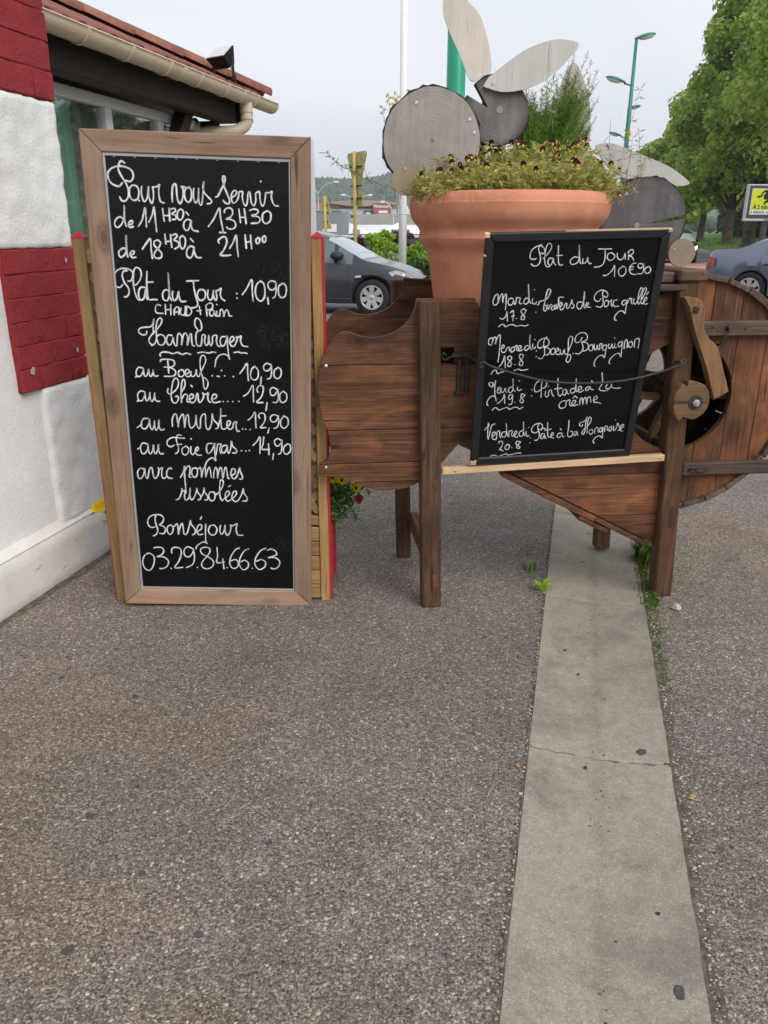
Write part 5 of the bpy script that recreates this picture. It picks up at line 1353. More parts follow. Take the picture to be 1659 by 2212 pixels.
# ================================================================== WOODEN RABBITS
def slice_outline(r, seed, wedge=None, n=64, wob=.012):
    rr = random.Random(seed); ph = [rr.uniform(0, 6.28) for _ in range(5)]
    out = []
    for k in range(n):
        a = 2 * math.pi * k / n
        if wedge and wedge[0] < math.degrees(a) < wedge[1]: continue
        q = r * (1 + wob * math.sin(2 * a + ph[0]) + wob * .7 * math.sin(3 * a + ph[1]) + wob * .5 * math.sin(7 * a + ph[2]) + rr.uniform(-.003, .003))
        out.append((q * math.cos(a), q * math.sin(a)))
    return out
def log_slice(name, x, y, z, r, th, m, parent, seed, yaw=0.0, bark=.006, wedge=None, wob=.012):
    """a sawn disc with its ring of bark; origin at the pith so that the rings centre there"""
    p = slice_outline(r, seed, None, wob=wob)
    if wedge:
        a0, a1, apex = wedge
        p = [q for q in p if not (a0 < math.degrees(math.atan2(q[1], q[0])) % 360 < a1)]
        i = next(i for i in range(len(p)) if math.degrees(math.atan2(p[i][1], p[i][0])) % 360 >= a1)
        e0 = (r * math.cos(R(a0)), r * math.sin(R(a0))); e1 = (r * math.cos(R(a1)), r * math.sin(R(a1)))
        p = p[:i] + [e0, apex, e1] + p[i:]
    o = prism(name, p, -th / 2, th / 2, m, parent, .0015)
    o.location = (x, y, z); o.rotation_euler = (0, 0, yaw)
    if bark:
        rr = random.Random(seed + 5); bm = bmesh.new()
        n = len(p); V = []
        for k, (a, b) in enumerate(p):
            d = math.hypot(a, b) or 1
            e = bark * rr.uniform(.35, 1.5)
            if wedge and (p[k] == wedge[2] or d < r * .9): e = 0.0
            V.append([bm.verts.new((a * (1 - .001 / d), -th / 2 + .003, b * (1 - .001 / d))), bm.verts.new((a * (1 + e / d), -th / 2 + rr.uniform(.001, .006), b * (1 + e / d))), bm.verts.new((a * (1 + e / d), th / 2 - .002, b * (1 + e / d))), bm.verts.new((a * (1 - .001 / d), th / 2 - .003, b * (1 - .001 / d)))])
        for k in range(n):
            A, B = V[k], V[(k + 1) % n]
            for q in range(3): bm.faces.new([A[q], B[q], B[q + 1], A[q + 1]])
        from_bm('bark', bm, M['bark'], o)
    return o
def disc_screw(parent, x, y, z, r=.006):
    lathe('screw', [(0, .0005), (r * .35, .0005), (r * .45, .0018), (r, .0016), (r * 1.08, 0)], M['steel'], parent, 12, True, Matrix.Translation((x, y, z)) @ Matrix.Rotation(R(90), 4, 'X'))
def ear(parent, pts, y, th):
    p = smooth2(pts + [pts[0]], 4)[:-1]
    return prism('ear', p, y, y + th, M['ply'], parent, .001)

ra = thing('wooden_rabbit', 'grey log-slice rabbit with notched mouth and two bleached ears standing in the pot', 'ornament', (0.177, 3.22, 1.635))
bd = log_slice('body', 0, 0, .182, .178, .045, M['slice_grey'], ra, 3, R(2), .007)
for x, z in ((-.06, .125), (.138, .07), (.156, .026)): disc_screw(bd, x, -.0226, z)
lathe('pith', [(0, .001), (.006, .001), (.0068, 0)], M['slice_dark'], bd, 14, False, Matrix.Translation((0.003, -.0226, .0)) @ Matrix.Rotation(R(90), 4, 'X'))
hd_ = log_slice('head', .240, .035, .285, .119, .04, M['slice_dark'], ra, 9, R(3), .003, (133, 155, (-.026, .004)), .02)
lathe('pith', [(.0, .001), (.012, .0012), (.0135, .0)], M['slice_grey'], hd_, 16, False, Matrix.Translation((.012, -.0206, .003)) @ Matrix.Rotation(R(90), 4, 'X'))
tl = log_slice('tail', -.090, -.038, .047, .0575, .018, M['slice_pale'], ra, 15, 0, 0, None, .004)
disc_screw(tl, -.008, -.0092, .036, .0045)
e1 = [(.035, .66), (.034, .60), (.055, .545), (.098, .465), (.140, .383), (.178, .395), (.213, .412), (.211, .46), (.196, .515), (.166, .590), (.118, .635), (.07, .675)]
ear(ra, e1, .005, .008)
e2 = [(.186, .362), (.205, .392), (.242, .420), (.312, .468), (.362, .492), (.413, .508), (.463, .513), (.526, .498), (.485, .442), (.43, .395), (.38, .367), (.322, .350), (.255, .345)]
ed = ear(ra, e2, -.004, .008)
disc_screw(ed, .222, -.0042, .372, .0055)
tube('stake', [(.06, .035, -.03), (.06, .035, .30)], .009, M['postZ'], ra, 8)
tube('stake', [(.20, .062, .05), (.20, .062, .38)], .009, M['postZ'], ra, 8)

rb_ = thing('wooden_rabbit', 'dark cracked log-slice rabbit beside the pot with a pale round tail', 'ornament', (1.035, 3.35, 1.365))
b2 = log_slice('body', 0, 0, .168, .166, .045, M['slice_cracked'], rb_, 23, R(-4), .006, (4, 9.5, (-.02, -.012)), .015)
disc_screw(b2, -.075, -.0226, .105)
lathe('pith', [(0, .001), (.009, .001), (.0105, 0)], M['slice_grey'], b2, 14, False, Matrix.Translation((-.022, -.0226, -.012)) @ Matrix.Rotation(R(90), 4, 'X'))
t2 = log_slice('tail', .160, -.045, .052, .0535, .016, M['slice_pale'], rb_, 25, 0, 0, None, .004)
disc_screw(t2, -.033, -.0082, .014, .003)
log_slice('head', -.240, .055, .315, .098, .04, M['slice_dark'], rb_, 27, 0, .004, None, .02)
ear(rb_, [(-.195, .425), (-.205, .450), (-.165, .458), (-.120, .452), (-.045, .425), (.065, .385), (.125, .355), (.180, .313), (.135, .303), (.075, .305), (-.02, .318), (-.09, .335), (-.15, .372)], .012, .008)
ear(rb_, [(-.345, .40), (-.37, .52), (-.365, .63), (-.315, .742), (-.265, .672), (-.238, .600), (-.226, .455), (-.25, .40)], .030, .008)
tube('stake', [(-.02, .034, -.002), (-.02, .034, .28)], .010, M['postZ'], rb_, 8)

# ================================================================== PLANTS
def leaf_cloud(v, f, c, d, l, w, rr, curl=.25):
    """one lens-shaped leaf at c pointing along d"""
    d = d.normalized()
    s = d.cross(Vector((rr.uniform(-1, 1), rr.uniform(-1, 1), rr.uniform(-.2, 1)))).normalized()
    nrm = s.cross(d)
    k = len(v)
    v += [tuple(c), tuple(c + d * l * .45 + s * w * .5 + nrm * l * curl * .3), tuple(c + d * l - nrm * l * curl * .2), tuple(c + d * l * .45 - s * w * .5 + nrm * l * curl * .3)]
    f.append((k, k + 1, k + 2, k + 3))
def thin_blade(v, f, pts, w, rr):
    """narrow three-sided stem through pts"""
    a = rr.uniform(0, 6.28)
    rings = []
    for i, p in enumerate(pts):
        t = (pts[min(i + 1, len(pts) - 1)] - pts[max(i - 1, 0)]).normalized()
        u = t.cross(Vector((math.cos(a), math.sin(a), .3))).normalized(); q = t.cross(u)
        ww = w * (1 - .5 * i / max(1, len(pts) - 1))
        k = len(v); v += [tuple(p + u * ww), tuple(p - u * ww * .5 + q * ww * .87), tuple(p - u * ww * .5 - q * ww * .87)]
        rings.append(k)
    for a_, b_ in zip(rings, rings[1:]):
        for e in range(3): f.append((a_ + e, a_ + (e + 1) % 3, b_ + (e + 1) % 3, b_ + e))

def petal_disc(r, kind):
    """five overlapping petals facing -y, as one small mesh"""
    v, f = [], []
    spec = {'pansy': [(115, 1.0), (65, 1.0), (178, .9), (2, .9), (270, 1.05)], 'wine': [(115, 1.0), (65, 1.0), (178, .75), (2, .75), (270, .6)]}[kind]
    for q, (a, s) in enumerate(spec):
        n = 8; k = len(v)
        c = Vector((math.cos(R(a)), 0, math.sin(R(a)))) * r * .45
        v.append((c.x * .2, -.0006 * q, c.z * .2))
        for i in range(n):
            t = 2 * math.pi * i / n
            v.append((c.x + r * .55 * s * math.cos(t), -.0006 * q - .10 * r * (1 if i % 2 else .3), c.z + r * .52 * s * math.sin(t)))
        for i in range(n): f.append((k, k + 1 + i, k + 1 + (i + 1) % n))
    me = bpy.data.meshes.new('flower'); me.from_pydata(v, [], f); me.update()
    return me
fl_mesh = {}
for key, r_, kind, mm in (('wine', .013, 'wine', 'wine_petal'), ('yellow', .027, 'pansy', 'yellow_petal'), ('red', .024, 'pansy', 'red_petal')):
    me = petal_disc(r_, kind); me.materials.append(M[mm]); fl_mesh[key] = me
me = petal_disc(.0050, 'pansy'); me.materials.append(M['yellow_petal']); fl_mesh['eye'] = me
me = petal_disc(.007, 'pansy'); me.materials.append(M['wine_petal']); fl_mesh['dark_eye'] = me
def put_flower(parent, key, p, eye, rr, face=(0, -1, .15)):
    o = link_mesh('flower', fl_mesh[key], None, parent)
    o.location = p
    o.rotation_euler = (rr.uniform(-.5, .3), rr.uniform(-.4, .4), rr.uniform(-.8, .8))
    e = link_mesh('flower_eye', fl_mesh[eye], None, o)
    e.location = (0, -.0055, -.003 if key != 'wine' else -.006)
    return o
def pansy_clump(label, loc, rad, h, nst, nleaf, nfl, seed, mleaf, mstem, group=None, flow='wine', spill=None, name='pansy_plant', leaf_len=(.013, .032)):
    rr = random.Random(seed)
    root = thing(name, label, 'flowers', loc, 0, group)
    v, f, sv, sf = [], [], [], []
    tips = []
    for i in range(nst):
        a = rr.uniform(0, 6.283); q = rad * math.sqrt(rr.random()) * .7
        b = Vector((q * math.cos(a), q * math.sin(a), 0))
        lean = Vector((math.cos(a), math.sin(a), 0)) * rr.uniform(.1, .55) * rad * 1.2
        if spill: lean += Vector(spill) * rr.uniform(.2, 1.0)
        hh = h * rr.uniform(.5, 1.08)
        mid = b + lean * .4 + Vector((rr.gauss(0, .01), rr.gauss(0, .01), hh * .6))
        tip = b + lean + Vector((rr.gauss(0, .012), rr.gauss(0, .012), hh if not spill else hh * rr.uniform(-.2, 1)))
        pts = catmull([b, mid, tip], 3)
        thin_blade(sv, sf, pts, .0013, rr)
        tips.append(tip)
        for _ in range(nleaf):
            p = pts[rr.randrange(1, len(pts))]
            d = Vector((rr.gauss(0, 1), rr.gauss(0, 1), rr.uniform(-.2, 1.1)))
            l = rr.uniform(*leaf_len)
            leaf_cloud(v, f, p + Vector((rr.gauss(0, .004), rr.gauss(0, .004), 0)), d, l, l * rr.uniform(.2, .42), rr)
    for _ in range(nst):
        t = rr.choice(tips)
        leaf_cloud(sv, sf, t * rr.uniform(.3, .95), Vector((rr.gauss(0, 1), rr.gauss(0, 1), rr.uniform(-.5, .9))), rr.uniform(.03, .075), .0022, rr, .3)
    from_data('foliage', v, f, M[mleaf], root)
    from_data('stem', sv, sf, M[mstem], root)
    tips.sort(key=lambda t: t.y - t.z * 1.5)
    for t in tips[:max(nfl * 3, 1)]:
        if nfl <= 0: break
        if rr.random() < .45: put_flower(root, flow, t + Vector((0, -.006, .004)), 'eye' if flow == 'wine' else 'dark_eye', rr); nfl -= 1
    return root
rr = random.Random(44)
spots = []
for i in range(7): spots.append((PX - .29 + i * .097, PY - .27 + .10 * abs(i - 3) / 3 * 1.4, 'front'))
for i in range(6): spots.append((PX - .22 + i * .088, PY - .06 + rr.uniform(-.04, .04), 'mid'))
for i in range(4): spots.append((PX - .1 + i * .12, PY + .16, 'back'))
for i, (x, y, row) in enumerate(spots):
    h = {'front': .085, 'mid': .15, 'back': .185}[row] * (1.08 if x > PX - .1 else .8)
    pansy_clump('leggy yellowing pansy with small dark wine flowers crowded in the terracotta pot', (x, y, PZ + .365), .085, h + .05, 85, 16, 5 if row != 'front' else 2, 200 + i, 'pansy_leaf', 'dry_stem', 'fading pansies in the terracotta pot')
pansy_clump('yellowing pansy spilling over the right rim of the terracotta pot', (PX + .315, PY - .06, PZ + .39), .075, .13, 60, 7, 3, 301, 'pansy_leaf', 'dry_stem', None, 'wine', (.075, -.03, -.015))
pansy_clump('dry yellow pansy tuft in front of the grey log slice on the left pot rim', (PX - .255, PY - .20, PZ + .385), .07, .11, 50, 6, 1, 302, 'pansy_leaf', 'dry_stem', None, 'wine', (-.02, -.04, 0))

def feathery(label, name, base, stems, seed, mg, md, dry_from=.72, needle=.026, nn=120):
    rr = random.Random(seed)
    root = thing(name, label, 'plant', base)
    gv, gf, dv, df, sv, sf = [], [], [], [], [], []
    for (tx, ty, tz) in stems:
        b = Vector((rr.gauss(0, .028), rr.gauss(0, .02), 0)); t = Vector((tx, ty, tz))
        mid = b.lerp(t, .5) + Vector((rr.gauss(0, .014), rr.gauss(0, .012), .015))
        pts = catmull([b, mid, t], 8)
        thin_blade(sv, sf, pts, .0016, rr)
        L = len(pts)
        for q in range(nn):
            u = rr.uniform(.12, 1.0)
            p = pts[min(int(u * (L - 1)), L - 1)].lerp(pts[min(int(u * (L - 1)) + 1, L - 1)], (u * (L - 1)) % 1)
            dry = u > dry_from + rr.uniform(-.1, .1)
            d = Vector((rr.gauss(0, 1), rr.gauss(0, 1), rr.uniform(.2, 1.8)))
            l = needle * rr.uniform(.5, 1.25) * (1.0 if not dry else .72) * (1.25 - .5 * u)
            if dry and rr.random() < .35: continue
            leaf_cloud(dv if dry else gv, df if dry else gf, p, d, l, .0030 if not dry else .0020, rr, .1)
    from_data('foliage', gv, gf, M[mg], root)
    if dv: from_data('dry_tip', dv, df, M[md], root)
    from_data('stem', sv, sf, M['dry_stem'], root)
    return root
rr = random.Random(71)
st_ = []
for k in range(190):
    u = rr.random()
    x_ = rr.uniform(-.09, .20)
    st_.append((x_, rr.gauss(0, .045), rr.uniform(.20, .43) * (1.0 + .25 * (x_ > .08))))
for (x, z) in ((-.065, .46), (.005, .56), (.055, .50), (.075, .42), (.10, .37), (.185, .52), (.215, .49), (.20, .44), (.225, .40), (.175, .56), (.14, .50), (.12, .55), (.15, .34), (.215, .33), (-.05, .40)):
    st_.append((x, rr.gauss(0, .03), z))
feathery('tall feathery dark green plant rising behind the rabbit ear in the pot', 'feathery_plant', (PX + .115, PY + .09, PZ + .37), st_, 5, 'feather_leaf', 'feather_dry', .86, .032, 200)
# wispy flowering stems
def wisp(label, base, path, blooms, seed, mleaf='feather_dry', nl=26, ll=.03, petal='pale_petal'):
    rr = random.Random(seed)
    root = thing('flowering_stem', label, 'plant', base)
    b = Vector(base)
    pts = [Vector(p) - b for p in catmull(path, 6)]
    sv, sf, v, f = [], [], [], []
    thin_blade(sv, sf, pts, .0016, rr)
    for q in range(nl):
        p = pts[rr.randrange(1, len(pts))]
        leaf_cloud(v, f, p, Vector((rr.gauss(0, 1), rr.gauss(0, .6), rr.uniform(-.9, .9))), ll * rr.uniform(.5, 1.2), ll * .09, rr, .2)
    from_data('stem', sv, sf, M['dry_stem'], root)
    if v: from_data('foliage', v, f, M[mleaf], root)
    for (x, y, z), s in blooms:
        bv, bf = [], []
        for q in range(9): leaf_cloud(bv, bf, Vector((0, 0, 0)), Vector((rr.gauss(0, 1), rr.gauss(0, 1), rr.gauss(.3, 1))), s * rr.uniform(.6, 1.1), s * .6, rr, .3)
        o = from_data('flower', bv, bf, M[petal], root)
        o.location = Vector((x, y, z)) - b
    return root
# trailing twig left of the pot
tw = [(0.16, 3.12, 1.60), (.06, 3.10, 1.640), (-.05, 3.10, 1.672), (-.115, 3.10, 1.704), (-.16, 3.10, 1.725), (-.205, 3.10, 1.765)]
wisp('trailing twig with narrow drooping leaves reaching out left of the pot', (.16, 3.12, 1.60), tw, [((-.205, 3.1, 1.766), .010), ((-.198, 3.1, 1.755), .008), ((-.185, 3.1, 1.747), .009), ((-.17, 3.1, 1.735), .008), ((-.152, 3.1, 1.722), .009), ((-.14, 3.1, 1.716), .008), ((-.118, 3.1, 1.705), .012), ((-.112, 3.1, 1.695), .010)], 3, 'hedge_leaf', 60, .034, 'varieg_leaf')
wisp('forked side twig with two buds above the trailing twig', (-.045, 3.10, 1.668), [(-.045, 3.10, 1.668), (-.068, 3.10, 1.700), (-.072, 3.10, 1.725), (-.078, 3.10, 1.748)], [((-.078, 3.1, 1.75), .009), ((-.086, 3.1, 1.705), .008)], 6, 'hedge_leaf', 10, .02, 'varieg_leaf')
for i, (x0, z1) in enumerate(((-.005, 1.945), (.018, 1.985), (.042, 1.975), (.05, 1.99), (.10, 2.0))):
    base = (x0 + .05, 3.33, 1.62)
    wisp('pale yellow toadflax spike peeping above the grey log slice', base, [base, (x0 + .02, 3.33, 1.8), (x0, 3.33, z1)], [((x0 + (q % 2 * .012 - .006), 3.325, z1 - q * .011), .011) for q in range(3 + i % 2)], 30 + i, 'feather_dry', 26, .012).__setitem__('group', 'toadflax spikes behind the rabbit')
for i, (path, fl_) in enumerate((([(.93, 3.24, 1.62), (.90, 3.24, 1.72), (.915, 3.24, 1.84), (.945, 3.24, 1.99)], [((.915, 3.235, 1.845), .014), ((.92, 3.235, 1.838), .012)]), ([(.92, 3.25, 1.62), (.86, 3.25, 1.75), (.85, 3.25, 1.88)], []), ([(.95, 3.24, 1.63), (.98, 3.24, 1.70), (.965, 3.24, 1.80), (.955, 3.24, 1.86)], []), ([(.90, 3.22, 1.62), (.95, 3.22, 1.68), (.99, 3.22, 1.76)], []), ([(.91, 3.22, 1.62), (.925, 3.22, 1.74), (.93, 3.22, 1.83)], []))):
    w_ = wisp(('wispy stem with one yellow bloom rising between pot and cracked log slice' if fl_ else 'bare wispy stem leaning over the pot rim towards the cracked log slice'), path[0], path, fl_, 60 + i, 'feather_dry', 46, .030, 'yellow_petal')
    if not fl_: w_['group'] = 'bare wispy stems by the cracked log slice'
# pansies of the planter box
def planter_bush(label, x, y, z, spill, seed, nfl):
    r_ = pansy_clump(label, (x, y, z), .085, .20, 120, 15, 0, seed, 'box_leaf', 'moss', None, 'yellow', spill, 'pansy_plant', (.02, .045))
    return r_
pb = planter_bush('lush green pansy with yellow and red flowers hanging out beside the planter post', -.275, 3.23, .33, (.11, 0, -.02), 401, 0)
rr = random.Random(9)
for key, p in (('yellow', (.06, -.06, .185)), ('yellow', (.095, -.07, .180)), ('red', (.076, -.05, .188)), ('yellow', (.155, -.02, .130)), ('red', (.165, -.02, .075)), ('yellow', (.03, -.05, .16))):
    put_flower(pb, key, p, 'dark_eye', rr)
pc = pansy_clump('green pansy with two lemon yellow flowers poking out left of the tall chalkboard', (-1.155, 3.20, .315), .04, .075, 26, 8, 0, 402, 'box_leaf', 'moss', None, 'yellow', (-.045, -.01, .0), 'pansy_plant', (.014, .03))
for p in ((-.048, -.05, .085), (-.070, -.06, .075)): put_flower(pc, 'yellow', p, 'eye', rr)

# ================================================================== STREET: CARS
def car_paint(name, col, metal=0.55, rough=0.28):
    t = NT(name)
    c = t.coord((1, 1, 1))
    d = t.noise(c, 2.5, 5, .6)
    colr = t.ramp(d, [(.3, tuple(x * .9 for x in col)), (.7, tuple(min(1, x * 1.08) for x in col))])
    return t.done(colr, rough, None, .5, metal, Coat__Weight=.6, Coat__Roughness=.06)
M['car_grey'] = car_paint('dark_grey_car_paint', (.045, .047, .055))
M['car_silver'] = car_paint('blue_silver_car_paint', (.165, .19, .235))
M['car_black'] = car_paint('black_car_paint', (.05, .045, .045))
M['car_glass'] = plain('car_glass', (.30, .36, .37), .05, .6, 0, .08, 1.5, Coat__Weight=.5)
M['car_glass_dark'] = plain('car_side_glass', (.10, .14, .145), .05, .6, 0, .1, 2, Coat__Weight=.5)
M['tyre'] = plain('tyre_rubber', (.022, .022, .023), .8, .2, 0, .2, 30)
M['alloy'] = plain('alloy_rim', (.50, .49, .46), .35, .5, .6, .1, 10)
M['chrome'] = plain('chrome', (.62, .62, .63), .2, .5, .9, .05)
M['trim_black'] = plain('black_trim', (.02, .02, .021), .5, .4, 0, .1)
M['lens_clear'] = plain('headlamp_lens', (.55, .57, .58), .1, .6, .3, .2, 6, Coat__Weight=.6)
M['lens_red'] = plain('tail_lamp', (.40, .012, .02), .2, .5, 0, .1, 5, Coat__Weight=.6)
def lit(name, col, s):
    t = NT(name)
    e = t.n('ShaderNodeEmission', Strength=s); e.inputs['Color'].default_value = (*col, 1)
    t.l(e.outputs[0], t.out.inputs['Surface'])
    return t.m
M['lamp_lit'] = lit('lit_headlamp', (1.0, .93, .8), 6.0)

def interp(tab, x):
    """smooth monotone curve through the table"""
    n = len(tab)
    if x <= tab[0][0]: return tab[0][1]
    if x >= tab[-1][0]: return tab[-1][1]
    sl = [(tab[i + 1][1] - tab[i][1]) / (tab[i + 1][0] - tab[i][0]) for i in range(n - 1)]
    m = [sl[0]] + [0 if sl[i - 1] * sl[i] <= 0 else 2 * sl[i - 1] * sl[i] / (sl[i - 1] + sl[i]) for i in range(1, n - 1)] + [sl[-1]]
    for i in range(n - 1):
        if x <= tab[i + 1][0]:
            h = tab[i + 1][0] - tab[i][0]; t = (x - tab[i][0]) / h
            return (2 * t ** 3 - 3 * t * t + 1) * tab[i][1] + (t ** 3 - 2 * t * t + t) * h * m[i] + (3 * t * t - 2 * t ** 3) * tab[i + 1][1] + (t ** 3 - t * t) * h * m[i + 1]
def wheel(parent, x, y, r, side, detailed=True):
    """wheel on the car's side; axle along y"""
    w = .20
    ty = lathe('tyre', [(r * .66, -w * .45), (r * .92, -w * .5), (r, -w * .35), (r, w * .35), (r * .92, w * .5), (r * .66, w * .45)], M['tyre'], parent, 28, True, Matrix.Translation((x, y, r)) @ Matrix.Rotation(R(90), 4, 'X'))
    rim = lathe('rim', [(r * .68, -w * .44), (r * .66, -w * .40), (r * .60, -w * .1), (0, -w * .1)], M['trim_black'], ty, 28, True, Matrix.Translation((x, y, r)) @ Matrix.Rotation(R(90) * side, 4, 'X'))
    lathe('rim_edge', [(r * .69, w * .43 ), (r * .67, w * .47), (r * .61, w * .45), (r * .60, w * .3)], M['alloy'], ty, 28, True, Matrix.Translation((x, y, r)) @ Matrix.Rotation(R(90) * side, 4, 'X'))
    for k in range(7):
        a = 2 * math.pi * k / 7 + math.pi / 2
        m = Matrix.Translation((x, y, r)) @ Matrix.Rotation(R(90) * side, 4, 'X') @ Matrix.Rotation(a, 4, 'Z')
        bm = bmesh.new()
        vs = [bm.verts.new(m @ Vector(p)) for p in [(r * .12, -.035, w * .40), (r * .12, .035, w * .40), (r * .64, .055, w * .46), (r * .64, -.055, w * .46), (r * .12, -.035, w * .2), (r * .12, .035, w * .2), (r * .64, .055, w * .3), (r * .64, -.055, w * .3)]]
        for q in [(0, 1, 2, 3), (7, 6, 5, 4), (0, 4, 5, 1), (1, 5, 6, 2), (2, 6, 7, 3), (3, 7, 4, 0)]: bm.faces.new([vs[i] for i in q])
        from_bm('spoke', bm, M['alloy'], ty)
    lathe('hub', [(0, w * .42), (r * .15, w * .42), (r * .19, w * .36), (r * .19, w * .1)], M['alloy'], ty, 16, True, Matrix.Translation((x, y, r)) @ Matrix.Rotation(R(90) * side, 4, 'X'))
    return ty

def build_car(name, label, loc, yaw, P, paint, group=None):
    """lofted body; x runs from tail (0) to nose (P.L), y across, z up"""
    root = thing(name, label, 'car', loc, yaw, group)
    L, HW = P['L'], P['W'] / 2
    wr, wx = P['wr'], P['wx']
    xs = sorted(set([i * L / 84 for i in range(85)] + [c + wr * 1.14 * math.cos(a * math.pi / 14) for c in wx for a in range(15)] + P['cuts']))
    rows = []
    for x in xs:
        zb = interp(P['bottom'], x)
        for c in wx:
            if abs(x - c) < wr * 1.14: zb = max(zb, wr + math.sqrt((wr * 1.14) ** 2 - (x - c) ** 2) * .98)
        zt = interp(P['top'], x); zl = interp(P['belt'], x)
        hw = HW * interp(P['plan'], x)
        tw_ = hw * interp(P['roofw'], x)
        zl = min(zl, zt - .012)
        zm = max((zb + zl) * .5, zb + .02)
        zs = zl - .10 if zl - .10 > zb + .05 else zb + (zl - zb) * .7
        flare = 1.0
        pts = [(0, min(zb, .24) if zb < .3 else .24), (hw * .94, zb if zb > .3 else zb), (hw * 1.0, zb + (zs - zb) * .45), (hw * .995, zs), (hw * .955, zl), (tw_, zl + (zt - zl) * .86), (tw_ * .86, zl + (zt - zl) * .965), (tw_ * .45, zl + (zt - zl) * .995), (0, zt)]
        pts[0] = (0, pts[1][1])
        rows.append(pts)
    np_ = len(rows[0])
    regions = {}
    def region(i, k):
        xm = (xs[i] + xs[i + 1]) / 2
        for nm, a, b, ks in P['glass']:
            if a < xm < b and k in ks: return nm
        return 'body'
    for side in (1, -1):
        for i in range(len(xs) - 1):
            for k in range(np_ - 1):
                a, b, c, d = rows[i][k], rows[i + 1][k], rows[i + 1][k + 1], rows[i][k + 1]
                q = [(xs[i], a[0] * side, a[1]), (xs[i + 1], b[0] * side, b[1]), (xs[i + 1], c[0] * side, c[1]), (xs[i], d[0] * side, d[1])]
                nm = region(i, k)
                key = nm if nm in ('body', 'windscreen', 'rear_window') else (nm, side)
                regions.setdefault(key, []).append(q if side < 0 else q[::-1])
    # nose and tail caps
    for i, flip in ((0, 1), (len(xs) - 1, 0)):
        ring = [(xs[i], p[0], p[1]) for p in rows[i]] + [(xs[i], -p[0], p[1]) for p in rows[i][-2:0:-1]]
        regions['body'].append(ring if flip else ring[::-1])
    for key, fs in regions.items():
        bm = bmesh.new()
        for q in fs:
            try: bm.faces.new([bm.verts.new(p) for p in q])
            except ValueError: pass
        bmesh.ops.remove_doubles(bm, verts=bm.verts, dist=.0006)
        bmesh.ops.dissolve_degenerate(bm, dist=.0004, edges=bm.edges)
        nm = key if isinstance(key, str) else key[0]
        mt = paint if nm == 'body' else (M['car_glass'] if nm in ('windscreen', 'rear_window') else M['car_glass_dark'])
        o = from_bm(nm if nm == 'body' or nm in ('windscreen', 'rear_window') else 'side_window', bm, mt, root)
        auto_smooth(o, 32)
    # dark inner tub so that the arches read as deep
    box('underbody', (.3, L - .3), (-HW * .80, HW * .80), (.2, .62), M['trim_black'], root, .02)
    for c in wx:
        for s in (1, -1): wheel(root, c, s * (HW - .12), wr, -s)
    def surf(x, kz):
        """a point on the right-hand flank (negative y) at height kz"""
        i = min(range(len(xs)), key=lambda j: abs(xs[j] - x))
        p = rows[i]
        for a, b in zip(p[1:], p[2:]):
            if a[1] <= kz <= b[1]:
                t = (kz - a[1]) / max(1e-6, b[1] - a[1]); return a[0] + (b[0] - a[0]) * t
        return p[2][0]
    for s in (1, -1):
        for (x, z0, z1) in P.get('seams', []):
            pts = [(x + (.03 * math.sin((z - z0) * 4)), s * (surf(x, z) + .0015), z) for z in [z0 + (z1 - z0) * k / 8 for k in range(9)]]
            tube('door_seam', pts, .0045, M['trim_black'], root, 5)
        if 'strip' in P:
            z, a, b, w = P['strip']
            tube('rub_strip', [(a + (b - a) * k / 16, s * (surf(a + (b - a) * k / 16, z) + .004), z) for k in range(17)], w, M['trim_black'], root, 6)
        for (x, z, key) in P.get('handles', []):
            box('door_handle', (x - .09, x + .09), (s * (surf(x, z)) - .012, s * (surf(x, z)) + .022), (z - .02, z + .02), M['trim_black'] if key else paint, root, .008)
        mx, mz = P['mirror']
        my = s * (surf(mx, mz) + .02)
        bm = bmesh.new()
        bmesh.ops.create_uvsphere(bm, u_segments=14, v_segments=8, radius=1.0)
        bmesh.ops.transform(bm, matrix=Matrix.Translation((mx, s * (abs(my) + .10), mz + .05)) @ Matrix.Diagonal((.135, .115, .082, 1)), verts=bm.verts)
        mo = from_bm('mirror', bm, paint if P.get('mirror_paint') else M['trim_black'], root, True)
        box('mirror_arm', (mx - .03, mx + .03), (min(my, my + s * .06), max(my, my + s * .06)), (mz - .03, mz + .02), M['trim_black'], mo, .008)
        # lamps follow the body surface
        for nm, poly, mt, off in P['lamps']:
            cx = sum(q[0] for q in poly) / len(poly)
            bm = bmesh.new()
            n = len(poly)
            vs = [bm.verts.new((x, s * (y + off), z)) for x, y, z in poly]
            cz = sum(q[2] for q in poly) / n; cy = sum(q[1] for q in poly) / n
            c = bm.verts.new((cx + (.02 if cx > L / 2 else -.02), s * (cy + off + .012), cz))
            for k in range(n): bm.faces.new([vs[k], vs[(k + 1) % n], c])
            lo = from_bm(nm, bm, M[mt], root, True)
            if nm == 'headlight' and mt == 'lens_clear':
                bm = bmesh.new(); bmesh.ops.create_uvsphere(bm, u_segments=12, v_segments=8, radius=.055)
                bmesh.ops.transform(bm, matrix=Matrix.Translation((cx + .01, s * (cy + off + .0), cz + .01)), verts=bm.verts)
                from_bm('reflector', bm, M['chrome'], lo, True)
    return root, surf

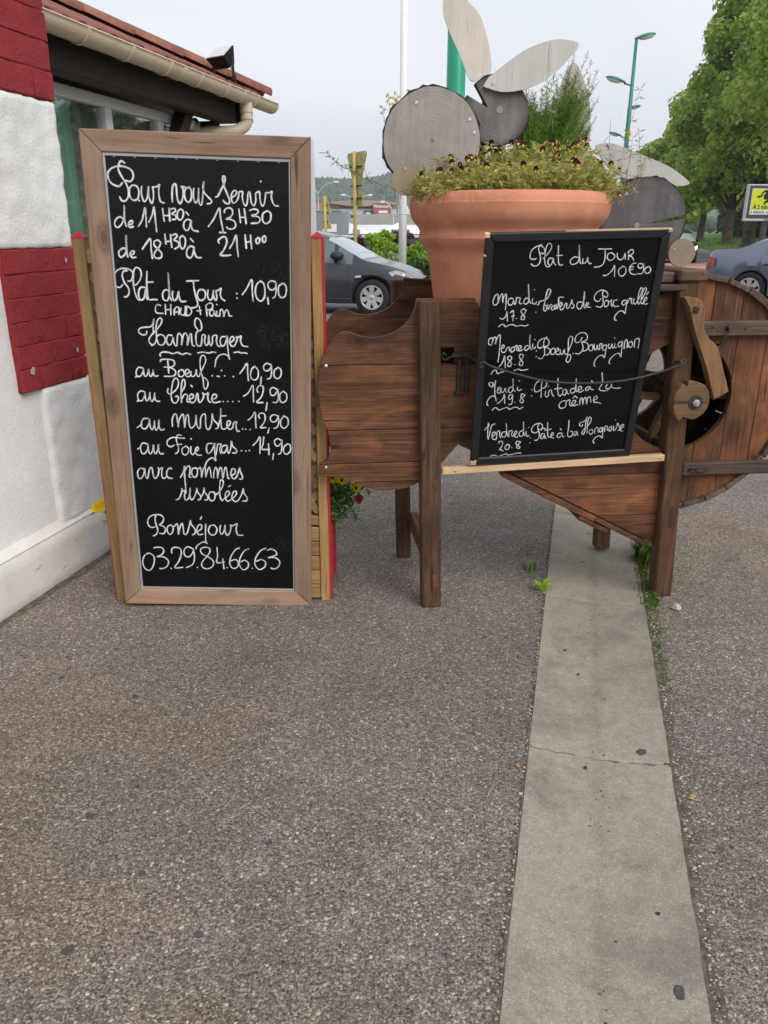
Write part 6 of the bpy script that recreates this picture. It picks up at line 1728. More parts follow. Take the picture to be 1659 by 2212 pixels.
hatch = dict(L=4.28, W=1.77, wr=.335, wx=[.83, 3.40],
    bottom=[(0, .42), (.3, .26), (.9, .22), (3.6, .22), (3.98, .24), (4.28, .36)],
    top=[(0, .72), (.06, .98), (.22, 1.32), (.55, 1.50), (1.25, 1.57), (1.9, 1.56), (2.42, 1.47), (3.02, 1.16), (3.28, 1.02), (3.55, .96), (3.95, .84), (4.18, .68), (4.28, .52)],
    belt=[(0, .70), (.08, .93), (.5, 1.02), (1.5, 1.0), (2.6, .965), (3.2, .93), (3.55, .885), (3.95, .77), (4.18, .62), (4.28, .48)],
    plan=[(0, .80), (.12, .90), (.6, .98), (1.5, 1.0), (3.0, .99), (3.6, .96), (4.0, .84), (4.2, .66), (4.28, .50)],
    roofw=[(0, .80), (.5, .72), (1.5, .70), (2.4, .72), (2.9, .82), (3.3, .90), (3.6, .86), (4.28, .80)],
    glass=[('windscreen', 2.50, 3.20, (5, 6, 7)), ('rear_window', .10, .42, (5, 6, 7)), ('front', 1.78, 2.64, (4,)), ('back', .85, 1.68, (4,)), ('quarter', .45, .76, (4,)), ('vent', 2.72, 3.02, (4,))],
    cuts=[.1, .42, .45, .76, .85, 1.68, 1.78, 2.64, 2.72, 3.02, 2.5, 3.2],
    seams=[(1.73, .30, 1.0), (2.92, .34, .93)], strip=(.30, 1.25, 2.98, .018), handles=[(1.92, .86, 0), (.98, .88, 0)],
    mirror=(2.74, 1.05), mirror_paint=False,
    lamps=[('headlight', [(3.72, .815, .80), (3.86, .775, .845), (4.06, .68, .79), (4.215, .50, .665), (4.17, .56, .615), (3.98, .72, .645), (3.82, .79, .71)], 'lens_clear', .012),
           ('side_repeater', [(3.08, .876, .735), (3.20, .872, .745), (3.20, .872, .705), (3.08, .876, .70)], 'lens_clear', .012),
           ('tail_light', [(.02, .76, 1.0), (.20, .82, 1.02), (.22, .84, .85), (.03, .78, .82)], 'lens_red', .02)])
carA, sA = build_car('parked_car', 'dark grey hatchback with alloy wheels seen side-on behind the flower pot', (-3.36, 17.15, -.046), R(-13), hatch, M['car_grey'])
box('grille_badge', (4.262, 4.285), (-.16, .16), (.56, .70), M['chrome'], carA, .02)
box('grille', (4.270, 4.290), (-.13, .13), (.575, .685), M['trim_black'], carA, .015)
box('number_plate', (4.278, 4.296), (-.26, .26), (.40, .51), M['white_panel'], carA, .004)
box('lower_grille', (4.24, 4.272), (-.55, .55), (.37, .395), M['trim_black'], carA, .004)

sedan = dict(L=4.55, W=1.77, wr=.325, wx=[.98, 3.63],
    bottom=[(0, .46), (.2, .30), (.9, .22), (3.8, .22), (4.3, .26), (4.55, .40)],
    top=[(0, .78), (.05, .98), (.16, 1.07), (.62, 1.10), (.98, 1.25), (1.45, 1.39), (2.05, 1.43), (2.7, 1.37), (3.2, 1.12), (3.42, 1.01), (3.8, .95), (4.3, .80), (4.5, .64), (4.55, .52)],
    belt=[(0, .76), (.05, .95), (.3, .99), (.9, .98), (2.6, .93), (3.4, .89), (3.8, .85), (4.3, .72), (4.55, .48)],
    plan=[(0, .80), (.12, .90), (.6, .97), (1.5, 1.0), (3.0, .99), (3.8, .96), (4.25, .84), (4.5, .66), (4.55, .55)],
    roofw=[(0, .85), (.6, .84), (1.0, .74), (1.5, .70), (2.6, .72), (3.0, .80), (3.4, .88), (4.55, .80)],
    glass=[('windscreen', 2.70, 3.32, (5, 6, 7)), ('rear_window', .72, 1.30, (5, 6, 7)), ('front', 2.12, 2.85, (4,)), ('back', 1.18, 2.02, (4,))],
    cuts=[.72, 1.30, 1.18, 2.02, 2.12, 2.85, 2.7, 3.32],
    seams=[(2.07, .30, .95), (3.15, .34, .90), (1.12, .62, .96)], strip=(.50, 1.35, 3.20, .022), handles=[(1.32, .80, 1), (2.30, .79, 1)],
    mirror=(2.95, .95), mirror_paint=True,
    lamps=[('headlight', [(4.02, .76, .74), (4.30, .66, .76), (4.48, .48, .70), (4.44, .52, .60), (4.1, .75, .62)], 'lens_clear', .012),
           ('tail_light', [(.0, .66, .90), (.10, .77, .93), (.24, .83, .90), (.22, .83, .74), (.10, .78, .70), (.0, .68, .72)], 'lens_red', .012)])
carB, sB = build_car('passing_car', 'blue silver saloon with black door handles driving past on the road', (7.75, 18.9, -.046), R(-44), sedan, M['car_silver'])
carB.scale = (1.07, 1.07, 1.09)
box('bumper_strip', (-.012, .05), (-.62, .62), (.50, .545), M['trim_black'], carB, .01)
hatch2 = dict(hatch); hatch2['lamps'] = [('headlight', [(3.86, .775, .845), (4.06, .68, .80), (4.215, .50, .69), (4.17, .56, .615), (3.98, .72, .645), (3.88, .78, .72)], 'lamp_lit', .03)]
carC, sC = build_car('oncoming_car', 'small dark car with lit headlights coming round the bend by the trees', (16.0, 45.3, -.046), R(-106), hatch2, M['car_black'])

# ================================================================== POLES, LAMPS AND SIGNS
wp = thing('white_mast', 'slim white mast standing among the lime shrubs behind the hatchback', 'mast', (.54, 24.0, -.05))
tube('shaft', [(0, 0, 0), (0, 0, 3.0), (0, 0, 9.5)], [.118, .112, .09], M['white_pole'], wp, 20)
lathe('collar', [(.114, 1.98), (.119, 1.985), (.119, 2.0), (.113, 2.005)], M['galv'], wp, 20)
gp = thing('green_lamp_column', 'thick glossy green column rising behind the wooden rabbit', 'lamp post', (.735, 9.0, 0))
tube('shaft', [(0, 0, 0), (0, 0, 2.0), (0, 0, 6.5)], [.10, .098, .088], M['green_pole'], gp, 28)
lathe('base_plate', [(0, .03), (.19, .03), (.20, .0)], M['green_pole'], gp, 20, False)
def lamp_head(parent, x, z, dirx, tilt, s):
    """cobra-head lantern: green shell over a pale bowl"""
    m = Matrix.Translation((x, 0, z)) @ Matrix.Rotation(-R(tilt) * dirx, 4, 'Y')
    bm = bmesh.new()
    bmesh.ops.create_uvsphere(bm, u_segments=16, v_segments=10, radius=1.0)
    for v in bm.verts:
        k = 1 - .35 * max(0, -v.co.x * dirx)
        v.co = Vector((v.co.x * .40 * s, v.co.y * .16 * s * k, (v.co.z * .10 * k if v.co.z > 0 else v.co.z * .03) * s))
    bmesh.ops.transform(bm, matrix=m @ Matrix.Translation((dirx * .36 * s, 0, 0)), verts=bm.verts)
    hd = from_bm('lantern', bm, M['green_lamp'], parent, True)
    bm = bmesh.new()
    bmesh.ops.create_uvsphere(bm, u_segments=14, v_segments=8, radius=1.0)
    bmesh.ops.transform(bm, matrix=m @ Matrix.Translation((dirx * .42 * s, 0, -.02 * s)) @ Matrix.Diagonal((.29 * s, .13 * s, .085 * s, 1)), verts=bm.verts)
    from_bm('bowl', bm, M['glass_pale'], hd, True)
def street_lamp(label, x, y, h, group):
    r_ = thing('street_lamp', label, 'street lamp', (x, y, -.05), 0, group)
    tube('shaft', [(0, 0, 0), (0, 0, h * .55), (0, 0, h)], [.10, .085, .055], M['green_lamp'], r_, 12)
    tube('arm', [(0, 0, h * .815), (-.30, 0, h * .825)], .03, M['green_lamp'], r_, 8)
    lamp_head(r_, -.05, h + .01, 1, 12, 1.0)
    lamp_head(r_, -.26, h * .828, -1, 14, 1.0)
    return r_
street_lamp('tall green two-armed street lamp, the taller of the pair beside the trees', 9.03, 32, 8.0, None)
street_lamp('green two-armed street lamp, the lower and farther of the pair', 13.75, 49, 8.0, None)

def tri_back(parent, cx, z0, z1, half, down, y=0.0, name='sign_plate'):
    r_ = .06
    if down: p = [(cx - half + r_, z1), (cx + half - r_, z1), (cx + half, z1 - r_), (cx + .07, z0), (cx - .07, z0), (cx - half, z1 - r_)]
    else: p = [(cx - half, z0), (cx + half, z0), (cx + .04, z1), (cx - .04, z1)]
    o = prism(name, p, y, y + .03, M['sign_back'], parent, .006)
    edge = prism('rim', [(a * 1.0 + (a - cx) * .05, b + (b - (z0 + z1) / 2) * .03) for a, b in p], y + .031, y + .036, M['galv'], o)
    return o
ys = thing('give_way_sign', 'yellowed back of a triangular give way sign with small plate on a mustard post', 'road sign', (-.83, 24.0, -.05), R(-58))
tube('post', [(0, 0, 0), (0, 0, 3.65)], .055, M['sign_back'], ys, 12)
tri_back(ys, 0, 2.52, 3.62, .52, True, .055)
box('sub_plate', (-.34, .34), (.055, .08), (2.22, 2.56), M['sign_back'], ys, .01)
for z in (3.25, 2.75, 2.42): box('clamp', (-.30, .30), (.02, .054), (z - .02, z + .02), M['dark_iron'], ys, .004)
ys2 = thing('warning_sign', 'yellowed backs of two stacked triangular warning signs on one post', 'road sign', (-1.94, 27.5, -.05), R(-25))
tube('post', [(0, 0, 0), (0, 0, 2.62)], .05, M['sign_back'], ys2, 12)
tri_back(ys2, 0, 2.08, 2.60, .20, False, .05)
tri_back(ys2, 0, 1.62, 2.08, .20, False, .05)
for z in (2.35, 2.12, 1.85): box('clamp', (-.10, .10), (.02, .049), (z - .015, z + .015), M['dark_iron'], ys2, .004)

ad = thing('advertising_panel', 'yellow green roadside panel with black roundabout arrow reading À 2 min', 'billboard', (13.75, 30.0, -.05), R(14))
M['ad_frame'] = plain('ad_frame', (.05, .055, .06), .5, .4, 0, .1)
M['ad_rim'] = plain('ad_rim', (.50, .51, .52), .5, .4, .2, .08)
M['ad_yellow'] = plain('ad_yellow', (.52, .58, .035), .5, .3, 0, .06)
M['ad_white'] = plain('ad_white', (.66, .67, .66), .5, .3, 0, .06)
M['ink'] = plain('print_black', (.015, .02, .015), .5, .3, 0, .1)
box('post', (-.02, .16), (.08, .22), (0, 1.95), M['ad_frame'], ad, .01)
box('cabinet', (-.90, 1.10), (0, .16), (1.88, 3.10), M['ad_rim'], ad, .02)
box('border', (-.86, 1.06), (-.012, .0), (1.97, 3.06), M['ad_frame'], ad, .004)
box('white_field', (-.755, .955), (-.018, -.0125), (2.10, 2.96), M['ad_white'], ad, 0)
box('yellow_field', (-.735, .935), (-.024, -.0185), (2.26, 2.94), M['ad_yellow'], ad, 0)
ring = [(.22 * math.cos(R(a)) , .22 * math.sin(R(a))) for a in range(-100, 171, 10)] + [(.16 * math.cos(R(a)), .16 * math.sin(R(a))) for a in range(170, -101, -10)]
prism('arrow_ring', [(-.17 + a, 2.70 + b) for a, b in ring], -.029, -.0245, M['ink'], ad)
prism('ring_centre', [(-.17 + .105 * math.cos(k * math.pi / 12), 2.70 + .105 * math.sin(k * math.pi / 12)) for k in range(24)], -.029, -.0245, M['ink'], ad)
prism('arrow_tail', [(-.22, 2.43), (-.16, 2.43), (-.16, 2.50), (-.22, 2.50)], -.029, -.0245, M['ink'], ad)
prism('arrow_head', [(-.55, 2.69), (-.45, 2.75), (-.45, 2.715), (-.33, 2.735), (-.33, 2.685), (-.45, 2.67), (-.45, 2.64)], -.029, -.0245, M['ink'], ad)
lettering('lettering', 'À 2 min', .19, M['ink'], ad, (-.64, -.026, 2.29), bold=.006, align='LEFT')
lettering('lettering', 'À VERDUN, Actipôle', .12, M['ink'], ad, (-.73, -.020, 2.135), bold=.003, align='LEFT')
lettering('lettering', 'PUBLIMAT', .07, M['ink'], ad, (-.10, -.002, 1.905), bold=.002, align='LEFT')

# ================================================================== ROAD MARKINGS, VERGE
M['red_lane'] = plain('pink_red_lane_paint', (.44, .20, .20), .75, .2, 0, .25, .6)
M['lane_white'] = plain('road_marking', (.62, .61, .59), .7, .2, 0, .15, 2)
sheet('red_lane', [(5, 27.5), (22, 27.5), (27, 43), (6, 43)], -.042, M['red_lane'])
for i, (x0, y0, x1, y1, w) in enumerate(((6, 27.2, 22, 27.2, .3), (6, 46, 30, 46, .35), (10, 50, 12.5, 50, .3), (15, 50, 18, 50, .3), (20, 55, 22, 55.4, .3), (23, 60, 26, 60.6, .3), (5, 36, 24, 36.6, .25))):
    sheet('lane_marking', [(x0, y0), (x1, y1), (x1, y1 + w), (x0, y0 + w)], -.038, M['lane_white'])
sheet('far_footpath', [(-12, 11.5), (4, 11.5), (4, 13.2), (-12, 13.2)], -.041, M['concrete'])

def grass_mat(a, b, c):
    t = NT('mown_grass')
    co = t.coord((1, 1, 1), rnd=False)
    col = t.ramp(t.noise(co, 1.1, 6, .7), [(.3, a), (.55, b), (.75, c)])
    return t.done(col, .9, t.bump(t.noise(co, 25, 4, .7), .05, .8), .1)
M['grass'] = grass_mat((.06, .12, .02), (.115, .195, .035), (.22, .25, .07))
# verge edge and bank top polylines, rising behind the far kerb
edge = [(13.5, 24), (17.5, 36), (21.5, 50), (25.5, 63), (34, 91), (48, 130), (70, 190)]
v, f = [], []
rows_ = [(0, -.046), (.12, .10), (.5, .12), (2.2, .45), (5.0, .85), (9, .95), (40, 1.2)]
for i, (x, y) in enumerate(edge):
    a = edge[max(i - 1, 0)]; b = edge[min(i + 1, len(edge) - 1)]
    dx, dy = b[0] - a[0], b[1] - a[1]; L = math.hypot(dx, dy)
    nx, ny = dy / L, -dx / L
    for o_, z in rows_: v.append((x + nx * o_, y + ny * o_, z))
n_ = len(rows_)
for i in range(len(edge) - 1):
    for j in range(n_ - 1):
        k = i * n_ + j
        f.append((k, k + 1, k + n_ + 1, k + n_))
tag(from_data('grass_bank', v, f, M['grass'], None, True), kind='structure')

# ================================================================== TREES
def scatter_leaves(v, f, centre, rad, n, size, rr, up=.35):
    """leaf-sized faces through a clump: denser towards its outside, facing outwards and up"""
    cx, cy, cz = centre
    for _ in range(n):
        d = Vector((rr.gauss(0, 1), rr.gauss(0, 1), rr.gauss(0, 1))).normalized()
        q = rad * (rr.random() ** .45)
        p = Vector((cx + d.x * q, cy + d.y * q, cz + d.z * q * .8))
        nrm = (d + Vector((0, 0, up)) + Vector((rr.gauss(0, .55), rr.gauss(0, .55), rr.gauss(0, .45)))).normalized()
        t = nrm.cross(Vector((rr.gauss(0, 1), rr.gauss(0, 1), rr.gauss(0, 1)))).normalized()
        b = nrm.cross(t)
        s = size * rr.uniform(.6, 1.3)
        k = len(v)
        v += [tuple(p - t * s), tuple(p + b * s * .62 - t * s * .1), tuple(p + t * s - nrm * s * .25), tuple(p - b * s * .62 + t * s * .1)]
        f.append((k, k + 1, k + 2, k + 3))
def big_tree(label, x, y, z, h, cr, seed, trunk_r, nclump, nleaf, size, group, first=.22, yel=.15):
    rr = random.Random(seed)
    root = thing('plane_tree', label, 'tree', (x, y, z), 0, group)
    bm = bmesh.new()
    lean = Vector((rr.uniform(-.4, .4), rr.uniform(-.3, .3), 0))
    tp = [Vector((0, 0, -.25)), Vector((0, 0, .25)), lean * .25 + Vector((0, 0, h * .2)), lean * .6 + Vector((0, 0, h * .45)), lean + Vector((0, 0, h * .85))]
    bm_tube(bm, catmull(tp, 4), [trunk_r * 1.5 * (1 - .0) if i < 2 else trunk_r * (1.15 - i / 17) for i in range(17)], 12)
    for v_ in bm.verts:
        v_.co += Vector((math.sin(v_.co.z * 2.1 + seed), math.cos(v_.co.z * 1.7 + v_.co.x * 4), 0)) * trunk_r * .12
    from_bm('trunk', bm, M['tree_bark'], root, True)
    clumps = []
    v, f, yv, yf = [], [], [], []
    for k in range(nclump):
        a = rr.uniform(0, 6.283); u = rr.random()
        zz = h * (first + (1.0 - first) * u)
        prof = (math.sin(math.pi * min(1, (u * .92 + .10))) ** .6)
        q = cr * prof * (rr.random() ** .45)
        c = Vector((q * math.cos(a), q * math.sin(a), zz)) + lean * u
        clumps.append(c)
        rc = cr * rr.uniform(.16, .30)
        dest = (yv, yf) if rr.random() < yel else (v, f)
        scatter_leaves(dest[0], dest[1], c, rc, nleaf, size, rr)
    cw_ = from_data('crown', v, f, M['plane_leaf'], root)
    if yv: from_data('yellowing_foliage', yv, yf, M['plane_leaf_yel'], root)
    bm = bmesh.new()
    for c in clumps[::4]:
        s0 = Vector((lean.x * c.z / h, lean.y * c.z / h, c.z * rr.uniform(.45, .7)))
        mid = s0.lerp(c, .5) + Vector((0, 0, .25))
        bm_tube(bm, [s0, mid, c], [trunk_r * .30, trunk_r * .18, trunk_r * .06], 5)
    from_bm('limb', bm, M['tree_bark'], root, True)
    return root
M['tree_bark'] = plain('plane_tree_bark', (.10, .085, .062), .9, .1, 0, .55, 3.0, .03)
grp = 'plane trees in a row on the grass bank'
big_tree('nearest tall plane tree of the row, its crown overhanging the advertising panel', 23.0, 41.0, .85, 17.5, 6.2, 1, .42, 150, 300, .165, grp)
big_tree('mottled-trunk plane tree of the row directly behind the advertising panel', 22.9, 52.0, .9, 16.6, 4.6, 2, .42, 130, 300, .175, grp)
big_tree('plane tree of the row with a leaning pale trunk left of the advertising panel', 24.9, 60.0, .9, 15.0, 4.6, 3, .40, 115, 260, .20, grp)
big_tree('plane tree of the row with a slim trunk, middle of the bank', 30.2, 79.0, .9, 14.2, 5.2, 4, .36, 85, 190, .28, grp)
big_tree('plane tree of the row second from the far end', 36.5, 105.0, .9, 13.2, 5.4, 5, .36, 75, 150, .36, grp, .15)
big_tree('farthest plane tree of the row, rising just behind the street lamps', 42.5, 132.0, .9, 13.2, 5.6, 6, .36, 65, 130, .46, grp, .1)
# dark undergrowth behind the trunks
rr = random.Random(90)
v, f = [], []
for i in range(700):
    t = rr.random() ** .8
    j = t * (len(edge) - 1); k = min(int(j), len(edge) - 2); u = j - k
    x = edge[k][0] + (edge[k + 1][0] - edge[k][0]) * u; y = edge[k][1] + (edge[k + 1][1] - edge[k][1]) * u
    o_ = rr.uniform(6.0, 16)
    zz = rr.uniform(.7, 6.5)
    s = .16 + .18 * y / 100
    scatter_leaves(v, f, (x + o_, y - o_ * .25, zz), rr.uniform(.9, 1.7), 110, s, rr)
for i in range(240):
    u = rr.random(); x = 31 + 34 * u + rr.uniform(0, 9); y = 78 + 70 * u + rr.uniform(-4, 6)
    scatter_leaves(v, f, (x + 3, y, rr.uniform(.8, 7.0)), rr.uniform(1.2, 2.2), 80, .34, rr)
tag(from_data('undergrowth', v, f, M['dark_leaf']), 'dark undergrowth of bushes massed behind the plane trees', 'undergrowth', kind='stuff')
# bank tufts
o = blades('bank_grass', [(edge[k][0] + (edge[k + 1][0] - edge[k][0]) * u + rr.uniform(.3, 7), edge[k][1] + (edge[k + 1][1] - edge[k][1]) * u, rr.uniform(.12, .5), 8, .25, .5) for k in range(1, 5) for u in [rr.random() for _ in range(60)]], M['moss'], 77)
tag(o, 'short rough grass on the bank under the plane trees', 'grass', kind='stuff')

# ================================================================== SHRUBS BEHIND THE CAR
def shrub(name, label, x, y, z, rx, h, mat_, seed, n, size, group=None, nc=22):
    rr = random.Random(seed)
    root = thing(name, label, 'shrub', (x, y, z), 0, group)
    v, f = [], []
    for k in range(nc):
        a = rr.uniform(0, 6.28); u = rr.random()
        q = rx * math.sqrt(rr.random()) * (1 - .5 * u * u)
        scatter_leaves(v, f, (q * math.cos(a), q * math.sin(a) * .7, h * (.12 + .80 * u)), rx * rr.uniform(.22, .36), n, size, rr, .5)
    from_data('foliage', v, f, M[mat_], root)
    bm = bmesh.new()
    for k in range(6):
        a = k * 1.05; bm_tube(bm, [(0.05 * math.cos(a), .05 * math.sin(a), -.02), (rx * .35 * math.cos(a), rx * .3 * math.sin(a), h * .6)], [.02, .008], 5)
    from_bm('stem', bm, M['tree_bark'], root)
    return root
shrub('lime_shrub', 'rounded lime green shrub directly left of the white mast', -.38, 26.0, -.05, .62, 1.55, 'lime_leaf', 1, 110, .050, 'lime green shrubs by the mast')
shrub('lime_shrub', 'tall lime green shrub, the highest of those by the white mast', .02, 27.0, -.05, .60, 1.66, 'lime_leaf', 2, 110, .050, 'lime green shrubs by the mast')
shrub('lime_shrub', 'lime green shrub partly hidden by the white mast', .60, 27.2, -.05, .48, 1.42, 'lime_leaf', 3, 100, .050, 'lime green shrubs by the mast')
shrub('lime_shrub', 'small lime green shrub between the white mast and the terracotta pot', 1.25, 26.4, -.05, .60, 1.25, 'lime_leaf', 4, 100, .050, 'lime green shrubs by the mast')
shrub('lime_shrub', 'lime green shrub half hidden behind the terracotta pot', 2.2, 26.8, -.05, .7, 1.35, 'lime_leaf', 5, 100, .050, 'lime green shrubs by the mast')
shrub('variegated_shrub', 'low cream and green variegated shrub in front of the white mast', .32, 25.2, -.05, .44, .98, 'varieg_leaf', 6, 110, .042)
shrub('low_hedge_shrub', 'low dark green clipped shrub right of the white mast', 1.15, 24.8, -.05, .62, .78, 'hedge_leaf', 7, 120, .045, None)
shrub('low_hedge_shrub', 'low dark green clipped shrub beyond the terracotta pot', 2.2, 24.6, -.05, .75, .72, 'hedge_leaf', 8, 120, .045, None)
shrub('purple_hedge', 'clipped dark purple hedge behind the mustard sign post', -1.15, 32.5, -.05, .75, 1.52, 'purple_leaf', 9, 110, .06, None)
shrub('purple_hedge', 'square dark purple hedge behind the white mast', .72, 32.5, -.05, .72, 1.60, 'purple_leaf', 10, 110, .06, None)
sheet('shrub_bed', [(-6, 22.5), (8, 22.5), (9, 34), (-7, 34)], -.040, M['grass'])

# ================================================================== RETAIL PARK AND HILL
M['r_dark'] = plain('dark_cladding', (.07, .075, .085), .6, .3, 0, .12, .4)
M['r_grey'] = plain('grey_cladding', (.25, .27, .30), .6, .3, 0, .06, .3)
M['r_white'] = plain('white_cladding', (.60, .62, .63), .6, .3, 0, .05, .2)
M['r_tent'] = plain('white_roofing', (.74, .74, .74), .6, .3, 0, .05, .3)
M['r_band'] = plain('grey_concrete_band', (.38, .38, .37), .7, .2, 0, .1, .3)
M['r_orange'] = plain('orange_cladding', (.48, .20, .11), .6, .3, 0, .06, .2)
M['r_roof'] = plain('brown_curved_roof', (.40, .28, .22), .6, .3, 0, .08, .2)
M['r_blue'] = plain('slate_blue_cladding', (.10, .125, .16), .6, .3, 0, .06, .2)
M['r_brick'] = plain('brick_red_sign', (.33, .115, .075), .6, .3, 0, .06, .2)
M['r_red'] = plain('red_sign', (.55, .05, .07), .5, .3, 0, .05)
M['r_navy'] = plain('navy_sign', (.02, .045, .17), .5, .3, 0, .05)
M['sign_white'] = plain('white_letter', (.85, .84, .80), .6, .2, 0, .03)
def building(name, label, x0, x1, y, z0, z1, depth, m): 
    r_ = thing(name, label, 'building', ((x0 + x1) / 2, y, z0))
    hw = (x1 - x0) / 2
    box('wall', (-hw, hw), (0, depth), (0, z1 - z0), m, r_, .05)
    return r_, hw, z1 - z0
b, hw, h = building('low_shed', 'long low dark grey building behind the shrubs', -14, 22, 62, -.06, 1.12, 20, M['r_dark'])
box('parapet', (-hw - .05, hw + .05), (-.06, .2), (h - .10, h + .08), M['r_white'], b, .02)
for k in range(9): box('pilaster', (-hw + 3 + k * 4.0, -hw + 3.12 + k * 4.0), (-.05, .0), (0, h - .12), M['r_grey'], b, 0)
b, hw, h = building('grey_store', 'pale grey windowless store block left of the mustard sign', -16, -4.7, 92, -.06, 3.55, 25, M['r_grey'])
box('poster', (-.2, .75), (-.04, 0), (1.55, 2.25), M['sign_white'], b, .01)
box('poster', (2.2 + 1.35, 4.6 + .5), (-.04, 0), (1.45, 2.25), M['sign_white'], b, .01)
box('parapet', (-hw - .03, hw + .03), (-.08, .2), (h - .02, h + .10), M['r_band'], b, .02)
# white pitched market roofs
def hip(name, parent, x0, x1, y0, y1, z0, z1, m):
    xm, ym = (x0 + x1) / 2, (y0 + y1) / 2
    return from_data(name, [(x0, y0, z0), (x1, y0, z0), (x1, y1, z0), (x0, y1, z0), (xm, ym, z1)], [(0, 1, 4), (1, 2, 4), (2, 3, 4), (3, 0, 4), (0, 3, 2, 1)], m, parent)
mk = thing('market_hall', 'white hall with a row of pyramid roofs beyond the dark low building', 'building', (0, 110, -.06))
box('wall', (-8, 14), (.3, 14), (0, 1.15), M['r_white'], mk, .02)
for k, x in enumerate((-8.2, -1.3, 5.6)):
    hip('pyramid_roof', mk, x + .02, x + 6.86, 0, 6, 1.16, 2.62 + .1 * (k % 2), M['r_tent'])
box('roof', (-8, 14), (6.05, 14), (1.16, 2.35), M['r_tent'], mk, .05)
for x, w in ((-3.7, .55), (.9, 1.3), (2.6, .8), (-4.1, .3)): box('air_unit', (x, x + w), (-.8, -.1), (1.0, 1.75), M['r_band'], mk, .03)
b, hw, h = building('concrete_store', 'long grey concrete store front reading GEMO in blue', -14, 16, 200, -.06, 5.25, 20, M['r_band'])
lettering('lettering', 'GEMO', 1.0, M['r_navy'], b, (-8.7, -.12, 4.55), bold=.03)
# the big store with its sign tower
sg = thing('shopping_centre', 'white shopping centre with curved brown roof and brick red sign tower reading Mirancourt', 'building', (0, 230, -.06))
box('wall', (-12.6, 30), (0, 40), (0, 7.30), M['r_white'], sg, .05)
box('wall', (-40, -12.7), (-.5, 40), (0, 7.30), M['r_grey'], sg, .05)
box('orange_wing', (-25, -12.2), (.5, 35), (7.32, 8.75), M['r_orange'], sg, .05)
box('slate_front', (-12.1, -3.0), (.2, 2.0), (7.32, 8.62), M['r_blue'], sg, .05)
arc = [(-16 + 20 * k / 16, 8.70 + 1.25 * math.sin(math.pi * (k / 16) * .92 + .15) * .62) for k in range(17)]
prism('curved_roof', arc + [(4, 8.40), (-2, 8.1), (-6, 7.85), (-10, 8.0), (-14, 8.55)], -1.2, 30, M['r_roof'], sg)
tw = box('sign_tower', (-2.95, 1.85), (-1.8, -.1), (4.6, 8.75), M['r_brick'], sg, .05)
lettering('lettering', 'Mirancourt', 1.02, M['sign_white'], tw, (-.55, -1.88, 7.55), bold=.03)
box('sign_plate', (-1.5, 1.0), (-1.86, -1.81), (6.1, 6.75), M['sign_white'], tw, .02)
box('red_sign', (-.6, 2.1), (-2.2, -1.9), (4.75, 5.75), M['r_red'], sg, .03)
box('red_sign', (-11.4, -9.4), (-.4, -.05), (4.9, 6.1), M['r_red'], sg, .03)
heart = smooth2([(-4.3, 4.9), (-5.3, 5.8), (-5.5, 6.6), (-5.0, 7.0), (-4.3, 6.7), (-3.6, 7.0), (-3.1, 6.6), (-3.3, 5.8), (-4.3, 4.9)], 4)[:-1]
prism('heart_badge', heart, -.5, -.05, M['r_blue'], sg)
box('badge_bar', (-5.0, -3.6), (-.6, -.51), (5.9, 6.3), M['sign_white'], sg, .02)
box('billboard', (3.9, 6.6), (-.6, -.05), (5.2, 8.0), M['sign_white'], sg, .05)
box('poster', (-13.2 + 1.1, -9.6), (-.3, -.05), (6.1, 6.6), M['r_band'], sg, .02)
def twin_lamp(label, x, y, h, arms, group):
    r_ = thing('car_park_lamp', label, 'street lamp', (x, y, -.05), 0, group)
    tube('shaft', [(0, 0, 0), (0, 0, h)], [.12, .06], M['galv'], r_, 8)
    for s, w in arms:
        ar = tube('arm', catmull([(0, 0, h - .6), (s * w * .18, 0, h + .2), (s * w * .5, 0, h + .85), (s * w, 0, h + 1.15)], 4), .085, M['galv'], r_, 6)
        bm = bmesh.new(); bmesh.ops.create_uvsphere(bm, u_segments=10, v_segments=6, radius=1.0)
        bmesh.ops.transform(bm, matrix=Matrix.Translation((s * (w + .3), 0, h + 1.15)) @ Matrix.Diagonal((.45, .25, .16, 1)), verts=bm.verts)
        from_bm('lantern', bm, M['glass_pale'], ar, True)
    return r_
twin_lamp('grey car park lamp with two curved arms above the stacked warning signs', -9.4, 120, 6.9, ((1, 2.3), (-1, 2.3)), 'car park lamps')
twin_lamp('grey car park lamp with two curved arms behind the give way sign', -3.9, 120, 5.2, ((1, 1.6), (-1, 1.6)), 'car park lamps')
twin_lamp('grey car park lamp with one curved arm in front of the brick red tower', 1.35, 120, 4.3, ((-1, 1.3),), 'car park lamps')

# wooded hill
def hill_z(x, y):
    u = min(1.0, max(0.0, (y - 520) / 680))
    s = u * u * (3 - 2 * u)
    hgt = 62 + 5 * math.sin(x * .013 + 1) + 3 * math.sin(x * .041) - 9 * max(0, min(1, (x - 5) / 120)) ** 1.0
    return s * hgt - .3
v, f = [], []
nx_, ny_ = 70, 26
for j in range(ny_ + 1):
    for i in range(nx_ + 1):
        x = -700 + 1400 * i / nx_; y = 500 + 900 * j / ny_
        v.append((x, y, hill_z(x, y)))
for j in range(ny_):
    for i in range(nx_):
        k = j * (nx_ + 1) + i
        f.append((k, k + 1, k + nx_ + 2, k + nx_ + 1))
def hill_mat():
    t = NT('hill_ground')
    c = t.coord((1, 1, 1), rnd=False)
    return t.done(t.ramp(t.noise(c, .02, 6, .7), [(.35, (.05, .085, .04)), (.65, (.10, .14, .06))]), .95)
tag(from_data('hill', v, f, hill_mat(), None, True), kind='structure')
rr = random.Random(5)
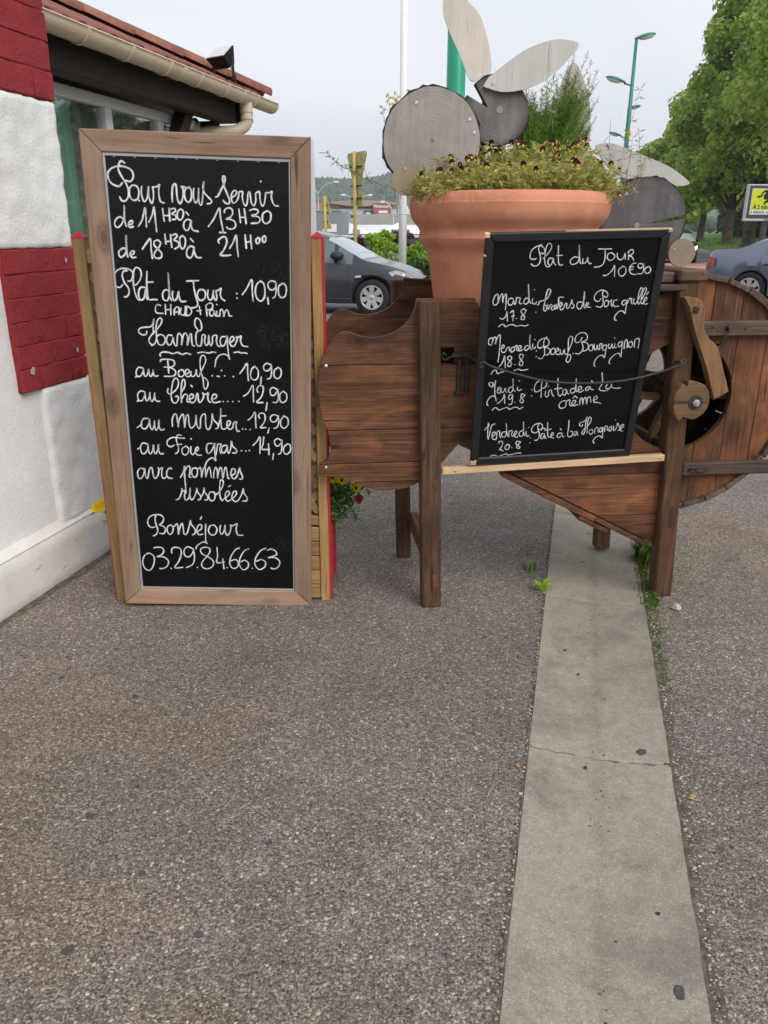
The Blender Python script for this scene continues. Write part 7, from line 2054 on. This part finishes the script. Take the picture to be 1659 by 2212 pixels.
ico = [(0, 0, 1), (.894, 0, .447), (.276, .851, .447), (-.724, .526, .447), (-.724, -.526, .447), (.276, -.851, .447), (.724, .526, -.447), (-.276, .851, -.447), (-.894, 0, -.447), (-.276, -.851, -.447), (.724, -.526, -.447), (0, 0, -1)]
icf = [(0, 1, 2), (0, 2, 3), (0, 3, 4), (0, 4, 5), (0, 5, 1), (1, 6, 2), (2, 7, 3), (3, 8, 4), (4, 9, 5), (5, 10, 1), (2, 6, 7), (3, 7, 8), (4, 8, 9), (5, 9, 10), (1, 10, 6), (6, 11, 7), (7, 11, 8), (8, 11, 9), (9, 11, 10), (10, 11, 6)]
v, f = [], []
for i in range(5200):
    y = 540 + 760 * rr.random() ** .9
    x = rr.uniform(-.32, .62) * y * .62 - 40
    s = rr.uniform(2.2, 4.6)
    z = hill_z(x, y)
    k = len(v)
    for a in ico: v.append((x + a[0] * s * rr.uniform(.75, 1.2), y + a[1] * s * rr.uniform(.75, 1.2), z + s * .9 + a[2] * s * rr.uniform(1.0, 1.7)))
    f += [tuple(q + k for q in t) for t in icf]
tag(from_data('hillside_wood', v, f, M['far_leaf']), 'distant wood covering the hillside beyond the shops', 'wood', kind='stuff')
# roadside trees at the foot of the hill
v, f = [], []
for i in range(260):
    x = rr.uniform(-260, 320); y = rr.uniform(300, 520); s = rr.uniform(2.5, 5.0); k = len(v)
    if abs(x) < 40 and y < 330: continue
    for a in ico: v.append((x + a[0] * s * rr.uniform(.75, 1.2), y + a[1] * s, s * 1.3 + a[2] * s * rr.uniform(1.0, 1.6)))
    f += [tuple(q + k for q in t) for t in icf]
tag(from_data('valley_trees', v, f, M['far_leaf']), 'distant trees scattered between the shops and the hill', 'wood', kind='stuff')

# ================================================================== HAZE
hz = bmesh.new()
bm_box(hz, (-900, 1100), (-70, 1450), (-1.4, 95))
hm = bpy.data.materials.new('haze'); hm.use_nodes = True
hn = hm.node_tree; hn.nodes.clear()
ho = hn.nodes.new('ShaderNodeOutputMaterial'); hv = hn.nodes.new('ShaderNodeVolumePrincipled')
hv.inputs['Color'].default_value = (.86, .90, .96, 1)
hv.inputs['Density'].default_value = .00042
hv.inputs['Anisotropy'].default_value = .2
hn.links.new(hv.outputs[0], ho.inputs['Volume'])
HAZE = tag(from_bm('haze', hz, hm), 'pale haze hanging over the whole valley', 'haze', kind='stuff')
